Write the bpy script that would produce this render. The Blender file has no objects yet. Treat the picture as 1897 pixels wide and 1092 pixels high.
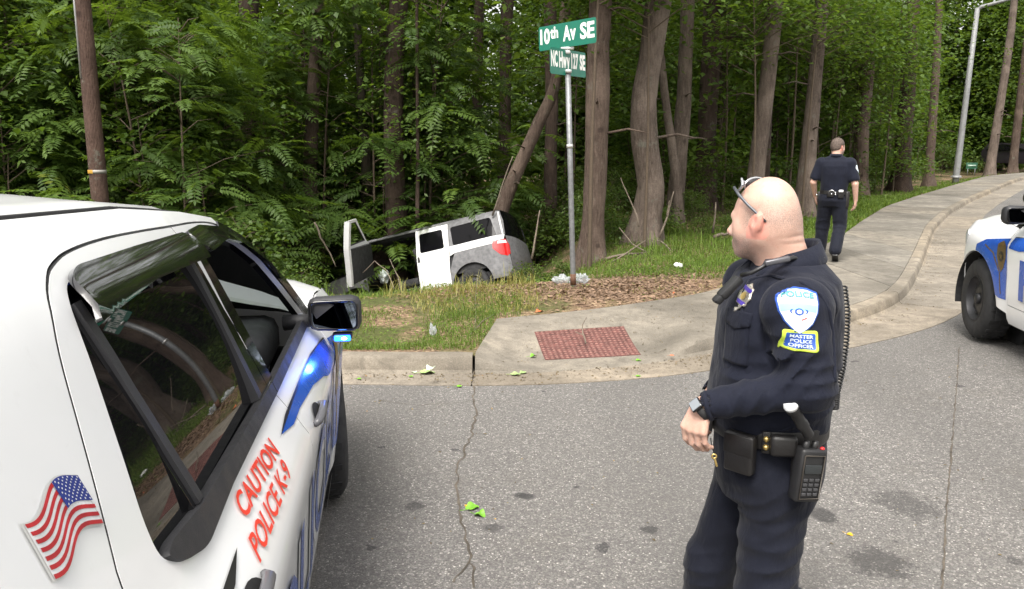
import bpy, bmesh, math, random
import numpy as np
from mathutils import Vector, Matrix, noise
from mathutils.bvhtree import BVHTree
from mathutils.geometry import delaunay_2d_cdt
R = math.radians
scene = bpy.context.scene
COL = scene.collection
random.seed(7)
RNG = np.random.default_rng(7)

# ------------------------------------------------------------------ camera, sky, sun, exposure
CAM_H, CAM_PITCH, CAM_F = 1.90, R(11.0), 1480.0        # metres, below horizontal, focal length in photo pixels
cam_data = bpy.data.cameras.new('camera')
cam_data.sensor_width = 36.0
cam_data.lens = 36.0 * CAM_F / 1897.0
cam_data.clip_start = 0.02
cam_data.clip_end = 2000.0
cam_data.dof.use_dof = False
cam = bpy.data.objects.new('camera', cam_data)
cam.location = (0, 0, CAM_H)
cam.rotation_euler = (R(90) - CAM_PITCH, 0, 0)
COL.objects.link(cam)
scene.camera = cam

SUN_ELEV, SUN_AZ = R(58), R(200)        # high, behind the photographer's left shoulder, veiled by cloud
world = bpy.data.worlds.new('World')
scene.world = world
world.use_nodes = True
wn = world.node_tree.nodes; wl = world.node_tree.links
wn.clear()
w_out = wn.new('ShaderNodeOutputWorld'); w_bg = wn.new('ShaderNodeBackground')
w_sky = wn.new('ShaderNodeTexSky'); w_hs = wn.new('ShaderNodeHueSaturation')
w_sky.sky_type = 'NISHITA'; w_sky.sun_disc = False
w_sky.sun_elevation = SUN_ELEV; w_sky.sun_rotation = SUN_AZ
w_sky.air_density = 1.0; w_sky.dust_density = 4.0; w_sky.ozone_density = 1.0
w_hs.inputs['Saturation'].default_value = 0.16
w_bg.inputs['Strength'].default_value = 0.15
w_tint = wn.new('ShaderNodeMix'); w_tint.data_type = 'RGBA'; w_tint.blend_type = 'MULTIPLY'; w_tint.inputs[0].default_value = 1.0
w_tint.inputs[7].default_value = (1.03, 1.0, .955, 1)                 # veiled, slightly warm overcast
wl.new(w_sky.outputs[0], w_hs.inputs['Color']); wl.new(w_hs.outputs[0], w_tint.inputs[6]); wl.new(w_tint.outputs[2], w_bg.inputs['Color'])
wl.new(w_bg.outputs[0], w_out.inputs['Surface'])

sun_data = bpy.data.lights.new('sun', 'SUN')
sun_data.energy = 1.5; sun_data.angle = R(25); sun_data.color = (1.0, 0.96, 0.90)
sun = bpy.data.objects.new('sun', sun_data)
sd = Vector((math.sin(SUN_AZ) * math.cos(SUN_ELEV), math.cos(SUN_AZ) * math.cos(SUN_ELEV), math.sin(SUN_ELEV)))
sun.rotation_euler = sd.to_track_quat('Z', 'Y').to_euler()
sun.location = (0, 0, 30)
COL.objects.link(sun)

vs = scene.view_settings
vs.view_transform = 'Standard'; vs.look = 'None'; vs.gamma = 1.0; vs.use_curve_mapping = False
vs.exposure = 1.38
scene.display_settings.display_device = 'sRGB'
scene.cycles.max_bounces = 6; scene.cycles.diffuse_bounces = 3; scene.cycles.glossy_bounces = 3
scene.cycles.transmission_bounces = 4; scene.cycles.transparent_max_bounces = 8
scene.cycles.use_denoising = True
# ------------------------------------------------------------------ helpers
def at(u, v, y):
    """point at world depth y seen at photo pixel (u, v): used to measure sizes off the photograph"""
    a = Vector(((u - 948.5) / CAM_F, 1.0, (546 - v) / CAM_F))
    c, s = math.cos(CAM_PITCH), math.sin(CAM_PITCH)
    d = Vector((a.x, a.y * c + a.z * s, -a.y * s + a.z * c))
    return d * (y / d.y) + Vector((0, 0, CAM_H))

def tag(o, label=None, cat=None, group=None, kind=None):
    if label: o['label'] = label
    if cat: o['category'] = cat
    if group: o['group'] = group
    if kind: o['kind'] = kind
    return o

def empty(name, loc=(0, 0, 0), rz=0.0, parent=None):
    o = bpy.data.objects.new(name, None)
    o.empty_display_size = 0.1
    o.location = loc; o.rotation_euler = (0, 0, rz)
    COL.objects.link(o)
    if parent: o.parent = parent
    return o

def link_mesh(name, me, mat=None, parent=None, smooth=True):
    o = bpy.data.objects.new(name, me)
    if mat and not me.materials: me.materials.append(mat)
    COL.objects.link(o)
    if parent: o.parent = parent
    if smooth: me.shade_smooth()
    return o

def np_mesh(name, V, F, attrs=None):
    """fast mesh from numpy arrays; F is (n,3) or (n,4)"""
    V = np.asarray(V, dtype=np.float32); F = np.asarray(F, dtype=np.int32)
    me = bpy.data.meshes.new(name)
    n, k = F.shape
    me.vertices.add(len(V)); me.vertices.foreach_set('co', V.ravel())
    me.loops.add(n * k); me.loops.foreach_set('vertex_index', F.ravel())
    me.polygons.add(n)
    me.polygons.foreach_set('loop_start', np.arange(0, n * k, k, dtype=np.int32))
    me.update(calc_edges=True)
    if attrs:
        for an, arr in attrs.items():
            arr = np.asarray(arr, dtype=np.float32)
            if arr.ndim == 1:
                a = me.attributes.new(an, 'FLOAT', 'POINT'); a.data.foreach_set('value', arr)
            else:
                a = me.attributes.new(an, 'FLOAT_COLOR', 'POINT'); a.data.foreach_set('color', arr.ravel())
    me.validate()
    return me

def copy_tree(o, parent=None):
    c = o.copy(); COL.objects.link(c)
    if parent: c.parent = parent
    for ch in o.children: copy_tree(ch, c)
    return c

class MB:
    """collects simple shapes, then links them as one mesh object"""
    def __init__(s): s.v = []; s.f = []
    def add(s, vs_, fs_):
        n = len(s.v); s.v += [tuple(p) for p in vs_]; s.f += [tuple(i + n for i in f) for f in fs_]; return s
    def box(s, c, size, rot=None, bevel=0.0):
        bm = bmesh.new(); bmesh.ops.create_cube(bm, size=1.0)
        for v in bm.verts: v.co = Vector((v.co.x * size[0], v.co.y * size[1], v.co.z * size[2]))
        if bevel > 0: bmesh.ops.bevel(bm, geom=bm.edges[:] , offset=bevel, segments=2, affect='EDGES', profile=0.5)
        M = rot.to_matrix() if hasattr(rot, 'to_matrix') else (rot if rot is not None else Matrix.Identity(3))
        bm.verts.index_update()
        s.add([M @ v.co + Vector(c) for v in bm.verts], [[v.index for v in f.verts] for f in bm.faces]); bm.free(); return s
    def tube(s, path, rad, n=8, cap=True, ell=None):
        path = [Vector(p) for p in path]
        if not hasattr(rad, '__len__'): rad = [rad] * len(path)
        base = len(s.v); up = None
        for i, p in enumerate(path):
            t = (path[min(i + 1, len(path) - 1)] - path[max(i - 1, 0)])
            if t.length < 1e-9: t = Vector((0, 0, 1))
            t.normalize()
            if up is None: up = t.orthogonal().normalized()
            else:
                up = up - t * up.dot(t)
                if up.length < 1e-6: up = t.orthogonal()
                up.normalize()
            w = t.cross(up)
            for k in range(n):
                a = 2 * math.pi * k / n
                s.v.append(tuple(p + (up * math.cos(a) + w * math.sin(a)) * rad[i]))
        for i in range(len(path) - 1):
            for k in range(n):
                k2 = (k + 1) % n
                s.f.append((base + i * n + k, base + i * n + k2, base + (i + 1) * n + k2, base + (i + 1) * n + k))
        if cap:
            s.f.append(tuple(base + k for k in reversed(range(n)))); m = base + (len(path) - 1) * n
            s.f.append(tuple(m + k for k in range(n)))
        return s
    def lathe(s, prof, origin=(0, 0, 0), axis='Z', n=24):
        base = len(s.v); o = Vector(origin)
        for (r, h) in prof:
            for k in range(n):
                a = 2 * math.pi * k / n; x, y = r * math.cos(a), r * math.sin(a)
                p = (x, y, h) if axis == 'Z' else ((h, x, y) if axis == 'X' else (x, h, y))
                s.v.append(tuple(o + Vector(p)))
        for i in range(len(prof) - 1):
            for k in range(n):
                k2 = (k + 1) % n
                s.f.append((base + i * n + k, base + i * n + k2, base + (i + 1) * n + k2, base + (i + 1) * n + k))
        return s
    def ball(s, c, rad, rot=None, seg=12, rings=8):
        if not hasattr(rad, '__len__'): rad = (rad,) * 3
        bm = bmesh.new(); bmesh.ops.create_uvsphere(bm, u_segments=seg, v_segments=rings, radius=1.0)
        M = rot.to_matrix() if rot is not None else Matrix.Identity(3)
        bm.verts.index_update()
        s.add([M @ Vector((v.co.x * rad[0], v.co.y * rad[1], v.co.z * rad[2])) + Vector(c) for v in bm.verts],
              [[v.index for v in f.verts] for f in bm.faces]); bm.free(); return s
    def build(s, name, mat=None, parent=None, smooth=True, M=None, fix=True, sharp=None):
        me = bpy.data.meshes.new(name); vv = s.v if M is None else [tuple(M @ Vector(p)) for p in s.v]
        me.from_pydata(vv, [], s.f); me.update()
        if fix:
            bm = bmesh.new(); bm.from_mesh(me); bmesh.ops.recalc_face_normals(bm, faces=bm.faces); bm.to_mesh(me); bm.free()
        o = link_mesh(name, me, mat, parent, smooth)
        if smooth and sharp is not None: me.set_sharp_from_angle(angle=R(sharp))
        return o

# ------------------------------------------------------------------ materials
class NT:
    def __init__(s, name):
        s.m = bpy.data.materials.new(name); s.m.use_nodes = True
        s.t = s.m.node_tree; s.t.nodes.clear()
        s.out = s.n('ShaderNodeOutputMaterial'); s.co = None
    def n(s, typ, **kw):
        nd = s.t.nodes.new(typ)
        for k, v in kw.items():
            if k in ('op',): nd.operation = v
            elif hasattr(nd, k): setattr(nd, k, v)
        return nd
    def l(s, a, b): s.t.links.new(a, b)
    def obj(s):
        if s.co is None: s.co = s.n('ShaderNodeTexCoord').outputs['Object']
        return s.co
    def geo(s): return s.n('ShaderNodeNewGeometry').outputs['Position']
    def noise(s, vec, scale, detail=4, rough=0.55, dist=0.0):
        nd = s.n('ShaderNodeTexNoise'); nd.inputs['Scale'].default_value = scale; nd.inputs['Detail'].default_value = detail
        nd.inputs['Roughness'].default_value = rough; nd.inputs['Distortion'].default_value = dist
        s.l(vec, nd.inputs['Vector']); return nd.outputs['Fac']
    def voro(s, vec, scale, feature='F1', out='Distance', rnd=1.0):
        nd = s.n('ShaderNodeTexVoronoi', feature=feature); nd.inputs['Scale'].default_value = scale
        nd.inputs['Randomness'].default_value = rnd
        s.l(vec, nd.inputs['Vector']); return nd.outputs[out]
    def ramp(s, fac, stops, interp='LINEAR'):
        nd = s.n('ShaderNodeValToRGB'); cr = nd.color_ramp; cr.interpolation = interp
        while len(cr.elements) < len(stops): cr.elements.new(0.5)
        for e, (p, c) in zip(cr.elements, stops):
            e.position = p; e.color = (c, c, c, 1) if not hasattr(c, '__len__') else (*c, 1)
        s.l(fac, nd.inputs['Fac']); return nd.outputs['Color']
    def mix(s, fac, a, b, blend='MIX'):
        nd = s.n('ShaderNodeMix', data_type='RGBA', blend_type=blend)
        for sock, val in ((nd.inputs[0], fac), (nd.inputs[6], a), (nd.inputs[7], b)):
            if hasattr(val, 'is_output'): s.l(val, sock)
            elif hasattr(val, '__len__'): sock.default_value = (*val, 1)
            else: sock.default_value = val
        return nd.outputs[2]
    def math(s, op, a, b=0.0, clamp=False):
        nd = s.n('ShaderNodeMath', op=op); nd.use_clamp = clamp
        for i, val in enumerate((a, b)):
            if hasattr(val, 'is_output'): s.l(val, nd.inputs[i])
            else: nd.inputs[i].default_value = val
        return nd.outputs[0]
    def mapr(s, val, a, b, c=0.0, d=1.0, smooth=True):
        nd = s.n('ShaderNodeMapRange'); nd.interpolation_type = 'SMOOTHSTEP' if smooth else 'LINEAR'
        s.l(val, nd.inputs[0])
        for i, x in enumerate((a, b, c, d)): nd.inputs[i + 1].default_value = x
        return nd.outputs[0]
    def bump(s, h, strength=0.3, dist=0.01):
        nd = s.n('ShaderNodeBump'); nd.inputs['Strength'].default_value = strength; nd.inputs['Distance'].default_value = dist
        s.l(h, nd.inputs['Height']); return nd.outputs[0]
    def pbr(s, col, rough=0.6, metal=0.0, normal=None, coat=0.0, spec=0.5, emit=None, estr=0.0, sheen=0.0, sss=0.0):
        p = s.n('ShaderNodeBsdfPrincipled')
        for sock, val in (('Base Color', col), ('Roughness', rough), ('Metallic', metal)):
            if hasattr(val, 'is_output'): s.l(val, p.inputs[sock])
            elif hasattr(val, '__len__'): p.inputs[sock].default_value = (*val, 1)
            else: p.inputs[sock].default_value = val
        p.inputs['Specular IOR Level'].default_value = spec
        if normal is not None: s.l(normal, p.inputs['Normal'])
        if coat: p.inputs['Coat Weight'].default_value = coat; p.inputs['Coat Roughness'].default_value = 0.04
        if sheen: p.inputs['Sheen Weight'].default_value = sheen; p.inputs['Sheen Roughness'].default_value = 0.5
        if sss: p.inputs['Subsurface Weight'].default_value = sss; p.inputs['Subsurface Radius'].default_value = (0.012, 0.005, 0.003)
        if emit: p.inputs['Emission Color'].default_value = (*emit, 1); p.inputs['Emission Strength'].default_value = estr
        s.last = p
        return p.outputs[0]
    def done(s, sh): s.l(sh, s.out.inputs['Surface']); return s.m

_simple = {}
def simple(name, col, rough=0.5, metal=0.0, coat=0.0, spec=0.5, var=0.12, vscale=6.0, bump=0.0, bscale=200.0, emit=None, estr=0.0, sheen=0.0):
    if name in _simple: return _simple[name]
    t = NT(name)
    f = t.noise(t.obj(), vscale, 4)
    lo = tuple(c * (1 - var) for c in col); hi = tuple(min(1, c * (1 + var)) for c in col)
    c = t.ramp(f, [(0.3, lo), (0.7, hi)])
    nm = t.bump(t.noise(t.obj(), bscale, 3), bump, 0.004) if bump else None
    rr = t.mapr(t.noise(t.obj(), vscale * 2.3, 3), 0.3, 0.7, rough * 0.85, min(1, rough * 1.15))
    m = t.done(t.pbr(c, rr, metal, nm, coat, spec, emit, estr, sheen))
    _simple[name] = m
    return m

# ------------------------------------------------------------------ text as flat meshes (x to the right, y up)
def text_flat(txt, bold=0.0, shear=0.0, spacing=1.0, align='LEFT'):
    cu = bpy.data.curves.new('lettering', 'FONT'); cu.body = txt; cu.offset = bold; cu.shear = shear
    cu.space_character = spacing; cu.align_x = align; cu.resolution_u = 3; cu.fill_mode = 'FRONT'
    o = bpy.data.objects.new('lettering', cu); COL.objects.link(o)
    dg = bpy.context.evaluated_depsgraph_get()
    me = bpy.data.meshes.new_from_object(o.evaluated_get(dg))
    V = [(v.co.x, v.co.y) for v in me.vertices]; F = [tuple(p.vertices) for p in me.polygons]
    bpy.data.objects.remove(o); bpy.data.curves.remove(cu); bpy.data.meshes.remove(me)
    return V, F

def text_box(txt, **kw):
    V, F = text_flat(txt, **kw)
    xs = [p[0] for p in V]; ys = [p[1] for p in V]
    x0, x1, y0, y1 = min(xs), max(xs), min(ys), max(ys)
    return [((x - x0) / (x1 - x0), (y - y0) / (y1 - y0)) for x, y in V], F

def split_faces(V, F, maxlen, dims=2):
    """subdivide a flat triangulation until no edge is longer than maxlen"""
    bm = bmesh.new(); vv = [bm.verts.new((*p, 0) if dims == 2 else p) for p in V]
    for f in F:
        try: bm.faces.new([vv[i] for i in f])
        except ValueError: pass
    bmesh.ops.triangulate(bm, faces=bm.faces)
    for _ in range(5):
        es = [e for e in bm.edges if e.calc_length() > maxlen]
        if not es: break
        bmesh.ops.subdivide_edges(bm, edges=es, cuts=1); bmesh.ops.triangulate(bm, faces=bm.faces)
    bm.verts.index_update()
    Vo = [(v.co.x, v.co.y) for v in bm.verts]; Fo = [tuple(v.index for v in f.verts) for f in bm.faces]
    bm.free(); return Vo, Fo

def pip(x, y, poly):
    ins = False; n = len(poly); j = n - 1
    for i in range(n):
        xi, yi = poly[i]; xj, yj = poly[j]
        if (yi > y) != (yj > y) and x < (xj - xi) * (y - yi) / (yj - yi) + xi: ins = not ins
        j = i
    return ins

def densify(poly, step):
    out = []
    for i in range(len(poly)):
        a = Vector(poly[i][:2]); b = Vector(poly[(i + 1) % len(poly)][:2]); n = max(1, int((b - a).length / step + 0.999))
        out += [tuple(a.lerp(b, k / n)) for k in range(n)]
    return out

def fill_poly(outer, holes=(), step=0.04):
    """triangulate a 2D polygon with holes on a regular inner grid"""
    loops = [densify(outer, step)] + [densify(h, step) for h in holes]
    V = []; E = []
    for lp in loops:
        b = len(V); V += [Vector(p) for p in lp]; E += [(b + i, b + (i + 1) % len(lp)) for i in range(len(lp))]
    xs = [p[0] for p in loops[0]]; ys = [p[1] for p in loops[0]]
    gx = np.arange(min(xs) + step * .5, max(xs), step); gy = np.arange(min(ys) + step * .5, max(ys), step)
    for x in gx:
        for y in gy:
            if pip(x, y, loops[0]) and not any(pip(x, y, h) for h in loops[1:]): V.append(Vector((x, y)))
    r = delaunay_2d_cdt(V, E, [], 0, 1e-5)
    Vo = [tuple(p) for p in r[0]]; Fo = []
    for f in r[2]:
        cx = sum(Vo[i][0] for i in f) / len(f); cy = sum(Vo[i][1] for i in f) / len(f)
        if pip(cx, cy, loops[0]) and not any(pip(cx, cy, h) for h in loops[1:]): Fo.append(tuple(f))
    used = sorted({i for f in Fo for i in f}); mp = {k: i for i, k in enumerate(used)}
    return [Vo[k] for k in used], [tuple(mp[i] for i in f) for f in Fo]

def boundary_loops(F):
    cnt = {}
    for f in F:
        for a, b in zip(f, f[1:] + f[:1]):
            cnt[(a, b)] = cnt.get((a, b), 0) + 1
    return [(a, b) for (a, b) in cnt if (b, a) not in cnt]

def round_poly(pts, rad, seg=4):
    """round the corners of a 2D polygon"""
    out = []; n = len(pts)
    for i in range(n):
        p = Vector(pts[i][:2]); a = Vector(pts[i - 1][:2]); b = Vector(pts[(i + 1) % n][:2])
        r = rad[i] if hasattr(rad, '__len__') else rad
        da = (a - p); db = (b - p); r = min(r, da.length * .45, db.length * .45)
        if r < 1e-4: out.append(tuple(p)); continue
        p0 = p + da.normalized() * r; p1 = p + db.normalized() * r
        for k in range(seg + 1):
            t = k / seg; out.append(tuple(p0 * (1 - t) ** 2 + p * 2 * t * (1 - t) + p1 * t * t))
    return out

# ------------------------------------------------------------------ implicit bodies (people): fields on a grid, meshed as one skin
def cap(a, b, r1, r2=None, flat=None):
    a = np.array(a, float); b = np.array(b, float); r2 = r1 if r2 is None else r2
    rm = max(r1, r2)
    lo = np.minimum(a, b) - rm; hi = np.maximum(a, b) + rm
    ba = b - a; L = ba @ ba + 1e-12
    def f(X, Y, Z):
        px, py, pz = X - a[0], Y - a[1], Z - a[2]
        t = np.clip((px * ba[0] + py * ba[1] + pz * ba[2]) / L, 0, 1)
        return np.sqrt((px - t * ba[0]) ** 2 + (py - t * ba[1]) ** 2 + (pz - t * ba[2]) ** 2) - (r1 + (r2 - r1) * t)
    return f, lo, hi

def ell(c, r, Rm=None):
    c = np.array(c, float); r = np.array(r, float); M = np.eye(3) if Rm is None else np.array(Rm)
    ext = np.sqrt(((M * r[None, :]) ** 2).sum(1))
    def f(X, Y, Z):
        p = [X - c[0], Y - c[1], Z - c[2]]
        q = [M[0, i] * p[0] + M[1, i] * p[1] + M[2, i] * p[2] for i in range(3)]
        k0 = np.sqrt((q[0] / r[0]) ** 2 + (q[1] / r[1]) ** 2 + (q[2] / r[2]) ** 2)
        k1 = np.sqrt((q[0] / r[0] ** 2) ** 2 + (q[1] / r[1] ** 2) ** 2 + (q[2] / r[2] ** 2) ** 2) + 1e-9
        return k0 * (k0 - 1) / k1
    return f, c - ext, c + ext

def loft(keys, p=2.0):
    """stack of (super)ellipses along z: keys (z, cx, cy, a, b)"""
    K = np.array(sorted(keys), float)
    lo = np.array([(K[:, 1] - K[:, 3]).min(), (K[:, 2] - K[:, 4]).min(), K[0, 0]]); hi = np.array([(K[:, 1] + K[:, 3]).max(), (K[:, 2] + K[:, 4]).max(), K[-1, 0]])
    def f(X, Y, Z):
        cx, cy, a, b = [np.interp(Z, K[:, 0], K[:, i]) for i in (1, 2, 3, 4)]
        k = (np.abs((X - cx) / a) ** p + np.abs((Y - cy) / b) ** p) ** (1 / p)
        d = (k - 1) * np.minimum(a, b)
        dz = np.maximum(K[0, 0] - Z, Z - K[-1, 0])
        return np.where(dz > 0, np.sqrt(np.maximum(d, 0) ** 2 + dz ** 2), np.maximum(d, dz))
    return f, lo, hi

def rbox(c, half, rad, Rm=None):
    c = np.array(c, float); h = np.array(half, float) - rad; M = np.eye(3) if Rm is None else np.array(Rm)
    ext = (np.abs(M) * (h + rad)[None, :]).sum(1)
    def f(X, Y, Z):
        p = [X - c[0], Y - c[1], Z - c[2]]
        q = [np.abs(M[0, i] * p[0] + M[1, i] * p[1] + M[2, i] * p[2]) - h[i] for i in range(3)]
        o = np.sqrt(np.maximum(q[0], 0) ** 2 + np.maximum(q[1], 0) ** 2 + np.maximum(q[2], 0) ** 2)
        return o + np.minimum(np.maximum(np.maximum(q[0], q[1]), q[2]), 0) - rad
    return f, c - ext, c + ext

class Field:
    def __init__(s, lo, hi, h):
        s.lo = np.array(lo, float); s.h = h
        s.n = np.ceil((np.array(hi) - s.lo) / h).astype(int) + 1
        s.f = np.full(s.n, 1.0, np.float32)
        s.ax = [s.lo[i] + h * np.arange(s.n[i]) for i in range(3)]
    def sub(s, lo, hi, pad):
        i0 = np.clip(np.floor((lo - pad - s.lo) / s.h).astype(int), 0, s.n); i1 = np.clip(np.ceil((hi + pad - s.lo) / s.h).astype(int) + 1, 0, s.n)
        sl = tuple(slice(a, b) for a, b in zip(i0, i1))
        g = np.meshgrid(s.ax[0][sl[0]], s.ax[1][sl[1]], s.ax[2][sl[2]], indexing='ij', sparse=True)
        return sl, g
    def add(s, prim, k=0.02):
        fn, lo, hi = prim; sl, g = s.sub(lo, hi, k + 2.5 * s.h)
        d = np.broadcast_to(fn(*g), s.f[sl].shape).astype(np.float32); e = s.f[sl]
        if k <= 0: s.f[sl] = np.minimum(e, d); return s
        t = np.clip(0.5 + 0.5 * (e - d) / k, 0, 1); s.f[sl] = e * (1 - t) + d * t - k * t * (1 - t); return s
    def cut(s, prim, k=0.01):
        fn, lo, hi = prim; sl, g = s.sub(lo, hi, k + 2.5 * s.h)
        d = -np.broadcast_to(fn(*g), s.f[sl].shape).astype(np.float32); e = s.f[sl]
        t = np.clip(0.5 - 0.5 * (e - d) / k, 0, 1); s.f[sl] = e * (1 - t) + d * t + k * t * (1 - t); return s
    def clip(s, fn):
        g = np.meshgrid(*s.ax, indexing='ij', sparse=True); s.f = np.maximum(s.f, fn(*g).astype(np.float32)); return s
    def disp(s, fn, lo=None, hi=None):
        lo = s.lo if lo is None else np.array(lo, float); hi = s.lo + s.h * s.n if hi is None else np.array(hi, float)
        sl, g = s.sub(lo, hi, 0)
        near = np.abs(s.f[sl]) < 0.05
        idx = np.nonzero(near)
        P = [np.broadcast_to(g[i], near.shape)[idx] for i in range(3)]
        blk = s.f[sl]; blk[idx] += fn(*P).astype(np.float32); s.f[sl] = blk; return s
    def mesh(s, name):
        f = s.f; h = s.h
        f[0], f[-1], f[:, 0], f[:, -1], f[:, :, 0], f[:, :, -1] = 1, 1, 1, 1, 1, 1
        ins = f < 0
        nx, ny, nz = f.shape
        c = np.zeros((nx - 1, ny - 1, nz - 1), np.int8)
        for dx in (0, 1):
            for dy in (0, 1):
                for dz in (0, 1): c += ins[dx:nx - 1 + dx, dy:ny - 1 + dy, dz:nz - 1 + dz]
        act = (c > 0) & (c < 8)
        I = np.argwhere(act); idx = np.full(c.shape, -1, np.int32); idx[act] = np.arange(len(I))
        val = {}
        for d in ((0, 0, 0), (1, 0, 0), (0, 1, 0), (1, 1, 0), (0, 0, 1), (1, 0, 1), (0, 1, 1), (1, 1, 1)):
            val[d] = f[I[:, 0] + d[0], I[:, 1] + d[1], I[:, 2] + d[2]]
        acc = np.zeros((len(I), 3)); cnt = np.zeros(len(I))
        for d in val:
            for a in range(3):
                if d[a] == 0:
                    e = list(d); e[a] = 1; e = tuple(e); A, B = val[d], val[e]
                    m = (A < 0) != (B < 0); t = np.where(m, A / np.where(m, A - B, 1), 0)
                    p = np.tile(np.array(d, float), (len(I), 1)); p[:, a] = t
                    acc += p * m[:, None]; cnt += m
        V = s.lo + h * (I + acc / np.maximum(cnt, 1)[:, None])
        Q = []
        for a in range(3):
            b1, b2 = (a + 1) % 3, (a + 2) % 3
            sl0 = [slice(None)] * 3; sl1 = [slice(None)] * 3; sl0[a] = slice(0, -1); sl1[a] = slice(1, None)
            sl0[b1] = sl1[b1] = slice(1, -1); sl0[b2] = sl1[b2] = slice(1, -1)
            A = ins[tuple(sl0)]; B = ins[tuple(sl1)]
            for flag, rev in (((A & ~B), False), ((~A & B), True)):
                J = np.argwhere(flag); J[:, b1] += 1; J[:, b2] += 1
                if not len(J): continue
                qs = []
                for o1, o2 in ((-1, -1), (0, -1), (0, 0), (-1, 0)):
                    K = J.copy(); K[:, b1] += o1; K[:, b2] += o2; qs.append(idx[K[:, 0], K[:, 1], K[:, 2]])
                q = np.stack(qs, 1)
                Q.append(q[:, ::-1] if rev else q)
        Q = np.concatenate(Q)
        return V, Q

def vnoise(X, Y, Z, seed=0):
    """value noise for numpy arrays, about -1..1"""
    xi, yi, zi = np.floor(X).astype(np.int64), np.floor(Y).astype(np.int64), np.floor(Z).astype(np.int64)
    fx, fy, fz = X - xi, Y - yi, Z - zi
    fx, fy, fz = [t * t * (3 - 2 * t) for t in (fx, fy, fz)]
    def hsh(a, b, c):
        n = (a * 374761393 + b * 668265263 + c * 2147483647 + seed * 974711) & 0xffffffff
        n = ((n ^ (n >> 13)) * 1274126177) & 0xffffffff
        return ((n ^ (n >> 16)) & 0xffff) / 32767.5 - 1
    r = 0
    for dx in (0, 1):
        for dy in (0, 1):
            for dz in (0, 1):
                r = r + hsh(xi + dx, yi + dy, zi + dz) * (fx if dx else 1 - fx) * (fy if dy else 1 - fy) * (fz if dz else 1 - fz)
    return r

def smooth_mesh(V, Q, it=2, lam=0.5):
    V = V.copy(); n = len(V)
    for _ in range(it):
        acc = np.zeros_like(V); c = np.zeros(n)
        for k in range(4):
            a, b = Q[:, k], Q[:, (k + 1) % 4]
            for i in range(3):
                acc[:, i] += np.bincount(a, V[b, i], n) + np.bincount(b, V[a, i], n)
            c += np.bincount(a, minlength=n) + np.bincount(b, minlength=n)
        V += lam * (acc / np.maximum(c, 1)[:, None] - V)
    return V
# ------------------------------------------------------------------ ground, road, kerb, sidewalk
KERB_H = 0.13
# kerb foot line (B), inner edge of the paving (L) paired with it, and gutter width
STN = [(-40, 9.2, -40, 9.5, .34, 1), (-25, 7.7, -25, 8.0, .34, 1), (-12, 6.85, -12, 7.15, .34, 1), (-6, 6.5, -6, 6.8, .34, 1), (-1.38, 6.39, -1.38, 6.69, .34, 1),
       (-.32, 6.37, -.34, 6.67, .36, 1), (-.315, 6.37, -.16, 7.80, .36, 1), (.05, 6.39, .12, 7.93, .36, .1), (.35, 6.42, .45, 8.05, .37, 0), (1.0, 6.60, 1.2, 8.46, .40, 0),
       (1.36, 6.76, 1.6, 8.74, .43, .05), (1.72, 6.98, 2.21, 9.13, .47, 1), (3.0, 7.70, 3.1, 10.2, .55, 1), (3.9, 8.40, 3.7, 11.3, .62, 1),
       (4.6, 9.20, 4.3, 12.3, .68, 1), (5.15, 10.1, 4.95, 13.4, .72, 1), (6.4, 12.3, 6.25, 15.5, .75, 1), (8.81, 16.63, 7.45, 17.6, .75, 1),
       (11.3, 20.6, 9.8, 21.6, .75, 1), (14.1, 24.6, 12.7, 25.7, .75, 1), (19, 31.3, 17.6, 32.4, .75, 1), (24.9, 39.2, 23.5, 40.3, .75, 1),
       (32, 45.3, 30.9, 46.7, .75, 1), (44, 51.2, 43.4, 52.9, .75, 1), (68, 57, 67.7, 58.7, .75, 1), (130, 63, 129.9, 64.7, .75, 1)]
def resample():
    out = []
    for i in range(len(STN)):
        r_ = list(STN[i])
        if r_[0] >= 4.6: k_ = .86; r_[2] = r_[0] + (r_[2] - r_[0]) * k_; r_[3] = r_[1] + (r_[3] - r_[1]) * k_; STN[i] = tuple(r_)
    for i in range(len(STN) - 1):
        a = np.array(STN[i]); b = np.array(STN[i + 1]); d = np.hypot(*(b[:2] - a[:2]))
        step = 0.12 if -1.5 < a[0] < 3 else (0.3 if a[0] < 12 and a[0] > -7 else 1.0)
        n = max(1, int(d / step)); out += [a + (b - a) * k / n for k in range(n)]
    out.append(np.array(STN[-1])); S = np.array(out)
    # smooth the plan curves a little, leaving the ramp's own corners alone
    for _ in range(6):
        T = S.copy()
        for c in (0, 1, 2, 3):
            T[1:-1, c] = S[1:-1, c] * .5 + (S[:-2, c] + S[2:, c]) * .25
        keep = (S[:, 0] < 0.2); T[keep] = S[keep]; S = T
    return S
ST = resample(); NS = len(ST)
Bp, Lp, Gw, Hh = ST[:, 0:2], ST[:, 2:4], ST[:, 4], ST[:, 5]
tang = np.gradient(Bp, axis=0); 
tang /= np.linalg.norm(tang, axis=1)[:, None] + 1e-9
nrm = np.stack([-tang[:, 1], tang[:, 0]], 1)                       # towards the woods
nrm[np.abs(Bp[:, 0] + .318) < .02] = (0, 1)
Gp = Bp - nrm * Gw[:, None]
arc = np.concatenate([[0], np.cumsum(np.linalg.norm(np.diff(Bp, axis=0), axis=1))])
i_ramp0 = int(np.argmin(np.abs(Bp[:, 0] + .315) + (np.abs(Lp[:, 0] + .16)))); D0 = np.array([-.35, .937])

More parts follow.
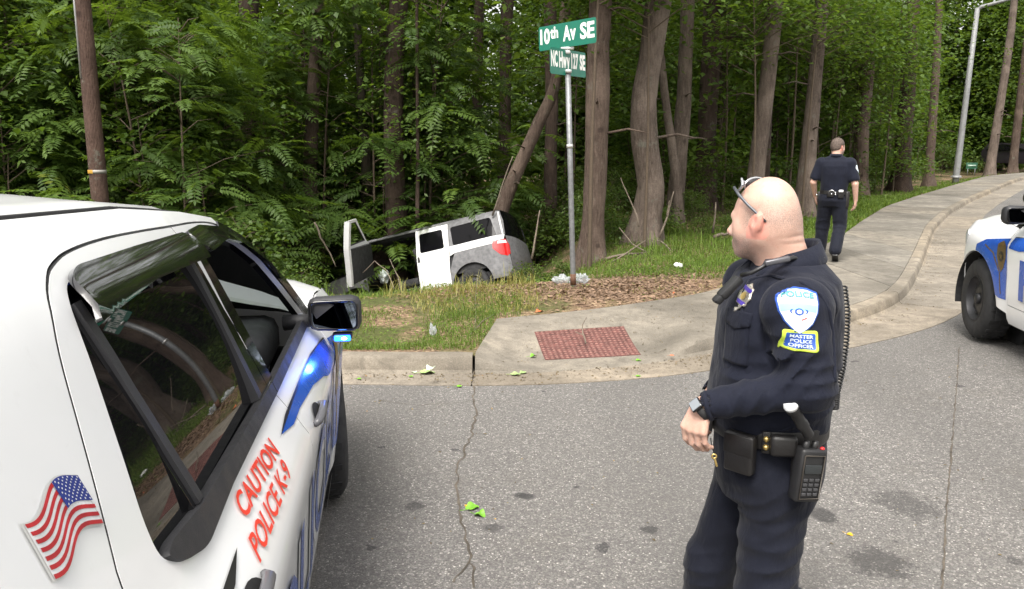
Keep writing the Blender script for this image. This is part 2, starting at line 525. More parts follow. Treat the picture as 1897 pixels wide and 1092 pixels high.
def paving_profile(i):
    """points across the kerb and paving at station i: (xy, z) from gutter lip to lawn"""
    b, n, l, h = Bp[i], nrm[i], Lp[i], Hh[i]
    w = np.linalg.norm(l - b); u = (l - b) / w
    kz = KERB_H * h
    pts = [(Gp[i], .006), (b - n * .03, .0), (b, .004 + .02 * h)]
    pts += [(b + n * .018, .006 + .80 * kz), (b + n * .035, .006 + .95 * kz), (b + n * .06, .006 + kz), (b + n * .16, .006 + kz)]
    if w > .5:
        for t in (.0, .12, .25, .4, .6, .8, 1.0):
            q = b + n * .165 * (1 - t) + (l - b) * t + u * 0
            q = (b + n * .165) * (1 - t) + l * t
            s_ = min(1, t / .85); s_ = s_ * s_ * (3 - 2 * s_)
            pts.append((q, .006 + KERB_H * (h + (1 - h) * s_)))
    return pts
_slab_bvh = []
def ramp_z(x, y):
    for bv in _slab_bvh:
        h = bv.ray_cast(Vector((x, y, 5)), Vector((0, 0, -1)))
        if h[0]: return h[0].z
    return .006
# ---- materials of the ground
def concrete(name, base, warm, dark=0.55):
    t = NT(name); P = t.geo()
    big = t.noise(P, 0.9, 5, .6); med = t.noise(P, 6, 6, .65); fine = t.noise(P, 90, 3, .6)
    lo = tuple(c * dark for c in base)
    c = t.ramp(big, [(.36, lo), (.50, base), (.66, warm)])
    c = t.mix(t.mapr(med, .35, .7), c, tuple(x * .72 for x in base), 'MIX')
    c = t.mix(.55, c, t.ramp(fine, [(.25, .30), (.5, .55), (.75, .85)]), 'OVERLAY')
    gr = t.noise(P, 2.6, 7, .78, .8); c = t.mix(t.mapr(gr, .50, .66, 0, .62), c, tuple(x * .50 for x in base)); c = t.mix(t.mapr(t.noise(P, 14, 5, .8), .60, .72, 0, .5), c, tuple(x * 1.35 for x in base))
    oi = t.n('ShaderNodeObjectInfo'); c = t.mix(1.0, c, t.ramp(oi.outputs['Random'], [(0, (.80, .79, .77)), (.5, (1, 1, 1)), (1, (1.0, .95, .88))]), 'MULTIPLY')
    spots = t.voro(P, 7.0, 'F1'); sm = t.mapr(spots, .05, .10, 1, 0)
    sel = t.mapr(t.noise(P, 2.3, 2), .58, .66)
    c = t.mix(t.math('MULTIPLY', sm, sel), c, (.045, .042, .038))
    nm = t.bump(t.math('ADD', fine, t.math('MULTIPLY', med, .6)), .5, .006)
    return t.done(t.pbr(c, t.mapr(med, .3, .7, .75, .95), 0, nm, spec=.3))
M_CONC = concrete('weathered_concrete', (.200, .184, .158), (.262, .238, .200))
M_KERB = concrete('kerb_concrete', (.225, .198, .160), (.30, .262, .208), .6)
M_GUT = concrete('gutter_concrete', (.225, .200, .166), (.285, .252, .208), .62)

def asphalt():
    t = NT('worn_asphalt'); P = t.geo()
    big = t.noise(P, .35, 5, .6); med = t.noise(P, 2.2, 6, .7)
    cell = t.voro(P, 135, 'F1', 'Color'); bw = t.n('ShaderNodeSeparateColor'); t.l(cell, bw.inputs[0])
    dist = t.voro(P, 135, 'F1', 'Distance')
    c = t.ramp(bw.outputs[0], [(0, (.098, .093, .089)), (.35, (.133, .126, .120)), (.65, (.160, .152, .144)), (.88, (.190, .181, .170)), (.97, (.29, .275, .25)), (1, (.50, .475, .44))])
    cell2 = t.voro(P, 62, 'F1', 'Color'); bw2 = t.n('ShaderNodeSeparateColor'); t.l(cell2, bw2.inputs[0])
    c = t.mix(t.mapr(bw2.outputs[1], .95, .97, 0, .35, False), c, (.36, .35, .33))
    c = t.mix(.5, c, t.ramp(t.noise(P, 30, 4, .7), [(.3, .30), (.5, .5), (.7, .72)]), 'OVERLAY')
    c = t.mix(t.mapr(dist, .45, .8, 0, .40), c, (.06, .058, .057))
    c = t.mix(t.mapr(big, .35, .7, 0, .45), c, t.mix(.6, c, (.10, .095, .088)))
    c = t.mix(t.mapr(med, .5, .75, 0, .30), c, (.12, .108, .092))
    trk = t.n('ShaderNodeTexWave', wave_type='BANDS', bands_direction='X'); trk.inputs['Scale'].default_value = .16; trk.inputs['Distortion'].default_value = 1.2; trk.inputs['Detail'].default_value = 3; t.l(P, trk.inputs['Vector'])
    c = t.mix(t.mapr(trk.outputs['Fac'], .45, 1.0, 0, .28), c, (.085, .081, .077))
    # gum and oil spots, irregular outlines
    wob = t.n('ShaderNodeTexNoise'); wob.inputs['Scale'].default_value = 9; wob.inputs['Detail'].default_value = 5
    t.l(P, wob.inputs['Vector'])
    off = t.n('ShaderNodeVectorMath', operation='MULTIPLY_ADD'); t.l(wob.outputs['Color'], off.inputs[0])
    off.inputs[1].default_value = (.16, .16, 0); t.l(P, off.inputs[2])
    sp = t.voro(off.outputs[0], 2.6, 'F1'); thr = t.mapr(t.noise(P, .8, 2), .4, .75, .03, .105)
    m = t.math('LESS_THAN', sp, thr); m2 = t.math('MULTIPLY', m, t.mapr(t.noise(P, 60, 3), .3, .6, .5, 1.0))
    c = t.mix(t.math('MULTIPLY', m2, .75), c, (.030, .029, .031))
    sp2 = t.voro(off.outputs[0], 5.5, 'F1'); m3 = t.math('LESS_THAN', sp2, t.mapr(t.noise(P, 1.9, 2), .45, .75, .0, .09))
    c = t.mix(t.math('MULTIPLY', m3, .65), c, (.035, .034, .035))
    # the four larger old spills by the officer's feet
    for (x, y, rx, ry, rot, k, rough_) in OIL:
        sub = t.n('ShaderNodeVectorMath', operation='SUBTRACT'); t.l(P, sub.inputs[0]); sub.inputs[1].default_value = (x, y, 0)
        mp = t.n('ShaderNodeMapping', vector_type='POINT'); mp.inputs['Rotation'].default_value = (0, 0, rot); mp.inputs['Scale'].default_value = (1 / rx, 1 / ry, 0)
        t.l(sub.outputs[0], mp.inputs['Vector'])
        ln = t.n('ShaderNodeVectorMath', operation='LENGTH'); t.l(mp.outputs[0], ln.inputs[0])
        e = t.math('ADD', ln.outputs['Value'], t.math('MULTIPLY', t.math('SUBTRACT', t.math('ADD', t.math('MULTIPLY', t.noise(P, 9, 4, .7), .5), t.math('MULTIPLY', t.noise(P, 46, 4, .8), .5)), .5), rough_ * 2.2))
        mk = t.mapr(e, .55, .95, k, 0)
        c = t.mix(mk, c, (.035, .034, .034))
    h = t.math('ADD', t.math('MULTIPLY', dist, -1.0), t.noise(P, 60, 3))
    nm = t.bump(h, .55, .006)
    return t.done(t.pbr(c, .86, 0, nm, spec=.28))
OIL = [(3.05, 4.35, .085, .12, .4, .75, .25), (3.75, 4.45, .19, .20, .2, .5, 1.9), (3.05, 3.55, .17, .17, 0, .62, 1.8), (4.15, 3.62, .05, .05, 0, .5, .5), (-.12, 3.72, .05, .04, .2, .7, .8), (.32, 4.02, .06, .045, .1, .75, .8), (-.62, 3.85, .07, .06, .3, .6, 1.0), (.1, 3.55, .07, .05, .6, .6, 1.2), (1.0, 3.3, .06, .05, .1, .75, 1.0)]
OILPX = [(1525, 955), (1678, 935), (1628, 1042), (1880, 1040), (965, 918), (975, 920), (768, 938), (915, 978), (1205, 982)]
def gpt(u, v, z=0.0):
    p = at(u, v, 10.0); d = p - Vector((0, 0, CAM_H)); t = (z - CAM_H) / d.z
    return Vector((0, 0, CAM_H)) + d * t
OIL = [(gpt(*q).x, gpt(*q).y) + o[2:] for q, o in zip(OILPX, OIL)]
M_ASPH = asphalt()

def road_h(x, y, d):
    """the main street's crown on the right of the corner"""
    a = min(1, max(0, d / 1.2)); b = min(1, max(0, (x - 2.6 + .12 * (y - 6)) / 1.6)); return .06 * a * a * (3 - 2 * a) * b * b * (3 - 2 * b)
# road sheet: from the gutter's lip outwards
offs = [0, .15, .3, .45, .6, .75, .9, 1.05, 1.2, 1.4, 1.7, 2, 2.5, 3, 3.6, 4.5, 6.5, 9, 13, 20, 35, 70]
V = []; F = []
for i in range(NS):
    for o_ in offs:
        p = Gp[i] - D0 * o_ + np.array([0, .0]); V.append((p[0], p[1], road_h(p[0], p[1], o_)))
k = len(offs)
for i in range(NS - 1):
    for j in range(k - 1): F.append((i * k + j, i * k + j + 1, (i + 1) * k + j + 1, (i + 1) * k + j))
_road_bvh = BVHTree.FromPolygons(V, F)
def road_z(x, y):
    h = _road_bvh.ray_cast(Vector((x, y, 5)), Vector((0, 0, -1))); return h[0].z if h[0] else 0.0
road = link_mesh('road', np_mesh('road', V, F), M_ASPH, smooth=True); tag(road, kind='structure')
# the wide sheet under everything, out to the horizon
gnd = MB().add([(-900, -900, -3.2), (900, -900, -3.2), (900, 900, -3.2), (-900, 900, -3.2)], [(0, 1, 2, 3)])
M_FAR = simple('far_ground', (.045, .050, .022), .95, vscale=.2)
tag(gnd.build('ground', M_FAR, fix=False, smooth=False), kind='structure')

# gutter, kerb and sidewalk in cast pieces with open joints
side_root = empty('sidewalk'); tag(side_root, kind='structure')
kerb_root = empty('kerb'); tag(kerb_root, kind='structure')
gut_root = empty('gutter'); tag(gut_root, kind='structure')
PROF = [paving_profile(i) for i in range(NS)]
def strip(name, i0, i1, j0, j1, mat, parent, gap=.009, depth=.14):
    """cast piece between stations i0..i1 over profile points j0..j1 with skirts at its edges"""
    js = list(range(j0, j1 + 1)); V = []; F = []; n = len(js)
    rows = []
    for i in range(i0, i1 + 1):
        row = []
        for j in js:
            q, z = PROF[i][j] if j >= 0 else PROF[i][len(PROF[i]) + j]
            q = np.array(q, float)
            if i == i0: q = q + (np.array(PROF[i + 1][j][0]) - q) / (np.linalg.norm(np.array(PROF[i + 1][j][0]) - q) + 1e-9) * gap
            if i == i1: q = q + (np.array(PROF[i - 1][j][0]) - q) / (np.linalg.norm(np.array(PROF[i - 1][j][0]) - q) + 1e-9) * gap
            chip = noise.noise((q[0] * 7, q[1] * 7, j)) * .007 + max(0, noise.noise((q[0] * 17, q[1] * 17, 5)) - .30) * .05
            row.append((q[0], q[1], z - (max(-.003, chip) if 3 <= j <= 6 else 0)))
        rows.append(row)
    for r_ in rows: V += r_
    m = len(rows)
    for a in range(m - 1):
        for b in range(n - 1): F.append((a * n + b, (a + 1) * n + b, (a + 1) * n + b + 1, a * n + b + 1))
    ring = [(0, b) for b in range(n)] + [(a, n - 1) for a in range(1, m)] + [(m - 1, b) for b in range(n - 2, -1, -1)] + [(a, 0) for a in range(m - 2, 0, -1)]
    base = len(V)
    for (a, b) in ring: x, y, z = rows[a][b]; V.append((x, y, z - depth))
    L_ = len(ring)
    for t in range(L_):
        a, b = ring[t]; a2, b2 = ring[(t + 1) % L_]
        F.append((a * n + b, base + t, base + (t + 1) % L_, a2 * n + b2))
    mb = MB().add(V, F); o = mb.build(name, mat, parent, smooth=True, sharp=35)
    return o
def cuts(i0, i1, length):
    c = [i0]; 
    for i in range(i0 + 1, i1):
        if arc[i] - arc[c[-1]] >= length and arc[i1] - arc[i] > length * .5: c.append(i)
    return c + [i1]
iA = i_ramp0 - 1 if len(PROF[i_ramp0]) > 8 else i_ramp0
iA = max(i for i in range(NS) if len(PROF[i]) < 9)           # last plain-kerb station
iR = iA + 1                                                   # first ramp station
iE = int(np.argmin(np.abs(Bp[:, 0] - 2.3) + np.abs(Bp[:, 1] - 7.3)))
iFar = int(np.argmin(np.abs(Bp[:, 0] - 66)))
cl = cuts(int(np.argmin(np.abs(Bp[:, 0] + 25))), iA, 2.2)
for a, b in zip(cl[:-1], cl[1:]):
    strip('kerb_stone', a, b, 1, 6, M_KERB, kerb_root)
    strip('gutter_slab', a, b, 0, 1, M_GUT, gut_root, .003)
for i in range(iA + 1):                                       # flat backing strip behind the plain kerb is lawn
    pass
strip('ramp_slab', iR, iE, 1, 13, M_CONC, side_root)
cg = cuts(iR, iE, 2.6)
for a, b in zip(cg[:-1], cg[1:]): strip('gutter_slab', a, b, 0, 1, M_GUT, gut_root, .003)
cr = cuts(iE, iFar, 1.6)
for a, b in zip(cr[:-1], cr[1:]): strip('sidewalk_slab', a, b, 7, 13, M_CONC, side_root)
cr = cuts(iE, iFar, 3.0)
for a, b in zip(cr[:-1], cr[1:]):
    strip('kerb_stone', a, b, 1, 6, M_KERB, kerb_root)
    strip('gutter_slab', a, b, 0, 1, M_GUT, gut_root, .003)

for o in list(side_root.children) + list(gut_root.children) + list(kerb_root.children):
    if abs(o.data.vertices[0].co.y - 8) < 3.5: _slab_bvh.append(BVHTree.FromPolygons([v.co.copy() for v in o.data.vertices], [tuple(p.vertices) for p in o.data.polygons]))

# ---- lawn, bank, ditch and forest floor: one sheet from the paving's inner edge into the woods
def sstep(a, b, x):
    t = np.clip((x - a) / (b - a), 0, 1); return t * t * (3 - 2 * t)
def terr(x, y, d=3.0):
    """height of the ground at (x, y), d = distance in from the paving"""
    x = np.asarray(x, float); y = np.asarray(y, float)
    left = 1 - sstep(-.2, 2.8, x + .12 * (y - 12))
    z = .10 + .05 * np.sin(x * 1.3 + .5) * np.cos(y * .9)
    y0 = 9.5 + .6 * np.clip(x + .3, -1.5, 3)
    crest = .03 * np.exp(-((y - y0 + .5) / .7) ** 2) * left
    fall = 1.62 * sstep(0, 5.6, y - y0) + .30 * sstep(0, 3.5, -x) * sstep(11, 16, y) + .42 * sstep(15.5, 18.5, y)
    z = z + crest - fall * left + 1.1 * sstep(20, 32, y) * left
    z = z - .35 * sstep(15, 28, y - .62 * x) * (1 - left)
    far = sstep(10, 60, np.asarray(d, float))
    return z + .6 * far * np.sin(x * .11) * np.cos(y * .09)
toffs = np.array([-.03, .06, .2, .4, .65, .9, 1.2, 1.5, 1.85, 2.2, 2.6, 3, 3.5, 4, 4.5, 5, 5.6, 6.2, 7, 8, 9.2, 10.6, 12.4, 15, 18, 23, 30, 42, 60, 90])
Le = np.array([Lp[i] if len(PROF[i]) > 8 else Bp[i] + nrm[i] * .155 for i in range(NS)])
sel = [i for i in range(NS) if i % 2 == 0 or abs(Bp[i, 0]) < .5]
V = []; F = []; k = len(toffs)
for i in sel:
    for o_ in toffs:
        p = Le[i] + D0 * o_
        z = terr(p[0], p[1], o_); w_ = sstep(0, .7, o_)
        zz = (KERB_H - .02) * (1 - w_) + z * w_ + (.02 * noise.noise((p[0] * 2.2, p[1] * 2.2, 0)) if o_ > .1 else 0) + .05 * noise.noise((p[0] * .6, p[1] * .6, 4)) * w_
        V.append((p[0], p[1], zz))
for a in range(len(sel) - 1):
    for j in range(k - 1): F.append((a * k + j, a * k + j + 1, (a + 1) * k + j + 1, (a + 1) * k + j))
def soil():
    t = NT('bank_soil'); P = t.geo()
    n1 = t.noise(P, 1.1, 5, .65); n2 = t.noise(P, 26, 4, .7); cell = t.voro(P, 38, 'F1', 'Color')
    bw = t.n('ShaderNodeSeparateColor'); t.l(cell, bw.inputs[0])
    litter = t.ramp(bw.outputs[0], [(0, (.075, .048, .033)), (.3, (.150, .095, .062)), (.6, (.215, .140, .092)), (.85, (.27, .185, .12)), (1, (.36, .27, .17))])
    green = t.ramp(n2, [(.3, (.050, .052, .020)), (.7, (.10, .115, .035))])
    c = t.mix(t.mapr(n1, .42, .60), litter, green)
    # bare, leaf-strewn patch round the sign post
    sub = t.n('ShaderNodeVectorMath', operation='SUBTRACT'); t.l(P, sub.inputs[0]); sub.inputs[1].default_value = (.9, 9.75, 0)
    mp = t.n('ShaderNodeMapping', vector_type='POINT'); mp.inputs['Rotation'].default_value = (0, 0, -.32); mp.inputs['Scale'].default_value = (1 / 1.7, 1 / .85, 0); t.l(sub.outputs[0], mp.inputs['Vector'])
    ln = t.n('ShaderNodeVectorMath', operation='LENGTH'); t.l(mp.outputs[0], ln.inputs[0])
    e = t.math('ADD', ln.outputs['Value'], t.math('MULTIPLY', t.math('SUBTRACT', n1, .5), 1.2))
    c = t.mix(t.mapr(e, .8, 1.2, 1, 0), c, litter)
    nm = t.bump(t.math('ADD', n2, bw.outputs[0]), .8, .02)
    return t.done(t.pbr(c, .95, 0, nm, spec=.2))
M_SOIL = soil()
bank = link_mesh('bank', np_mesh('bank', V, F), M_SOIL); tag(bank, kind='structure')
bvh_bank = BVHTree.FromPolygons([tuple(v) for v in V], F)
def floor_z(x, y, dflt=-.5):
    h = bvh_bank.ray_cast(Vector((x, y, 30)), Vector((0, 0, -1)))
    return h[0].z if h[0] else dflt
# height on the paving
PV = [v for o in list(side_root.children) + list(gut_root.children) for v in [o]]

# tactile mat on the ramp: a tinted plate with rows of truncated domes
M_TACT = simple('brick_red_tactile', (.105, .040, .034), .85, vscale=14, var=.45, bump=.35, bscale=120)
mat_root = empty('tactile_mat', tuple(gpt(1092, 641, .03)))
tag(mat_root, 'brick red dimpled warning mat set into the concrete ramp', 'warning mat')
mc = [gpt(990, 627, .045), gpt(1155, 613, .05), gpt(1187, 656, .02), gpt(1010, 668, .01)]
def matp(a, b, dz=0.0):
    p = (mc[0].lerp(mc[1], a)).lerp(mc[3].lerp(mc[2], a), b)
    return (p.x - mat_root.location.x, p.y - mat_root.location.y, ramp_z(p.x, p.y) + dz - mat_root.location.z)
pl = MB(); N1, N2 = 18, 12
V = []; F = []
for i in range(N1 + 1):
    for j in range(N2 + 1): V.append(matp(i / N1, j / N2, .006))
for i in range(N1):
    for j in range(N2): F.append((i * (N2 + 1) + j, (i + 1) * (N2 + 1) + j, (i + 1) * (N2 + 1) + j + 1, i * (N2 + 1) + j + 1))
pl.add(V, F)
ring = [(i, 0) for i in range(N1)] + [(N1, j) for j in range(N2)] + [(i, N2) for i in range(N1, 0, -1)] + [(0, j) for j in range(N2, 0, -1)]
top_ = [matp(i / N1, j / N2, .006) for i, j in ring]; bot_ = [(x, y, z - .03) for x, y, z in top_]
n = len(ring); pl.add(top_ + bot_, [(i, i + n, (i + 1) % n + n, (i + 1) % n) for i in range(n)])
pl.build('plate', M_TACT, mat_root, smooth=False)
dm = MB()
for i in range(19):
    for j in range(14):
        c = Vector(matp((i + .5) / 19, (j + .5) / 14, .006))
        r0, r1, hh = .018, .010, .006
        v_ = [tuple(c + Vector((r0 * math.cos(q), r0 * math.sin(q), -.001))) for q in [k_ * math.pi / 3 for k_ in range(6)]]
        v_ += [tuple(c + Vector((r1 * math.cos(q), r1 * math.sin(q), hh))) for q in [k_ * math.pi / 3 for k_ in range(6)]]
        dm.add(v_, [(k_, (k_ + 1) % 6, (k_ + 1) % 6 + 6, k_ + 6) for k_ in range(6)] + [tuple(range(6, 12))])
tag(dm.build('domes', simple('worn_dome_tops', (.175, .085, .070), .8, vscale=30, var=.4), mat_root, smooth=False), kind='stuff')

# cracks and the paving seam in the asphalt (thin tarred strips lying on it)
M_CRACK = simple('crack_dirt', (.080, .067, .052), .95, var=.5, vscale=9)
def crack(name, px, w0, seed, jitter=.012):
    rr = random.Random(seed); pts = []
    for (a, b) in zip(px[:-1], px[1:]):
        A, B_ = gpt(*a), gpt(*b); n_ = max(2, int((B_ - A).length / .05))
        pts += [A.lerp(B_, k_ / n_) for k_ in range(n_)]
    pts.append(gpt(*px[-1])); V = []; F = []
    for i, p in enumerate(pts):
        t_ = (pts[min(i + 1, len(pts) - 1)] - pts[max(0, i - 1)]).normalized(); nn = Vector((-t_.y, t_.x, 0)); w_ = w0 * (.35 + .9 * rr.random())
        q = p + nn * rr.uniform(-jitter, jitter); V += [(q.x + e_ * nn.x * w_, q.y + e_ * nn.y * w_, road_z(q.x + e_ * nn.x * w_, q.y + e_ * nn.y * w_) + .004) for e_ in (-1, 1)]
    for i in range(len(pts) - 1): F.append((2 * i, 2 * i + 1, 2 * i + 3, 2 * i + 2))
    o = MB().add(V, F).build(name, M_CRACK, road, smooth=False)
    return o
crack('crack', [(880, 672), (876, 718), (881, 770), (872, 810), (848, 868), (845, 900), (852, 950), (868, 1010), (880, 1090)], .007, 3)
crack('crack', [(868, 1040), (850, 1062), (838, 1080)], .005, 5)
crack('crack', [(700, 742), (770, 752), (860, 746), (876, 742)], .0025, 11, .006)
crack('seam', [(1776, 650), (1770, 740), (1762, 850), (1752, 960), (1745, 1092)], .005, 8, .004)
# ------------------------------------------------------------------ the woods
def leaf_mat(name, dark, light, trans=0.35, rough=0.5):
    t = NT(name)
    at_ = t.n('ShaderNodeAttribute'); at_.attribute_name = 'tint'
    oi = t.n('ShaderNodeObjectInfo')
    f = t.math('ADD', t.math('MULTIPLY', at_.outputs['Fac'], .75), t.math('MULTIPLY', oi.outputs['Random'], .25))
    mid = tuple((a + b) * .45 for a, b in zip(dark, light))
    c = t.ramp(f, [(0, dark), (.5, mid), (.93, light), (1, (light[0] * 1.7, light[1] * 1.15, light[2]))])
    p = t.pbr(c, rough, 0, None, spec=.35)
    tr = t.n('ShaderNodeBsdfTranslucent'); tc = t.mix(1.0, c, (1.35, 1.25, .55), 'MULTIPLY'); t.l(tc, tr.inputs['Color'])
    mx = t.n('ShaderNodeMixShader'); mx.inputs[0].default_value = trans; t.l(p, mx.inputs[1]); t.l(tr.outputs[0], mx.inputs[2])
    return t.done(mx.outputs[0])
M_PIN = leaf_mat('pinnate_leaves', (.044, .088, .016), (.120, .195, .038), .5)
M_BRD = leaf_mat('broad_leaves', (.048, .100, .017), (.140, .225, .038), .5)
M_SHR = leaf_mat('shrub_leaves', (.038, .080, .014), (.130, .195, .036), .45)
M_CAN = leaf_mat('canopy_leaves', (.044, .092, .016), (.130, .205, .034), .5)
M_DRY = leaf_mat('dry_grass', (.17, .16, .040), (.36, .34, .11), .3)
M_GRS = leaf_mat('grass_blades', (.050, .100, .016), (.170, .260, .040), .4, .6)

def bark(name, dark, light, scale=1.0, moss=0.0):
    t = NT(name); P = t.geo()
    mp = t.n('ShaderNodeMapping'); mp.inputs['Scale'].default_value = (9 * scale, 9 * scale, 1.6 * scale); t.l(P, mp.inputs['Vector'])
    rid = t.noise(mp.outputs[0], 2.6, 6, .68, .8); pat = t.noise(P, 1.3, 5, .6)
    vor = t.voro(mp.outputs[0], 2.2, 'DISTANCE_TO_EDGE', 'Distance')
    c = t.ramp(rid, [(.28, dark), (.55, tuple((a + b) / 2 for a, b in zip(dark, light))), (.75, light)])
    c = t.mix(t.mapr(pat, .45, .68, 0, .55), c, tuple(x * 1.25 for x in light))
    if moss: c = t.mix(t.math('MULTIPLY', t.mapr(t.noise(P, 2.4, 5, .7), .46, .60), moss), c, (.040, .055, .018))
    kn = t.voro(P, 1.9, 'F1'); c = t.mix(t.mapr(kn, .05, .13, .7, 0), c, tuple(x * .55 for x in dark))
    fine = t.noise(P, 38, 4, .7); c = t.mix(.45, c, t.ramp(fine, [(.3, .28), (.5, .5), (.7, .74)]), 'OVERLAY')
    lich = t.mapr(t.noise(P, 3.1, 5, .75), .58, .68, 0, .5); c = t.mix(lich, c, (.16, .165, .135))
    h = t.math('ADD', rid, t.mapr(vor, 0, .25, 0, .30))
    return t.done(t.pbr(c, .92, 0, t.bump(h, .6, .025), spec=.2))
M_BARK = bark('brown_bark', (.042, .028, .022), (.138, .103, .082))
M_BARKG = bark('grey_bark', (.052, .038, .031), (.185, .148, .122))
M_BARKM = bark('mossy_bark', (.028, .022, .017), (.088, .070, .054), 1.2, .6)
M_BARKD = bark('dark_bark', (.026, .018, .014), (.085, .060, .048))
M_TWIG = simple('twig', (.085, .062, .042), .9, vscale=20)
M_DEADWOOD = simple('dead_wood', (.135, .108, .082), .9, vscale=18, var=.3)

def rvec(n, rng): 
    v = rng.normal(size=(n, 3)); return v / np.linalg.norm(v, axis=1)[:, None]
def leaves_mesh(C, D, N, L, W, tint, fold=.25):
    """leaf blades: base point C, direction D, face normal N; six-sided pointed blades folded on the midrib (two quads each)"""
    n = len(C); L = np.broadcast_to(L, n)[:, None]; W = np.broadcast_to(W, n)[:, None]
    D = D / np.linalg.norm(D, axis=1)[:, None]; S = np.cross(D, N); S /= np.linalg.norm(S, axis=1)[:, None] + 1e-9; N = np.cross(S, D)
    mid = C + D * L * .52 - N * W * fold * .5
    p = [C, C + D * L * .40 + S * W * .5 + N * W * fold * .5, C + D * L, C + D * L * .40 - S * W * .5 + N * W * fold * .5]
    V = np.stack(p, 1).reshape(-1, 3)
    i = np.arange(n)[:, None] * 4
    F = np.concatenate([i + [[0, 1, 2]], i + [[0, 2, 3]]])
    return V, F, np.repeat(tint, 4)
def join(parts):
    V = []; F = []; T = []; b = 0
    for v, f, t in parts: V.append(v); F.append(f + b); T.append(t); b += len(v)
    return np.concatenate(V), np.concatenate(F), np.concatenate(T)

def fronds(base, heading, rng, pairs=11, length=.55, ll=.108, lw=.039, droop=.5, rise=.25):
    """compound leaves: each a drooping rachis with paired leaflets"""
    n = len(base); out = []
    u = np.linspace(.18, 1, pairs)
    Ln = length * rng.uniform(.75, 1.2, n)
    hx, hy = np.cos(heading), np.sin(heading)
    H = np.stack([hx, hy, np.zeros(n)], 1); Z = np.array([0, 0, 1.0]); roll = rng.normal(0, .35, n)
    S0 = np.stack([-hy, hx, np.zeros(n)], 1)
    rs = rise + rng.normal(0, .18, n); dr = droop * rng.uniform(.5, 1.5, n); tint0 = rng.uniform(0, 1, n) ** 1.3
    for k in range(pairs):
        t = u[k]
        c = base + H * (Ln * t)[:, None] + Z * (Ln * (rs * t - dr * t * t))[:, None]
        T = H + Z * (rs - 2 * dr * t)[:, None]; T /= np.linalg.norm(T, axis=1)[:, None]
        S = S0 + Z * roll[:, None]; S /= np.linalg.norm(S, axis=1)[:, None]; N = np.cross(T, S)
        sc = (.72 + .5 * math.sin(math.pi * (t * .85 + .08)))
        for sg in (-1, 1):
            d = T * .45 + S * sg + N * -.18 + rng.normal(0, .07, (n, 3))
            out.append(leaves_mesh(c, d, N + rng.normal(0, .12, (n, 3)), ll * sc * Ln / length, lw * sc, np.clip(tint0 + rng.normal(0, .08, n), 0, 1)))
    c = base + H * Ln[:, None] + Z * (Ln * (rs - dr))[:, None]
    out.append(leaves_mesh(c, H + Z * (rs - 2 * dr)[:, None], np.tile(Z, (n, 1)), ll, lw, tint0))
    # rachis
    a = base; m = base + H * (Ln * .5)[:, None] + Z * (Ln * (rs * .5 - dr * .25))[:, None]
    w = S0 * .0035
    V = np.stack([a - w, a + w, m + w, m - w, c + w * .4, c - w * .4], 1).reshape(-1, 3); i = np.arange(n)[:, None] * 6
    F = np.concatenate([i + [[0, 1, 2]], i + [[0, 2, 3]], i + [[3, 2, 4]], i + [[3, 4, 5]]])
    out.append((V, F, np.full(len(V), .55)))
    return join(out)

def branch_pts(rng, H, n, spread, lo=.25):
    """stem top at height H, branch end points spread around it"""
    a = rng.uniform(0, 2 * math.pi, n); z = H * (lo + (1 - lo) * rng.uniform(0, 1, n) ** .8); r = spread * (.35 + .65 * rng.uniform(0, 1, n)) * (1.15 - .6 * (z / H) ** 2)
    return np.stack([r * np.cos(a), r * np.sin(a), z + .25 * r], 1), a
def stem_mesh(name, rng, H, tips, r=.03):
    mb = MB(); bend = rng.normal(0, .06, 2) * H
    P = [Vector((bend[0] * t * t + .03 * math.sin(5 * t), bend[1] * t * t, H * t - .15 * (t == 0))) for t in np.linspace(0, 1, 7)]
    mb.tube(P, [r * (1 - .8 * t) for t in np.linspace(0, 1, 7)], 6, False)
    for q in tips:
        t = max(.12, min(.95, (q[2] - .35 * math.hypot(q[0], q[1])) / H)); k = t * 6; i = min(5, int(k)); s_ = P[i].lerp(P[i + 1], k - i)
        mid = s_.lerp(Vector(q), .5) + Vector((0, 0, .08)); mb.tube([s_, mid, q], [r * .35, r * .25, r * .10], 4, False)
    me = bpy.data.meshes.new(name); me.from_pydata(mb.v, [], mb.f); me.update(); me.shade_smooth(); return me

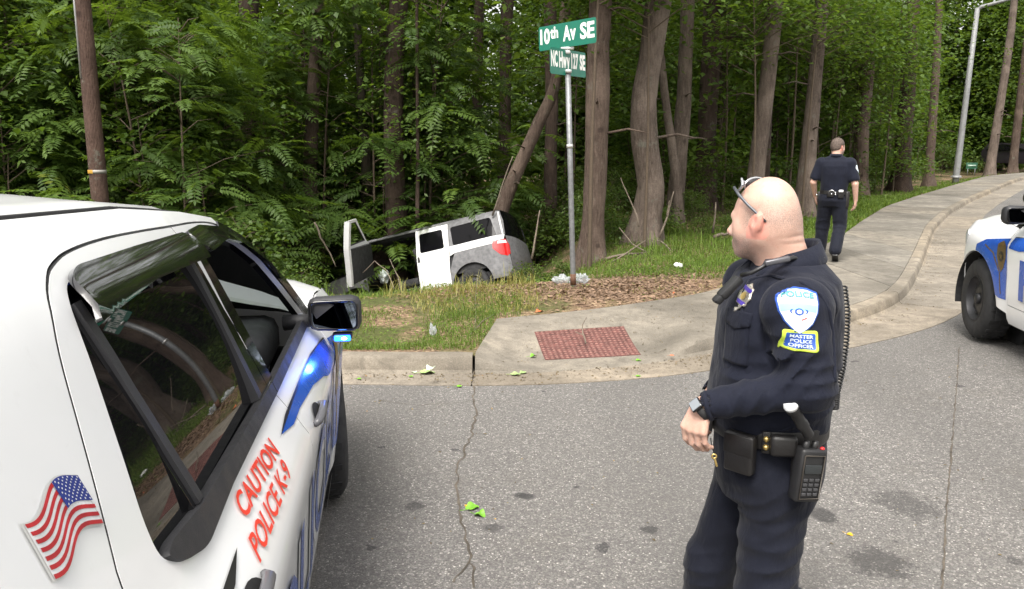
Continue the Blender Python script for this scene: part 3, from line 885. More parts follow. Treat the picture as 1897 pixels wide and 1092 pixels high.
PROTO = {}
def proto(kind, i, fol, stem): PROTO.setdefault(kind, []).append((fol, stem))
rg = np.random.default_rng(11)
for i, (H, nb, sp) in enumerate([(3.6, 16, 1.25), (4.6, 20, 1.6), (2.3, 12, 1.0), (5.6, 22, 1.7)]):      # compound-leaved saplings
    tips, a = branch_pts(rg, H, nb, sp)
    nf = 8; B0 = np.repeat(tips, nf, 0); hd = np.repeat(a, nf) + rg.normal(0, 1.15, len(B0)); B0 = B0 + rg.normal(0, .10, B0.shape)
    V, F, T = fronds(B0, hd, rg)
    fo = np_mesh('fronds', V, F, {'tint': T}); fo.materials.append(M_PIN)
    st = stem_mesh('stem', rg, H, tips); st.materials.append(M_TWIG); proto('pinnate', i, fo, st)
def broad(rng, tips, a, per, L, W, flat=.35, sprd=.34):
    n = len(tips) * per; C = np.repeat(tips, per, 0); A = np.repeat(a, per)
    t = rng.uniform(0, 1, n)
    C = C * np.stack([1 - .55 * t * 0.6, 1 - .55 * t * 0.6, np.ones(n)], 1) + rng.normal(0, 1, (n, 3)) * np.array([sprd, sprd, sprd * .42])
    d = np.stack([np.cos(A + rng.normal(0, 1.2, n)), np.sin(A + rng.normal(0, 1.2, n)), rng.normal(-.25, .3, n)], 1)
    N = np.stack([rng.normal(0, flat, n), rng.normal(0, flat, n), np.ones(n)], 1)
    tint = np.clip(np.repeat(rng.uniform(.1, .75, len(tips)), per) + rng.normal(0, .14, n), 0, 1)
    return leaves_mesh(C, d, N, L * rng.uniform(.7, 1.25, n), W * rng.uniform(.75, 1.2, n), tint)
for i, (H, nb, sp) in enumerate([(3.4, 26, 1.2), (4.8, 34, 1.5), (2.2, 20, 1.0), (6.0, 40, 1.8)]):       # broad-leaved saplings
    tips, a = branch_pts(rg, H, nb, sp)
    V, F, T = broad(rg, tips, a, 46, .125, .085)
    fo = np_mesh('leaves', V, F, {'tint': T}); fo.materials.append(M_BRD)
    st = stem_mesh('stem', rg, H, tips, .028); st.materials.append(M_TWIG); proto('broad', i, fo, st)
for i, (H, nb, sp) in enumerate([(5.4, 30, 1.7), (6.0, 34, 2.0)]):                                        # young trees leafy only above head height
    tips, a = branch_pts(rg, H, nb, sp, .58)
    V, F, T = broad(rg, tips, a, 52, .125, .09)
    fo = np_mesh('leaves', V, F, {'tint': T}); fo.materials.append(M_BRD)
    st = stem_mesh('stem', rg, H, tips, .034); st.materials.append(M_TWIG); proto('bough', i, fo, st)
for i, (H, nb, sp) in enumerate([(.8, 22, .55), (1.2, 30, .75), (.5, 18, .5)]):                           # low bushes
    tips, a = branch_pts(rg, H, nb, sp, .05)
    V, F, T = broad(rg, tips, a, 34, .075, .05, .6, .15)
    fo = np_mesh('leaves', V, F, {'tint': T}); fo.materials.append(M_SHR)
    st = stem_mesh('stem', rg, H, tips, .012); st.materials.append(M_TWIG); proto('bush', i, fo, st)
for i, (z0, z1, rad, n_) in enumerate([(5.5, 15, 3.6, 150), (7, 18, 4.2, 170), (4, 12, 3.0, 130)]):        # crowns of the tall trees
    z = rg.uniform(z0, z1, n_); a = rg.uniform(0, 2 * math.pi, n_); r = rad * np.sqrt(rg.uniform(0, 1, n_)) * (1 - .35 * ((z - z0) / (z1 - z0)))
    tips = np.stack([r * np.cos(a), r * np.sin(a), z], 1)
    V, F, T = broad(rg, tips, a, 8, .17, .12, .5, .6)
    fo = np_mesh('crown', V, F, {'tint': T}); fo.materials.append(M_CAN); PROTO.setdefault('crown', []).append((fo, None))
for i, (H, rad, n_) in enumerate([(11, 2.6, 210), (9, 2.2, 190), (13, 3.0, 230)]):                         # whole trees far back, leafy to the ground
    z = H * rg.uniform(0.02, 1, n_) ** .9; a = rg.uniform(0, 2 * math.pi, n_); r = rad * np.sqrt(rg.uniform(.05, 1, n_)) * (1 - .45 * (z / H))
    tips = np.stack([r * np.cos(a), r * np.sin(a), z], 1)
    V, F, T = broad(rg, tips, a, 22, .26, .19, .55, .42)
    fo = np_mesh('crown', V, F, {'tint': T}); fo.materials.append(M_CAN)
    tr = MB().tube([(0, 0, -.6), (.1, 0, H * .4), (.05, .1, H * .85)], [.17, .13, .05], 8, False)
    me = bpy.data.meshes.new('trunk'); me.from_pydata(tr.v, [], tr.f); me.shade_smooth(); me.materials.append(M_BARKD); PROTO.setdefault('far', []).append((fo, me))

def plant(kind, i, x, y, sc, label, cat, group, name, rz=None, dz=0.0, stemname='stem', folname='foliage', sz=1.0):
    fo, st = PROTO[kind][i % len(PROTO[kind])]
    e = empty(name, (x, y, floor_z(x, y) + dz), RNG.uniform(0, 6.28) if rz is None else rz); e.scale = (sc, sc, sc * sz)
    tag(e, label, cat, group)
    o = bpy.data.objects.new(folname, fo); COL.objects.link(o); o.parent = e
    if st is not None:
        o2 = bpy.data.objects.new(stemname, st); COL.objects.link(o2); o2.parent = e
    return e

def in_wood(x, y, m=.8):
    k = (Lp[:, 1] > 9)
    return x < float(np.interp(y, Lp[k, 1], Lp[k, 0])) - m
REG = [(-9e9, 'at the far left above the white patrol car roof'), (130, 'around the foot of the utility pole'), (300, 'between the utility pole and the torn-open car door'), (560, 'behind the torn-open car door'), (720, 'behind the crashed car roof'), (930, 'between the crashed car and the sign pole'), (1065, 'just right of the sign pole'), (1180, 'beside the S-bent tree'), (1300, 'behind the bald officer'), (1440, 'left of the walking officer'), (1600, 'right of the walking officer'), (1745, 'beyond the lamp post')]
def where(x, y):
    u = 948.5 + CAM_F * x / (y * math.cos(CAM_PITCH) + .3); r = [n_ for u0, n_ in REG if u >= u0][-1]; return r
def trunk_path(pix, y, top=15.0, seed=0):
    """trunk through photo pixels (u, v, width px) at depth y, taken down into the ground and up out of the picture"""
    P = []; Rr = []
    for (u, v, w) in sorted(pix, key=lambda q: -q[1]):
        p = at(u, v, y); zc = y * math.cos(CAM_PITCH) + (CAM_H - p.z) * math.sin(CAM_PITCH)
        P.append(p); Rr.append(w * .5 * zc / CAM_F)
    d = (P[0] - P[1]); z0 = floor_z(P[0].x, P[0].y) - .35
    if P[0].z > z0 + .2:
        k = (P[0].z - z0); d = d / max(.05, -d.z) ; q = P[0] + Vector((d.x * .6, d.y, -1)) * k
        P.insert(0, q); Rr.insert(0, Rr[0] * 1.35)
    d = (P[-1] - P[-2]).normalized(); 
    while P[-1].z < top:
        d = (d * .85 + Vector((0, 0, 1)) * .15).normalized(); P.append(P[-1] + d * 1.6); Rr.append(Rr[-1] * .93)
    # finer rings
    Q = []; S = []
    for i in range(len(P) - 1):
        p0, p1, p2, p3 = P[max(0, i - 1)], P[i], P[i + 1], P[min(len(P) - 1, i + 2)]
        n = max(2, int((p2 - p1).length / .22))
        for k in range(n):
            t = k / n; t2, t3 = t * t, t * t * t
            Q.append(.5 * ((2 * p1) + (p2 - p0) * t + (2 * p0 - 5 * p1 + 4 * p2 - p3) * t2 + (3 * p1 - p0 - 3 * p2 + p3) * t3)); S.append(Rr[i] * (1 - t) + Rr[i + 1] * t)
    return Q, S
def trunk_mesh(Q, S, seed, rough=.10, n=18, flare=.75):
    mb = MB(); mb.tube(Q, S, n, False)
    z0 = Q[0].z
    for j in range(len(mb.v)):
        i = j // n; p = Vector(mb.v[j]); c = Q[i]; r = (p - c)
        f = 1 + rough * noise.noise((p.x * 4, p.y * 4, p.z * 1.1 + seed * 7)) + rough * .6 * noise.noise((p.x * 11, p.y * 11, p.z * 3 + seed))
        f += .10 * max(0, noise.noise((p.x * 2.2, p.y * 2.2, p.z * 1.7 + seed * 3)) - .25) * 2.2
        f += flare * math.exp(-max(0, p.z - z0 - .3) / .40) * (.6 + .5 * math.sin(3 * (j % n) * 2 * math.pi / n + seed))
        mb.v[j] = tuple(c + r * f)
    return mb
def big_tree(label, pix, y, mat, seed, top=15.0, crown=0, rough=.10, crown_scale=1.0, limbs=True):
    Q, S = trunk_path(pix, y, top)
    base = Q[0].copy(); base.z = floor_z(base.x, base.y)
    e = empty('tree', base); tag(e, label, 'tree', 'tall trees along the wood edge')
    mb = trunk_mesh(Q, S, seed, rough); M = Matrix.Translation(-base)
    mb.build('trunk', mat, e, M=M, fix=False)
    if limbs:
        rr = random.Random(seed)
        for _ in range(3):                                            # dead stubs on the bare stem
            zt = base.z + rr.uniform(1.6, 5.5); i = min(range(len(Q)), key=lambda k_: abs(Q[k_].z - zt)); a = rr.uniform(2.6, 6.6); L_ = rr.uniform(.25, .8); p = Q[i]; sb_ = MB(); r0 = max(.012, S[i] * .14)
            sb_.tube([p, p + Vector((math.cos(a) * (S[i] + L_ * .5), math.sin(a) * (S[i] + L_ * .5), L_ * .15)), p + Vector((math.cos(a) * (S[i] + L_), math.sin(a) * (S[i] + L_), L_ * .05))], [r0, r0 * .7, r0 * .3], 6)
            sb_.build('branch_stub', mat, e, M=M, fix=False)
        for _ in range(4):
            i = int(len(Q) * rr.uniform(.66, .95)); a = rr.uniform(0, 6.28); L_ = rr.uniform(1.2, 2.6); p = Q[i]; lb = MB()
            lb.tube([p, p + Vector((math.cos(a) * L_ * .5, math.sin(a) * L_ * .5, L_ * .35)), p + Vector((math.cos(a) * L_, math.sin(a) * L_, L_ * .5))], [S[i] * .4, S[i] * .26, S[i] * .08], 6, False)
            lb.build('limb', mat, e, M=M, fix=False)
    fo, _ = PROTO['crown'][crown % 3]
    o = bpy.data.objects.new('crown', fo); COL.objects.link(o); o.parent = e
    tip = Q[int(len(Q) * .75)] - base; o.location = (tip.x, tip.y, .3); o.rotation_euler = (0, 0, seed * 1.3); o.scale = (crown_scale,) * 3
    return e

T_ = big_tree
T_('straight thick brown tree just behind the street sign pole', [(1112, -10, 42), (1108, 140, 42), (1104, 300, 42), (1100, 400, 40), (1099, 480, 46)], 13.6, M_BARK, 1)
T_('thick tree with an S-bent pale brown trunk right of the street sign', [(1222, -10, 50), (1208, 90, 44), (1192, 190, 46), (1194, 260, 50), (1207, 345, 46), (1200, 400, 46), (1194, 470, 56)], 14.2, M_BARKG, 2, crown=1)
T_('grey upright trunk of a forked pair behind the S-bent tree', [(1272, 60, 26), (1266, 200, 27), (1256, 320, 28), (1246, 450, 30)], 17.5, M_BARKG, 3, crown=2)
T_('thin grey slanting stem of the forked pair behind the S-bent tree', [(1222, 90, 14), (1236, 210, 15), (1252, 330, 17), (1258, 450, 20)], 17.0, M_BARKG, 4, crown=2)
T_('dim brown straight tree between the forked pair and the pale leaning tree', [(1322, -10, 36), (1318, 100, 35), (1309, 250, 34), (1304, 380, 36)], 20.5, M_BARKD, 5)
T_('pale tree rising behind the bald officer and leaning right', [(1440, -20, 28), (1432, 60, 28), (1418, 180, 29), (1403, 300, 30), (1392, 420, 36)], 17.2, M_BARKG, 6, crown=1, rough=.05)
T_('pale straight tree rising just left of the walking officer', [(1524, -20, 24), (1516, 80, 24), (1505, 200, 26), (1494, 320, 30), (1490, 390, 34)], 18.5, M_BARKG, 7, crown=2, rough=.05)
T_('reddish dim tree behind the right shoulder of the walking officer', [(1612, 60, 22), (1606, 150, 24), (1598, 230, 24), (1594, 330, 26)], 27, M_BARK, 8)
T_('dark tree between the walking officer and the lamp post', [(1688, 40, 26), (1682, 150, 27), (1674, 260, 28), (1670, 320, 30)], 31, M_BARKD, 9, crown=1)
T_('slim dim tree nearer the lamp post on its left', [(1738, 40, 13), (1732, 160, 14), (1724, 280, 15), (1722, 320, 16)], 36, M_BARK, 10)
T_('slender tree leaning right just right of the lamp post', [(1880, -10, 12), (1870, 80, 13), (1852, 200, 14), (1836, 300, 16)], 44, M_BARKG, 11, rough=.04)
T_('slender tree at the bend above the dark distant car', [(1897, 120, 12), (1888, 200, 13), (1878, 290, 14)], 48, M_BARK, 12, crown=2, rough=.04)
T_('thick dark tree rising behind the front of the crashed car', [(740, -10, 36), (732, 90, 36), (729, 230, 36), (731, 330, 38), (734, 440, 42)], 17.8, M_BARKD, 13, crown=1)
T_('mossy trunk with peeling bark left of the thick dark tree', [(668, 150, 15), (674, 240, 18), (680, 320, 20), (680, 400, 24)], 18.9, M_BARKM, 14)
T_('brown trunk half hidden by leaves behind the open car door', [(588, 60, 24), (580, 180, 24), (576, 280, 25), (574, 380, 28)], 18.5, M_BARK, 15)
T_('curved leaning trunk rising from behind the rear of the crashed car', [(1038, 90, 19), (1026, 165, 20), (998, 228, 23), (966, 300, 24), (940, 360, 26), (922, 420, 30)], 16.6, M_BARK, 16, crown=2)
T_('dim trunk close on the left of the sign pole', [(1020, 60, 24), (1022, 190, 24), (1020, 300, 23), (1019, 420, 26)], 18.2, M_BARKD, 17, crown=1)
T_('dark trunk against sky gaps left of the green signs', [(942, -10, 24), (938, 60, 22), (936, 160, 22), (934, 300, 24)], 24, M_BARKD, 18, crown_scale=.85)
T_('second dark trunk against sky gaps, further from the signs', [(888, -10, 18), (886, 80, 18), (884, 200, 18), (882, 320, 20)], 23, M_BARKD, 19, crown_scale=.85)
T_('thin straight sapling trunk right of the thick dark tree', [(772, -10, 6), (773, 150, 6), (774, 300, 7), (773, 430, 8)], 16.9, M_BARKD, 20, top=9, crown=2, crown_scale=.6, limbs=False)
T_('dark trunk close behind the left of the utility pole', [(126, -10, 26), (132, 60, 26), (138, 160, 26), (146, 300, 28)], 15.5, M_BARKD, 21)
T_('dim trunk among fronds between utility pole and open car door', [(466, 40, 26), (462, 160, 26), (458, 300, 28), (456, 400, 30)], 20, M_BARKD, 22, crown=1)
T_('thin dim trunk right of the utility pole', [(262, 60, 16), (256, 180, 16), (250, 300, 18)], 17, M_BARKD, 23)
T_('dim trunk at the far left edge behind the white roof', [(18, 20, 24), (22, 160, 24), (28, 300, 26)], 16, M_BARKD, 24, crown=2)

# utility pole among the fronds on the left
PY = 11.2; ub = at(186, 380, PY); ub.z = floor_z(ub.x, ub.y)
up_ = empty('utility_pole', ub); tag(up_, 'reddish brown wooden utility pole with a small yellow and white tag', 'utility pole')
M_POLE = bark('pole_wood', (.045, .028, .022), (.100, .064, .050), 2.0)
A_ = at(186, 375, PY) - ub; B_ = at(152, 0, PY) - ub; d_ = (B_ - A_)
pp = [A_ - d_ * ((A_.z + .4) / d_.z), A_, B_, B_ + d_ * 1.4]
MB().tube([pp[0], pp[1], pp[2], pp[3]], [.116, .113, .105, .09], 18, True).build('shaft', M_POLE, up_, fix=False)
tg = at(176, 316, PY) - ub; ax = d_.normalized()
tb = MB().lathe([(.1115, -.024), (.1145, -.024), (.1145, .024), (.1115, .024)], (0, 0, 0), n=18)
to = tb.build('band', simple('pole_band', (.26, .25, .23), .6, .2), up_, M=Matrix.Translation(A_.lerp(B_, .158)) @ ax.to_track_quat('Z', 'Y').to_matrix().to_4x4())
yb = MB().box((0, 0, 0), (.07, .012, .05), bevel=.003)
yb.build('tag', simple('yellow_tag', (.42, .24, .03), .5), up_, M=Matrix.Translation(A_.lerp(B_, .158) + Vector((-.045, -.108, 0))))
cd = MB().tube([A_.lerp(B_, .62) + Vector((-.06, -.096, 0)), B_ + Vector((-.06, -.089, 0)), B_ + d_ * 1.3 + Vector((-.05, -.085, 0))], .014, 6)
cd.build('conduit', simple('galvanised_conduit', (.40, .40, .40), .45, .5), up_)

# saplings and bushes, each a plant of its own
def upx(x, y): return 948.5 + CAM_F * x / (y * math.cos(CAM_PITCH) + .3)
def gap(x, y, far=False):
    u = upx(x, y); mg = .95 * CAM_F / y if far else 0; return (far and 19.8 < y < 58 and (905 - mg < u < 985 + mg or (205 - mg * .5 < u < 225 + mg * .5))) or (abs(u - 1795) < 60 and 18 < y < 41) or (abs(u - 172) < 62 and y < 13.2)
def scatter(kind, pts, label, cat, group, name, smin=.85, smax=1.15, sz=1.0, m=.5):
    for k, (x, y) in enumerate(pts):
        if not in_wood(x, y, min(m, .5) if y < 18 else m) or (kind != 'bush' and gap(x, y, y > 19.8)): continue
        wh = where(x, y); plant(kind, int(RNG.integers(0, 99)), x, y, RNG.uniform(smin, smax), label + ' ' + wh, cat, group + ' ' + wh, name, sz=sz)
def clear(x, y):
    """kept free: the crashed car and the ground round it"""
    return -4.7 < x < 1.0 and y < 17.6 and y > 8
def rnd(n, x0, x1, y0, y1, skew=0.0, ok=None):
    out = []
    while len(out) < n:
        x = RNG.uniform(x0, x1); y = RNG.uniform(y0, y1) + skew * x
        if ok is None or ok(x, y): out.append((x, y))
    return out
nc = lambda x, y: not clear(x, y)
G_F = 'compound-leaved saplings'; L_F = 'sapling with drooping compound leaves'
scatter('pinnate', rnd(15, -9.5, -3.6, 11.4, 14.2, ok=nc), L_F, 'sapling', G_F, 'sapling', .95, 1.3)
scatter('pinnate', rnd(22, -13, -2.6, 14.4, 18.5, ok=nc), L_F, 'sapling', G_F, 'sapling', 1.2, 1.6)
scatter('pinnate', rnd(14, -5.5, .6, 18.0, 21.0, ok=nc), L_F, 'sapling', G_F, 'sapling', 1.2, 1.7)
for (x, y, sc_) in [(-2.9, 18.0, 1.4), (-1.9, 18.2, 1.3), (-5.2, 15.2, 1.3)]:
    plant('pinnate', int(RNG.integers(0, 9)), x, y, sc_, L_F + ' ' + where(x, y), 'sapling', G_F + ' ' + where(x, y), 'sapling')
G_B = 'broad-leaved saplings'; L_B = 'broad-leaved green sapling'
scatter('broad', rnd(11, -9.5, -3.8, 12.2, 15.5, ok=nc), L_B, 'sapling', G_B, 'sapling', .9, 1.5)
scatter('broad', rnd(22, -16, -1, 18, 25, ok=nc), L_B, 'sapling', G_B, 'sapling', 1.2, 1.7)
scatter('broad', rnd(18, -3, 6, 20.5, 27), L_B, 'sapling', G_B, 'sapling', 1.0, 1.5)
scatter('broad', rnd(26, 4, 16, 19, 26, .5), L_B, 'sapling', G_B, 'sapling', 1.0, 1.5, m=1.5)
scatter('broad', [(9.6, 25.6), (10.6, 27), (11.4, 28.8), (12.6, 30.8), (13.8, 33), (15.0, 35.5), (16.8, 38.2), (18.2, 40.5), (20.2, 43.2), (22.5, 46.4), (25, 50), (28, 53), (31, 56), (35, 59), (39, 62), (44, 66), (9, 27.5), (12, 32), (15, 38), (18, 43), (22, 49), (27, 56), (33, 62), (48, 70), (54, 74)], L_B, 'sapling', G_B, 'sapling', 1.1, 1.7, m=1.2)
scatter('bough', [(2.26, 13.55), (1.27, 12.95), (4.95, 16.6), (6.45, 17.8), (2.52, 14.9), (5.3, 20.2), (7.3, 21.2), (8.3, 22.6), (10.1, 25.4), (11.8, 28.4), (6.4, 23.5), (13.6, 31.4), (-2.4, 18.6), (1.35, 14.6), (-5.6, 15.4), (-9, 13.6)], 'young tree leafy above head height', 'tree', 'young trees spreading overhead', 'tree', .9, 1.25, m=1.0)
G_S = 'low bushes'; L_S = 'low leafy bush'
scatter('bush', rnd(30, -9, -3.3, 10.2, 13.2, ok=lambda x, y: y > 9.9 - .2 * (x + 2.5) and not (x > -4.2 and y > 11.5)), L_S, 'bush', G_S, 'bush', .6, 1.1)
scatter('bush', [(-4.9, 11.0), (-4.3, 11.4), (-3.9, 10.8), (-3.5, 11.2), (-3.15, 10.7), (-2.85, 11.0), (-4.6, 12.2), (-4.0, 12.4), (-3.4, 12.2), (-3.3, 10.2), (-2.75, 10.3), (-5.5, 11.6), (-5.2, 10.3)], L_S, 'bush', G_S, 'bush', .5, .95)
scatter('bush', rnd(9, -.1, 1.5, 12.4, 14.5), L_S, 'bush', G_S, 'bush', .5, .8)
scatter('bush', rnd(16, 1.2, 6.0, 14.6, 17.0, .25), L_S, 'bush', G_S, 'bush', .5, .9)
scatter('bush', rnd(26, 2, 10, 16.5, 21, .55), L_S, 'bush', G_S, 'bush', .7, 1.2, m=1.6)
scatter('bush', rnd(30, -6, 1.5, 17.4, 20.5), L_S, 'bush', G_S, 'bush', 1.0, 1.7)
scatter('bush', [(6.9, 19.2), (7.6, 20.6), (8.4, 21.9), (9.2, 23.6), (10.4, 25.4), (11.6, 27.2), (12.8, 29), (14.2, 31.5), (15.8, 34), (17.6, 36.8), (19.6, 40), (22, 43.2), (25, 47), (28.5, 50), (33, 53)], L_S, 'bush', G_S, 'bush', .9, 1.5, m=.7)
# the wood further in
def deep(n, x0, x1, y0, y1, skew=0., s0=.85, s1=1.25):
    for (x, y) in rnd(n, x0, x1, y0, y1, skew):
        if in_wood(x, y, 3.5) and not gap(x, y, True):
            wh = where(x, y); plant('far', int(RNG.integers(0, 9)), x, y, RNG.uniform(s0, s1), 'leafy tree deep in the wood ' + wh, 'tree', 'deep wood trees ' + wh, 'tree', stemname='trunk', folname='crown')
deep(22, -20, 2, 25, 33); deep(22, -4, 14, 28, 37, .1); deep(26, 10, 34, 34, 44, .55)
deep(30, -30, 12, 37, 49); deep(26, 8, 44, 46, 62, .35); deep(30, -40, 30, 56, 72); deep(22, 32, 80, 44, 60, .5)
for (x, y) in rnd(24, -14, 16, 19, 36):
    if not in_wood(x, y, 2.0) or gap(x, y, True): continue
    wh = where(x, y)
    zf = floor_z(x, y); e = empty('tree', (x, y, zf), RNG.uniform(0, 6)); tag(e, 'bare-stemmed tree in the shade ' + wh, 'tree', 'bare-stemmed trees ' + wh)
    r = RNG.uniform(.09, .2); lean = RNG.normal(0, .35, 2)
    MB().tube([(0, 0, -.5), (lean[0] * .2, lean[1] * .2, 3), (lean[0] * .6, lean[1] * .6, 7), (lean[0], lean[1], 14)], [r * 1.25, r, r * .85, r * .5], 10, False).build('trunk', [M_BARKD, M_BARK, M_BARKM][int(RNG.integers(0, 3))], e, fix=False)
    fo = PROTO['crown'][int(RNG.integers(0, 3))][0]; o = bpy.data.objects.new('crown', fo); COL.objects.link(o); o.parent = e; o.scale = (.9, .9, .95)
# trees across the street behind the photographer: seen in the windows and the mirror
for (x, y) in [(-26, -20), (-19, -23), (-12, -19), (-6, -22), (0, -20), (6, -23), (13, -19), (20, -22), (27, -20), (-32, -12), (-33, -4)]:
    e = plant('far', int(RNG.integers(0, 9)), x, y, RNG.uniform(1.0, 1.4), 'leafy tree across the street, seen only as a window reflection', 'tree', 'trees across the street', 'tree', stemname='trunk', folname='crown'); e.location.z = 0

# grass: blades on the bank and verge
def blades(n, area, hmin, hmax, w, rng, lean=.45):
    """area(rng, n) -> xy; three-point blades"""
    xy = area(rng, n); z = np.array([floor_z(x, y) for x, y in xy]); n = len(xy)
    ok = z > -2; xy, z = xy[ok], z[ok]; n = len(xy)
    h = rng.uniform(hmin, hmax, n) * (.7 + .5 * rng.uniform(0, 1, n)); a = rng.uniform(0, 6.28, n); l = rng.normal(0, lean, n) * h
    b = np.stack([xy[:, 0], xy[:, 1], z - .01], 1); dx = np.stack([np.cos(a), np.sin(a), np.zeros(n)], 1) * (w * rng.uniform(.6, 1.3, n))[:, None]
    ln = np.stack([np.cos(a + 1.57), np.sin(a + 1.57), np.zeros(n)], 1)
    m = b + ln * (l * .35)[:, None] + np.array([0, 0, 1]) * (h * .6)[:, None]; t = b + ln * l[:, None] + np.array([0, 0, 1]) * (h * (1 - .35 * np.abs(l) / h))[:, None]
    V = np.stack([b - dx, b + dx, m + dx * .7, m - dx * .7, t], 1).reshape(-1, 3); i = np.arange(n)[:, None] * 5
    F = np.concatenate([i + [[0, 1, 2]], i + [[0, 2, 3]], i + [[3, 2, 4]]])
    return V, F, np.repeat(np.clip(rng.normal(.5, .22, n), 0, 1), 5)
def along(i0, i1, d0, d1, power=1.0):
    def f(rng, n):
        k = rng.uniform(i0, i1 - 1.01, n); j = k.astype(int); t = (k - j)[:, None]
        # even by length
        L0 = Le[j] * (1 - t) + Le[j + 1] * t
        return L0 + D0 * (d0 + (d1 - d0) * rng.uniform(0, 1, n) ** power)[:, None]
    return f
def patch_mask(xy, rng, thr, sc=1.2):
    v = vnoise(xy[:, 0] * sc, xy[:, 1] * sc, np.zeros(len(xy)), 3) + rng.normal(0, .15, len(xy)); return v > thr
def bare(xy):
    a = -.32; x = xy[:, 0] - .9; y = xy[:, 1] - 9.75; u = x * math.cos(a) + y * math.sin(a); v = -x * math.sin(a) + y * math.cos(a)
    return (u / 1.75) ** 2 + (v / .95) ** 2 < 1
def masked(f, test):
    def g(rng, n):
        xy = f(rng, n); return xy[test(xy, rng)]
    return g
rgr = np.random.default_rng(5)
def rect(x0, x1, y0, y1):
    def f(rng, n): return np.stack([rng.uniform(x0, x1, n), rng.uniform(y0, y1, n)], 1)
    return f
parts = [
    blades(17000, masked(rect(-3.2, -.16, 6.62, 8.3), lambda p, r: (p[:, 1] > 6.70) & patch_mask(p, r, -.35, 1.9)), .025, .085, .0032, rgr, .9),
    blades(10000, masked(rect(-6.5, -1.5, 6.7, 10.5), lambda p, r: patch_mask(p, r, -.3, 1.6)), .03, .12, .0036, rgr, .8),
    blades(9000, masked(rect(-3.2, .1, 7.9, 10.4), lambda p, r: ~bare(p) & patch_mask(p, r, .0, 1.7)), .03, .12, .0036, rgr, .8),
    blades(3000, masked(rect(.9, 7.5, 12.6, 17.5), lambda p, r: patch_mask(p, r, -.05, 1.6)), .14, .42, .006, rgr, .6),
    blades(1800, masked(rect(-7, -1.0, 9.0, 11.5), lambda p, r: patch_mask(p, r, .05, 1.6)), .12, .38, .005, rgr, .6),
    blades(2200, masked(rect(-.4, 2.6, 8.6, 10.8), lambda p, r: bare(p) & patch_mask(p, r, .55, 2.2)), .03, .08, .003, rgr, .9),
    blades(42000, masked(rect(.6, 7.5, 9.4, 16), lambda p, r: ~bare(p) & (p[:, 1] > 10.5) & patch_mask(p, r, -.7, 1.7)), .04, .12, .0045, rgr, .9),
    blades(30000, masked(rect(2.2, 14, 10, 27), lambda p, r: patch_mask(p, r, -.8)), .04, .13, .007, rgr, .8),
]
iq = int(np.argmin(np.abs(Bp[:, 0] - 6.4))); iz = int(np.argmin(np.abs(Bp[:, 0] - 44)))
parts.append(blades(22000, along(iq, iz, .02, 2.6), .05, .15, .012, rgr))
def off_paving(xy):
    keep = np.ones(len(xy), bool)
    for k in range(0, len(xy)):
        pass
    return keep
V, F, T = join(parts)
# drop blades that would stand on the paving
Lx = Le[:, 0]; o_ = np.argsort(Lx)
roots = V.reshape(-1, 5, 3)[:, 0]; 
inner = np.interp(roots[:, 0], Le[iR:, 0], Le[iR:, 1]); inner = np.where(roots[:, 0] < -.17, 6.66, inner)
kp = roots[:, 1] > inner + .015
V = V.reshape(-1, 5, 3)[kp].reshape(-1, 3); n = len(V) // 5; i = np.arange(n)[:, None] * 5; F = np.concatenate([i + [[0, 1, 2]], i + [[0, 2, 3]], i + [[3, 2, 4]]]); T = T.reshape(-1, 5)[kp].ravel()
g = link_mesh('grass', np_mesh('grass', V, F, {'tint': T}), M_GRS, smooth=False); tag(g, kind='stuff')
# dry, pale grass on the crest in front of the crashed car
parts = [blades(900, masked(rect(-1.5, .3, 9.0, 10.3), lambda p, r: patch_mask(p, r, .15, 2.1)), .10, .34, .0038, rgr, .8),
         blades(6000, masked(rect(-3.4, .3, 8.2, 10.3), lambda p, r: patch_mask(p, r, .0, 1.4)), .03, .11, .0036, rgr, 1.1),
         blades(1500, masked(rect(-.4, 2.6, 8.6, 10.3), lambda p, r: patch_mask(p, r, .1, 2)), .03, .08, .003, rgr, 1.5)]
V, F, T = join(parts); roots = V.reshape(-1, 5, 3)[:, 0]; inner = np.where(roots[:, 0] < -.17, 6.66, np.interp(roots[:, 0], Le[iR:, 0], Le[iR:, 1])); kp = roots[:, 1] > inner + .03
V = V.reshape(-1, 5, 3)[kp].reshape(-1, 3); n = len(V) // 5; i = np.arange(n)[:, None] * 5; F = np.concatenate([i + [[0, 1, 2]], i + [[0, 2, 3]], i + [[3, 2, 4]]]); T = T.reshape(-1, 5)[kp].ravel()
g = link_mesh('dry_grass', np_mesh('dry_grass', V, F, {'tint': T}), M_DRY, smooth=False); tag(g, kind='stuff')
# fallen leaves lying on the bare patch and the wood floor
n = 5200; xy = np.concatenate([np.stack([rgr.normal(.9, .95, n), rgr.normal(9.75, .6, n)], 1), np.stack([rgr.uniform(-6, 9, 5000), rgr.uniform(10, 24, 5000)], 1)])
inner = np.where(xy[:, 0] < -.17, 6.66, np.interp(xy[:, 0], Le[iR:, 0], Le[iR:, 1])); xy = xy[xy[:, 1] > inner - .05]
z = np.array([floor_z(x, y) for x, y in xy]); n = len(xy); a = rgr.uniform(0, 6.28, n)
V, F, T = leaves_mesh(np.stack([xy[:, 0], xy[:, 1], z + .012], 1), np.stack([np.cos(a), np.sin(a), rgr.normal(0, .2, n)], 1), np.stack([rgr.normal(0, .3, n), rgr.normal(0, .3, n), np.ones(n)], 1), .055 * rgr.uniform(.5, 1.3, n), .035 * rgr.uniform(.6, 1.2, n), rgr.uniform(0, 1, n))
M_LIT = leaf_mat('leaf_litter', (.085, .055, .038), (.32, .215, .145), .1, .8)
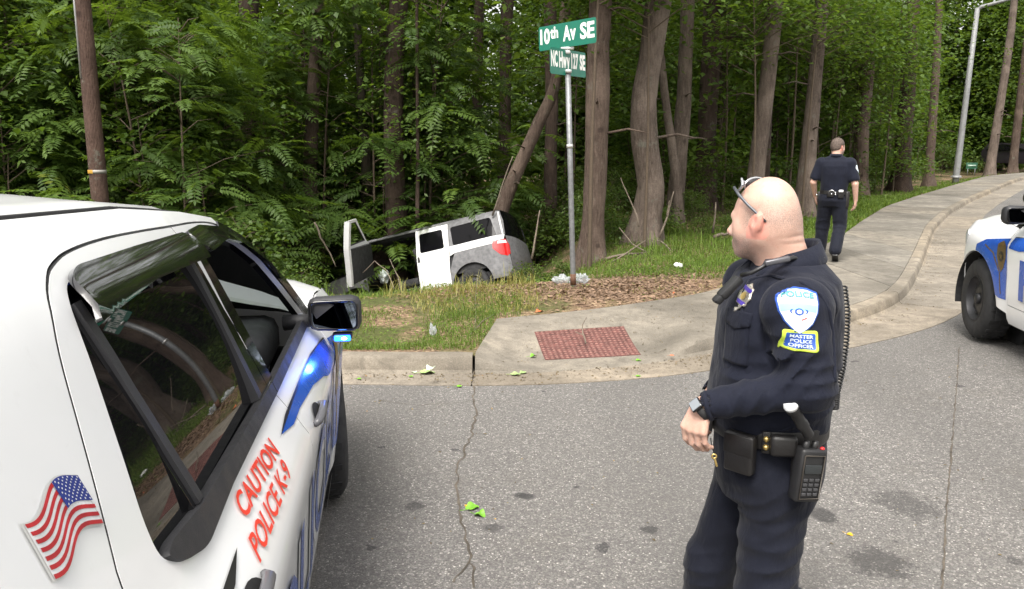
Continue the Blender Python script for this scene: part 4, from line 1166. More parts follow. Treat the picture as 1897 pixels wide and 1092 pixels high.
g = link_mesh('leaf_litter', np_mesh('leaf_litter', V, F, {'tint': T}), M_LIT, smooth=False); tag(g, kind='stuff')

def weeds(n, f, size, rng):
    xy = f(rng, n); inner = np.where(xy[:, 0] < -.17, 6.66, np.interp(xy[:, 0], Le[iR:, 0], Le[iR:, 1])); xy = xy[xy[:, 1] > inner + .03]
    z = np.array([floor_z(x, y) for x, y in xy]); n = len(xy); a = rng.uniform(0, 6.28, n); h = rng.uniform(.01, .07, n)
    return leaves_mesh(np.stack([xy[:, 0], xy[:, 1], z + h], 1), np.stack([np.cos(a), np.sin(a), rng.normal(.1, .3, n)], 1), np.stack([rng.normal(0, .35, n), rng.normal(0, .35, n), np.ones(n)], 1), size * rng.uniform(.6, 1.3, n), size * .62 * rng.uniform(.7, 1.2, n), rng.uniform(.1, .9, n))
parts = [weeds(6000, masked(rect(-6, -.1, 6.7, 10.4), lambda p, r: patch_mask(p, r, .05, 1.3)), .032, rgr), weeds(9000, masked(rect(.6, 7, 10.2, 15.5), lambda p, r: ~bare(p) & patch_mask(p, r, -.2, 1.2)), .04, rgr), weeds(9000, masked(rect(-9, 2, 9.8, 13), lambda p, r: ~bare(p) & patch_mask(p, r, -.3, 1.0)), .05, rgr), weeds(700, masked(rect(.0, 2.8, 8.6, 10.6), lambda p, r: patch_mask(p, r, .35, 2.4)), .04, rgr)]
V, F, T = join(parts); g = link_mesh('weeds', np_mesh('weeds', V, F, {'tint': T}), M_GRS, smooth=False); tag(g, kind='stuff')
# ------------------------------------------------------------------ patrol cars
def gloss_paint(name, col, rough=.28, dirt=0.0):
    t = NT(name); f = t.noise(t.obj(), 1.7, 4); 
    c = t.ramp(f, [(.3, tuple(x * .95 for x in col)), (.7, col)])
    gr = t.noise(t.obj(), 14, 5, .7)
    c = t.mix(t.mapr(gr, .55, .8, 0, .12), c, (.35, .33, .30))
    if dirt:
        sx = t.n('ShaderNodeSeparateXYZ'); t.l(t.obj(), sx.inputs[0]); low = t.mapr(sx.outputs[2], .4, 1.3, 1, .15)
        dm_ = t.math('MULTIPLY', low, t.mapr(t.noise(t.obj(), 3.5, 7, .75, .5), .40, .66)); c = t.mix(t.math('MULTIPLY', dm_, dirt), c, (.16, .115, .075))
        sc_ = t.n('ShaderNodeMapping'); sc_.inputs['Scale'].default_value = (1, 1.2, 26); t.l(t.obj(), sc_.inputs['Vector']); c = t.mix(t.mapr(t.noise(sc_.outputs[0], 1.6, 3), .66, .70, 0, .25), c, (.22, .21, .20))
    return t.done(t.pbr(c, t.mapr(gr, .3, .7, rough, rough + .1), 0, None, coat=.0 if dirt else .8, spec=.5))
M_WHITE = gloss_paint('white_car_paint', (.80, .81, .82))
M_BLUE = simple('blue_vinyl', (.015, .085, .42), .25, coat=.5, var=.06)
M_RED = simple('red_vinyl', (.68, .050, .028), .35, var=.05)
M_BLK = simple('black_vinyl', (.012, .012, .013), .35)
M_SIL = simple('grey_vinyl', (.42, .43, .45), .35, var=.08)
M_GOLD = simple('gold_vinyl', (.17, .115, .045), .35, .4, var=.25, vscale=40)
M_TRIM = simple('black_plastic_trim', (.022, .022, .025), .55, bump=.25, bscale=420)
M_GLOSSBLK = simple('gloss_black_trim', (.006, .006, .007), .07, coat=.6, var=.05)
M_RUB = simple('rubber', (.018, .018, .019), .8, bump=.2, bscale=90)
M_DARK = simple('dark_underbody', (.012, .012, .013), .85)
M_STEEL = simple('black_steel_wheel', (.035, .035, .038), .45, .5)
M_CHROME = simple('chrome', (.75, .75, .76), .15, 1.0)
M_CABIN = simple('dark_cabin', (.022, .022, .024), .8, bump=.3, bscale=160)
M_DASH = simple('grey_dash', (.045, .047, .050), .7)
def glass_mat(name, tint, dark):
    t = NT(name); lw = t.n('ShaderNodeFresnel'); lw.inputs['IOR'].default_value = 1.5
    tr = t.n('ShaderNodeBsdfTransparent'); tr.inputs['Color'].default_value = (*tint, 1)
    gl = t.n('ShaderNodeBsdfGlossy'); gl.inputs['Roughness'].default_value = .01; gl.inputs['Color'].default_value = (1, 1, 1, 1)
    mx = t.n('ShaderNodeMixShader'); t.l(lw.outputs[0], mx.inputs[0]); t.l(tr.outputs[0], mx.inputs[1]); t.l(gl.outputs[0], mx.inputs[2])
    return t.done(mx.outputs[0])
M_GLASS = glass_mat('clear_glass', (.80, .88, .84), False)
M_PRIV = NT('privacy_glass'); M_PRIV = M_PRIV.done(M_PRIV.pbr((.005, .005, .006), .015, 0, None, spec=.38))
M_MIR = NT('mirror_glass'); M_MIR = M_MIR.done(M_MIR.pbr((.42, .48, .60), .02, 1.0))
M_LED = NT('blue_led'); M_LED = M_LED.done(M_LED.pbr((.02, .05, .6), .3, 0, None, emit=(.012, .12, 1.0), estr=3.2))
M_LEDW = NT('blue_led_core'); M_LEDW = M_LEDW.done(M_LEDW.pbr((.3, .5, .9), .3, 0, None, emit=(.55, .80, 1.0), estr=4.0))
M_TAIL = simple('red_lens', (.50, .008, .008), .12, coat=.5)
M_LENS = simple('clear_lens', (.55, .57, .58), .08, coat=.6)

_zk = np.array([.0, .22, .30, .38, .55, .75, .90, .95, .985, 1.06, 1.11, 1.20, 1.35, 1.50, 1.60, 1.66, 1.70, 1.745, 1.80])
_wk = np.array([.90, .90, .945, .965, .985, .998, 1.008, 1.008, .992, .935, .897, .861, .799, .735, .689, .650, .615, .560, .50])
_zz = np.linspace(0, 1.8, 721); _ww = np.interp(_zz, _zk, _wk); _kr = np.exp(-np.linspace(-2, 2, 17) ** 2); _ww = np.convolve(np.pad(_ww, 8, 'edge'), _kr / _kr.sum(), 'valid')
def sideW(z): return float(np.interp(z, _zz, _ww))
def taper(s):
    t = 1.0
    if s > 3.8: t -= .070 * ((s - 3.8) / 1.2) ** 2
    if s > 4.45: t -= .34 * ((s - 4.45) / .55) ** 2
    if s < .7: t -= .10 * ((.7 - s) / .7) ** 2
    return t
def roof_edge(s): return float(np.interp(s, [.0, .15, .3, .8, 1.5, 2.2, 2.6, 2.85, 3.0], [1.5, 1.62, 1.69, 1.745, 1.755, 1.722, 1.675, 1.625, 1.57]))
FA, RA, WR = 4.20, 1.32, .375          # axles and wheel radius
def side_pt(s, z, off=0.0, sg=1):
    """point on the body side; sg=+1 right, -1 left; car frame: x right, y forward (s - 2.5), z up"""
    e = .006; w = sideW(z) * taper(s)
    dz = (sideW(z + e) - sideW(z - e)) / (2 * e) * taper(s); ds = (taper(s + e) - taper(s - e)) / (2 * e) * sideW(z)
    n = Vector((1, -ds, -dz)).normalized()
    p = Vector((w, s - 2.5, z)) + n * off
    # wheel-arch lips stand a little proud
    for c in (FA, RA):
        r = math.hypot(s - c, z - .37)
        if .40 < r < .60 and z > .2: p.x += .014 * math.cos((r - .48) / .12 * math.pi / 2) if abs(r - .48) < .12 else 0
    return Vector((p.x * sg, p.y, p.z))
def side_patch(name, outer, mat, parent, sg, holes=(), off=0.0, depth=.02, step=.045, offf=None, smooth=True, fn=None):
    side_pt = fn or globals()['side_pt']
    V2, F = fill_poly(outer, holes, step)
    V = [side_pt(s, z, off if offf is None else offf(s, z), sg) for s, z in V2]
    base = len(V); bl = boundary_loops(F)
    if depth:
        idx = {}
        for a, b in bl:
            for q in (a, b):
                if q not in idx: idx[q] = len(V); V.append(side_pt(V2[q][0], V2[q][1], (off if offf is None else offf(*V2[q])) - depth, sg))
        F = list(F) + [(b, a, idx[a], idx[b]) for a, b in bl]
    mb = MB().add(V, F)
    return mb.build(name, mat, parent, smooth=smooth, sharp=50)
def bil(q, x, y): 
    (a, b, c, d) = q    # bl, br, tl, tr
    return tuple((a[i] * (1 - x) + b[i] * x) * (1 - y) + (c[i] * (1 - x) + d[i] * x) * y for i in (0, 1))
def side_text(name, txt, quad, mat, parent, sg, off, bold=0.0, shear=0.0, step=.05, grow=0.0, spacing=1.0):
    V2, F = text_box(txt, bold=bold, shear=shear, spacing=spacing)
    # on the left flank the same reading direction runs front to rear
    L_ = abs(quad[1][0] - quad[0][0]); Hh_ = abs(quad[2][1] - quad[0][1])
    W2 = [(x * L_, y * Hh_) for x, y in V2]; W2, F = split_faces(W2, F, step)
    V = []
    for x, y in W2:
        s, z = bil(quad, x / L_, y / Hh_)
        if sg < 0:                              # mirror the position, keep the letters readable
            s, z = bil((quad[1], quad[0], quad[3], quad[2]), x / L_, y / Hh_)
        V.append(side_pt(s, z, off, sg))
    return MB().add(V, F).build(name, mat, parent, smooth=False, fix=False)
def decal(name, poly, mat, parent, sg, off, step=.045, holes=()):
    return side_patch(name, poly, mat, parent, sg, holes, off, 0, step)

def wheel(name, parent, s, sg, rim_mat=None, cap=True, r=WR, wdt=.245, x=.985, frame=2.5, z=None):
    w = empty(name, (sg * (x - wdt / 2), s - frame, r if z is None else z), 0, parent)
    h = wdt / 2; q = r / .375
    prof = [(.215 * q, -h * .9), (.25 * q, -h), (.33 * q, -h), (.362 * q, -h * .82), (r, -h * .55), (r, h * .55), (.362 * q, h * .82), (.33 * q, h), (.25 * q, h), (.215 * q, h * .9)]
    ty = MB().lathe(prof, axis='X', n=40)
    for k in range(40):                                                  # tread blocks
        a = 2 * math.pi * (k + .5) / 40
        for xx in (-h * .36, h * .36):
            ty.box((xx + (.012 if k % 2 else -.012), math.cos(a) * (r + .001), math.sin(a) * (r + .001)), (h * .5, .030, .008), Matrix.Rotation(a - math.pi / 2, 3, 'X'))
    ty.build('tyre', M_RUB, w, sharp=40)
    o = sg * h
    rm = MB().lathe([(.215 * q, o * .92), (.205 * q, o * .95), (.195 * q, o * .70), (.17 * q, o * .50), (.13 * q, o * .58), (.085 * q, o * .66), (.07 * q, o * .62), (.0, o * .62)], axis='X', n=40)
    rm.lathe([(.215 * q, -o * .9), (.2 * q, -o * .4), (.2 * q, o * .5)], axis='X', n=30)
    rm.build('rim', rim_mat or M_STEEL, w, sharp=40)
    hb = MB()
    for k in range(10):
        a = 2 * math.pi * k / 10; hb.lathe([(.022 * q, o * .585), (.018 * q, o * .60), (0, o * .60)], (0, math.cos(a) * .148 * q, math.sin(a) * .148 * q), 'X', 10)
    hb.build('vent_holes', M_DARK, w); w.children[-1]['kind'] = 'stuff'
    if cap: MB().lathe([(.052 * q, o * .62), (.05 * q, o * .80), (.03 * q, o * .88), (0, o * .90)], axis='X', n=20).build('hub_cap', M_STEEL, w)
    return w

ARC = lambda c, r, a0, a1, n=22: [(c + r * math.cos(R(a0 + (a1 - a0) * k / n)), .37 + r * math.sin(R(a0 + (a1 - a0) * k / n))) for k in range(n + 1)]
# side outlines (s forward from the rear bumper, z up), measured off the photograph
WIN_R = [(1.545, 1.60), (1.45, 1.42), (1.36, 1.25), (1.345, 1.19), (1.40, 1.150), (1.52, 1.117), (1.80, 1.124), (2.49, 1.111), (2.455, 1.35), (2.425, 1.615), (2.0, 1.632), (1.66, 1.640), (1.59, 1.632)]
WIN_F = [(2.545, 1.112), (3.0, 1.108), (3.44, 1.107), (3.585, 1.115), (3.40, 1.30), (3.24, 1.435), (3.05, 1.525), (2.84, 1.590), (2.65, 1.618), (2.46, 1.620), (2.49, 1.40)]
DOOR_R = [(1.600, .445), (1.625, .62), (1.52, .78), (1.33, .905), (1.17, 1.06), (1.195, 1.22), (1.24, 1.285), (1.33, 1.42), (1.40, 1.53), (1.485, 1.617), (1.56, 1.655), (1.61, 1.666), (1.70, 1.677), (1.90, 1.678), (2.15, 1.667), (2.405, 1.652), (2.44, 1.40), (2.515, 1.10), (2.50, .80), (2.49, .445)]
DOOR_F = [(2.497, .445), (2.507, .80), (2.522, 1.10), (2.447, 1.40), (2.412, 1.652), (2.65, 1.640), (2.85, 1.618), (3.10, 1.538), (3.29, 1.43), (3.47, 1.29), (3.66, 1.10), (3.60, .92), (3.565, .70), (3.56, .445)]
FENDER = [(3.566, .445), (3.571, .70), (3.606, .92), (3.668, 1.095), (3.9, 1.115), (4.2, 1.112), (4.5, 1.085), (4.72, 1.035), (4.81, .94), (4.84, .70), (4.85, .52), (4.80, .40), (4.70, .34)] + ARC(FA, .455, 5, 177) + [(3.575, .36)]
QUART = [(1.594, .44), (1.619, .62), (1.514, .776), (1.322, .90), (1.163, 1.058), (1.188, 1.222), (1.234, 1.288), (1.324, 1.424), (1.394, 1.534), (1.48, 1.622), (1.556, 1.661), (1.608, 1.672), (1.70, 1.683), (1.90, 1.684), (2.15, 1.673), (2.41, 1.658), (2.65, 1.646), (2.85, 1.624), (2.93, 1.60), (2.88, 1.635), (2.6, 1.680), (2.2, 1.724), (1.5, 1.757), (.8, 1.747), (.3, 1.69), (.16, 1.55), (.10, 1.3), (.06, 1.05), (.03, .80), (.03, .45), (.3, .38), (.84, .33)] + ARC(RA, .432, 176, 52) + [(1.594, .34)]
WIN_Q = [(.34, 1.18), (.72, 1.16), (.78, 1.25), (.84, 1.45), (.83, 1.56), (.70, 1.60), (.55, 1.59), (.40, 1.5)]

def ease(pl, i0, i1, it=2):
    p = pl[i0:i1 + 1]
    for _ in range(it):
        q = [p[0]]
        for a, b in zip(p[:-1], p[1:]): q += [(a[0] * .75 + b[0] * .25, a[1] * .75 + b[1] * .25), (a[0] * .25 + b[0] * .75, a[1] * .25 + b[1] * .75)]
        p = q + [p[-1]]
    return pl[:i0] + p + pl[i1 + 1:]
DOOR_R = ease(DOOR_R, 0, 15); QUART = ease(QUART, 0, 18); DOOR_F = ease(DOOR_F, 4, 11)
def build_cruiser(loc, heading, label, k9):
    car = empty('police_car', loc, heading)
    tag(car, label, 'police car', 'patrol cars at the corner')
    # --- inside and underneath
    fl = MB(); fl.box((0, 0, .34), (1.62, 4.7, .22), bevel=.03)
    fl.build('underbody', M_DARK, car, smooth=False)
    for sg in (1, -1):
        for c in (FA, RA):
            li = MB(); n = 24; V = []; F = []
            for k in range(n + 1):
                a = math.pi * (-.08 + 1.16 * k / n)
                V += [(sg * .975, c - 2.5 + .452 * math.cos(a), .37 + .452 * math.sin(a)), (sg * .66, c - 2.5 + .452 * math.cos(a), .37 + .452 * math.sin(a))]
            for k in range(n): F.append((2 * k, 2 * k + 1, 2 * k + 3, 2 * k + 2))
            li.add(V, F); V = [(sg * .66, c - 2.5 + .455 * math.cos(q), .37 + .455 * math.sin(q)) for q in [2 * math.pi * k / 24 for k in range(24)]]
            li.add(V, [tuple(range(24))]); li.build('wheel_well', M_DARK, car, smooth=False)
            wh_ = wheel('wheel', car, c, sg)
            if c == FA: wh_.rotation_euler = (0, 0, R(9) if k9 else -R(4))       # steered a little
    # --- body sides
    for sg in (1, -1):
        q = side_patch('rear_quarter_panel', QUART, M_WHITE, car, sg, [round_poly(WIN_Q, .06)])
        side_patch('quarter_glass', round_poly(WIN_Q, .06), M_PRIV, q, sg, off=-.010, depth=.004)
        dr = side_patch('rear_door', DOOR_R, M_WHITE, car, sg, [round_poly(WIN_R, [.02, 0, .05, .05, .08, .06, 0, .01, 0, .02, 0, .03, .04])])
        df = side_patch('front_door', DOOR_F, M_WHITE, car, sg, [round_poly(WIN_F, [.01, 0, 0, .03, .03, 0, 0, 0, 0, .02, 0])])
        fd = side_patch('front_fender', FENDER, M_WHITE, car, sg)
        # dark backing behind the panel gaps
        side_patch('door_jamb', [(1.1, .44), (1.1, 1.05), (1.14, 1.25), (1.36, 1.56), (1.6, 1.68), (2.4, 1.665), (2.46, 1.665), (2.46, .44)], M_DARK, car, sg, [WIN_R], off=-.03, depth=0)
        side_patch('sill', [(1.60, .27), (3.60, .27), (3.60, .438), (1.60, .438)], M_WHITE, car, sg, depth=.03)
        for nm_, pl_ in (('door_seal', DOOR_R), ('door_seal', DOOR_F)):
            dp_ = densify([tuple(((q[0] - 2.0) * 1.0 + 2.0, q[1])) for q in pl_], .05); MB().tube([side_pt(a_, b_, -.006, sg) for a_, b_ in dp_] + [side_pt(*dp_[0], -.005, sg)], .0055, 6, False).build(nm_, M_DARK, dr if pl_ is DOOR_R else df)
        # rear door glass, divider, pillar cover and weather strips
        rg_ = [(1.56, 1.625), (1.46, 1.42), (1.375, 1.25), (1.365, 1.195), (1.41, 1.175), (1.60, 1.165), (2.352, 1.140), (2.365, 1.40), (2.375, 1.612), (2.0, 1.63), (1.66, 1.636)]
        side_patch('rear_door_glass', rg_, M_PRIV, dr, sg, depth=.004, step=.04, offf=lambda s, z: -.021 + .017 * (1 - ((z - 1.39) / .235) ** 2) - .006 * (s - 1.9))
        side_patch('window_divider', [(1.595, 1.172), (1.628, 1.172), (1.60, 1.42), (1.592, 1.60), (1.556, 1.60), (1.566, 1.42)], M_TRIM, dr, sg, off=.004, depth=.035)
        side_patch('window_seal', [(1.575, 1.172), (1.592, 1.172), (1.563, 1.42), (1.553, 1.60), (1.538, 1.60), (1.545, 1.42)], M_GLOSSBLK, dr, sg, off=-.004, depth=.03)
        side_patch('window_channel', [(2.328, 1.15), (2.372, 1.15), (2.398, 1.58), (2.358, 1.58)], M_TRIM, dr, sg, off=.002, depth=.035)
        side_patch('pillar_cover', [(2.376, 1.145), (2.474, 1.145), (2.44, 1.40), (2.425, 1.60), (2.402, 1.60)], M_GLOSSBLK, dr, sg, off=.001, depth=.02)
        side_patch('pillar_cover', [(2.535, 1.145), (2.575, 1.145), (2.535, 1.55), (2.475, 1.60), (2.455, 1.40), (2.478, 1.145)][::1], M_GLOSSBLK, df, sg, off=.001, depth=.02)
        mo = round_poly([(1.352, 1.185), (1.402, 1.148), (1.52, 1.113), (1.80, 1.120), (2.508, 1.107), (2.512, 1.143), (1.598, 1.170), (1.40, 1.192)], [.02, .04, .04, 0, 0, 0, .005, .02])
        side_patch('belt_molding', mo, M_TRIM, dr, sg, off=.010, depth=.028, step=.03)
        side_patch('belt_molding', [(2.516, 1.107), (3.0, 1.104), (3.44, 1.102), (3.47, 1.12), (3.43, 1.137), (2.52, 1.143)], M_TRIM, df, sg, off=.010, depth=.028, step=.03)
        # front pillar, black: dark reflections on white paint put into the colour
        side_patch('front_pillar', [(3.72, 1.10), (3.53, 1.30), (3.33, 1.44), (3.12, 1.545), (2.90, 1.618), (2.86, 1.595), (3.06, 1.525), (3.25, 1.43), (3.41, 1.295), (3.585, 1.115)], M_GLOSSBLK, car, sg, off=.006, depth=.05)
        # smoked rain guards over the windows
        def bulge(lo):
            def f(s, z): return .010 + .038 * min(1, max(0, (1.655 - .10 * max(0, s - 2.55) - z) / .07))
            return f
        side_patch('rain_guard', round_poly([(1.515, 1.555), (1.575, 1.635), (1.66, 1.652), (2.0, 1.643), (2.385, 1.628), (2.40, 1.600), (2.415, 1.545), (2.2, 1.555), (1.9, 1.568)], [.01, .04, .03, 0, .012, .02, .01, 0, 0]), M_GLOSSBLK, dr, sg, depth=.012, step=.03, offf=bulge(1.6))
        side_patch('rain_guard', round_poly([(2.455, 1.585), (2.475, 1.628), (2.64, 1.630), (2.84, 1.603), (3.05, 1.535), (3.25, 1.445), (3.40, 1.315), (3.25, 1.395), (3.10, 1.465), (2.95, 1.523), (2.75, 1.560), (2.50, 1.553)], [.01, .02, .02, 0, 0, 0, .01, 0, 0, 0, 0, .02]), M_GLOSSBLK, df, sg, depth=.012, step=.03, offf=lambda s, z: .010 + .030 * min(1, max(0, (np.interp(s, [2.4, 2.65, 2.85, 3.05, 3.25, 3.4], [1.63, 1.632, 1.607, 1.537, 1.447, 1.32]) - z) / .06)))
        # door handles
        for (s0, z0, dpar) in ((2.74, .955, df), (1.52, .985, dr)):
            c = [(s0 + .075 * math.cos(a), z0 + .036 * math.sin(a)) for a in [2 * math.pi * k / 20 for k in range(20)]]
            cup = side_patch('handle_cup', c, M_DARK, dpar, sg, off=.003, depth=0, step=.03)
            hd = MB(); hd.tube([side_pt(s0 - .115, z0 + .002, .002, sg), side_pt(s0 - .10, z0 + .004, .016, sg), side_pt(s0 - .02, z0 + .008, .026, sg), side_pt(s0 + .06, z0 + .008, .024, sg), side_pt(s0 + .10, z0 + .006, .002, sg)], [.010, .014, .015, .014, .010], 10)
            hd.build('door_handle', simple('grey_handle', (.10, .10, .11), .35), dpar)
        # --- livery
        sw = [(2.287, 1.052), (2.6, 1.053), (2.883, 1.051), (3.2, 1.045), (3.42, 1.034), (3.575, 1.018)]
        lowf = [(3.575, .93), (3.40, .925), (3.20, .955), (3.14, .975), (2.92, 1.006), (2.60, 1.026), (2.441, 1.028)]
        decal('blue_sweep', sw + lowf, M_BLUE, df, sg, .0035)
        decal('sweep_edge', [(2.26, 1.052), (2.44, 1.062), (2.883, 1.058), (3.2, 1.052), (3.575, 1.026), (3.575, 1.019), (3.42, 1.0345), (3.2, 1.0455), (2.883, 1.0515), (2.6, 1.0535)], M_BLK, df, sg, .0045)
        fb = [(3.60, .93), (3.618, 1.008), (3.80, .985), (4.02, .955), (4.19, .89), (4.21, .835)] + ARC(FA, .459, 89, 164) + [(3.70, .48), (3.59, .48), (3.585, .70)]
        decal('blue_sweep', fb, M_BLUE, fd, sg, .0035)
        decal('gold_line', [(3.66, .52), (3.675, .52), (3.72, .70), (3.86, .85), (4.02, .905), (4.01, .915), (3.84, .858), (3.705, .70)], M_GOLD, fd, sg, .005)
        db = [(3.46, .50), (3.552, .50), (3.556, .70), (3.59, .915), (3.45, .915)]
        if k9: decal('blue_sweep', db, M_BLUE, df, sg, .0075)
        # shield on the fender
        by, bz = 3.695, .845
        bd = [(by - .075, bz + .10), (by, bz + .135), (by + .075, bz + .10), (by + .085, bz), (by + .05, bz - .09), (by, bz - .14), (by - .05, bz - .09), (by - .085, bz)]
        b_ = decal('shield_badge', bd, M_GOLD, fd, sg, .006, .03)
        decal('badge_disc', [(by + .045 * math.cos(a), bz + .045 * math.sin(a)) for a in [2 * math.pi * k / 16 for k in range(16)]], M_BLK, fd, sg, .0075, .03)
        st_ = [(by + (.036 if k % 2 == 0 else .015) * math.sin(math.pi * k / 5), bz + (.036 if k % 2 == 0 else .015) * math.cos(math.pi * k / 5)) for k in range(10)]
        decal('badge_star', st_, M_GOLD, fd, sg, .009, .03)
        # big letters along the doors
        quad = [(1.20, .47), (3.36, .52), (1.20, .83), (3.36, .865)]
        side_text('police_letters_shadow', 'POLICE', [(a - .03, b - .012) for a, b in quad], M_SIL, dr, sg, .004, bold=.035)
        side_text('police_letters', 'POLICE', quad, M_BLUE, dr, sg, .006, bold=.012)
        if k9:
            side_text('caution_letters', 'CAUTION', [(1.728, 1.062), (2.172, 1.040), (1.762, 1.102), (2.192, 1.082)], M_RED, dr, sg, .005, bold=.022)
            side_text('k9_letters', 'POLICE K-9', [(1.632, 1.006), (2.126, .994), (1.676, 1.046), (2.162, 1.033)], M_RED, dr, sg, .005, bold=.018)
            side_text('unit_letters', 'K-9 UNIT', [(2.25, .300), (3.46, .350), (2.25, .405), (3.46, .435)], M_BLK, df, sg, .016, bold=.02, shear=.25)
            decal('black_stripe', [(1.612, 1.060), (1.50, 1.040), (1.30, 1.035), (1.2, 1.02), (1.2, 1.055), (1.40, 1.057)], M_BLK, dr, sg, .0045)
            # the flag on the pillar
            fx = lambda a, b: (1.062 + .175 * a + .022 * math.sin(b * 2.2) * .4, 1.318 + .078 * b - .012 * math.sin(a * 6.2 + .6) + .008 * (1 - a))
            def flag_strip(nm, a0, a1, b0, b1, m_, of):
                n = 16; top = [fx(a0 + (a1 - a0) * k / n, b1) for k in range(n + 1)]; bot = [fx(a1 - (a1 - a0) * k / n, b0) for k in range(n + 1)]
                return decal(nm, top + bot, m_, q, sg, of, .02)
            flag_strip('flag_border', -.025, 1.025, -.03, 1.03, simple('flag_edge', (.60, .60, .58), .4), .0035)
            wv = simple('flag_white', (.70, .71, .72), .4, var=.18, vscale=22); rv = simple('flag_red', (.42, .020, .028), .4, var=.25, vscale=22); bv = simple('flag_blue', (.018, .035, .22), .4)
            flag_strip('flag_field', 0, 1, 0, 1, wv, .0045)
            for k in range(0, 13, 2): flag_strip('flag_stripe', 0, .60 if k > 5 else 1.0, k / 13, (k + 1) / 13, rv, .0055)
            flag_strip('flag_canton', .60, 1, 6 / 13, 1, bv, .0060)
            stars = MB()
            for r_ in range(9):
                for c_ in range(6 if r_ % 2 == 0 else 5):
                    a = .60 + .40 * ((c_ + (.5 if r_ % 2 == 0 else 1.0)) / 6); b = 6 / 13 + 7 / 13 * (r_ + .7) / 9.4
                    pts = [fx(a + .013 * (1 if j % 2 == 0 else .45) * math.sin(math.pi * j / 5), b + .026 * (1 if j % 2 == 0 else .45) * math.cos(math.pi * j / 5)) for j in range(10)]
                    stars.add([side_pt(s_, z_, .0068, sg) for s_, z_ in pts], [tuple(range(10))])
            tag(stars.build('flag_stars', wv, q, smooth=False), kind='stuff')
    # --- roof, hood, windscreen, nose and tail
    rf = MB(); V = []; F = []; ns, nw = 28, 18
    for i in range(ns + 1):
        s = .18 + (2.87 - .18) * i / ns; ze = roof_edge(s) + .004; we = sideW(ze) * taper(s) - .004
        for j in range(nw + 1):
            u = -1 + 2 * j / nw; z = ze + .052 * (1 - abs(u) ** 2.2) * min(1, (2.95 - s) / .35)
            if abs(u) > .93: z -= .010
            if .80 < abs(u) <= .93: z += .006
            V.append((u * we, s - 2.5, z))
    for i in range(ns):
        for j in range(nw): F.append((i * (nw + 1) + j, i * (nw + 1) + j + 1, (i + 1) * (nw + 1) + j + 1, (i + 1) * (nw + 1) + j))
    roof = rf.add(V, F).build('roof', M_WHITE, car)
    for sg in (1, -1):
        dt = MB(); P = [Vector((sg * (sideW(roof_edge(.3 + 2.5 * k / 16)) * taper(.3 + 2.5 * k / 16) - .018), .3 + 2.5 * k / 16 - 2.5, roof_edge(.3 + 2.5 * k / 16) + .004)) for k in range(17)]
        dt.tube(P, .006, 6).build('roof_ditch', M_DARK, roof)
    hd = MB(); V = []; F = []
    for i in range(17):
        s = 3.70 + (4.86 - 3.70) * i / 16; ze = float(np.interp(s, [3.66, 3.9, 4.2, 4.5, 4.72, 4.86], [1.097, 1.119, 1.116, 1.089, 1.038, .95])); we = sideW(ze) * taper(s) - .012
        for j in range(15):
            u = -1 + 2 * j / 14; z = ze + .012 + .085 * (1 - abs(u) ** 2.4) + .016 * math.exp(-((abs(u) - .55) / .12) ** 2)
            if abs(u) > .97: z -= .016
            V.append((u * we, s - 2.5 + .10 * (1 - u * u) * (i / 16) ** 2, z))
    for i in range(16):
        for j in range(14): F.append((i * 15 + j, i * 15 + j + 1, (i + 1) * 15 + j + 1, (i + 1) * 15 + j))
    hd.add(V, F).build('hood', M_WHITE, car)
    ws = MB(); V = []; F = []
    for i in range(9):
        t = i / 8; s = 2.86 + (3.74 - 2.86) * t; z = float(np.interp(s, [2.86, 3.12, 3.33, 3.53, 3.74], [1.63, 1.548, 1.44, 1.30, 1.095])); we = sideW(z) * taper(s) - .012
        for j in range(13):
            u = -1 + 2 * j / 12; V.append((u * we, s - 2.5 + .16 * (1 - u * u) * (.5 + .5 * t), z + .035 * (1 - u * u)))
    for i in range(8):
        for j in range(12): F.append((i * 13 + j, i * 13 + j + 1, (i + 1) * 13 + j + 1, (i + 1) * 13 + j))
    ws.add(V, F).build('windscreen', M_GLASS, car)
    # nose
    nb = MB(); V = []; F = []; zs = [.24, .32, .45, .60, .75, .86, .93]; 
    for z in zs:
        wf = sideW(z) * taper(4.82)
        for j in range(17):
            u = -1 + 2 * j / 16; V.append((u * wf, 4.82 - 2.5 + (.20 - .10 * max(0, z - .6) - .05 * max(0, .4 - z)) * (1 - abs(u) ** 3.2), z))
    for i in range(6):
        for j in range(16): F.append((i * 17 + j, i * 17 + j + 1, (i + 1) * 17 + j + 1, (i + 1) * 17 + j))
    bp = nb.add(V, F).build('front_bumper', M_WHITE, car)
    g_ = MB()
    for k in range(4): g_.box((0, 4.82 + .19 - 2.5, .62 + .07 * k), (1.15 - .06 * k, .03, .045), bevel=.008)
    g_.build('grille', M_TRIM, bp); g_ = bp.children[-1]; g_['kind'] = 'stuff'
    for sg in (1, -1):
        side_patch('headlight', [(4.50, .86), (4.79, .80), (4.80, .88), (4.72, .945), (4.52, .99), (4.44, .95)], M_LENS, bp, sg, off=.006, depth=.02, step=.04)
    MB().box((0, 5.02 - 2.5, .40), (1.2, .05, .12), bevel=.02).build('lower_intake', M_TRIM, bp)
    # tail
    tb = MB(); V = []; F = []; zs = [.34, .45, .60, .80, 1.0, 1.12, 1.30, 1.50, 1.62, 1.69]
    for z in zs:
        s0 = float(np.interp(z, [.34, .45, .8, 1.05, 1.3, 1.55, 1.69], [.05, .03, .03, .06, .10, .16, .29])); wf = sideW(z) * taper(s0) - .004
        for j in range(13):
            u = -1 + 2 * j / 12; V.append((u * wf, s0 - 2.5 - .07 * (1 - abs(u) ** 3), z))
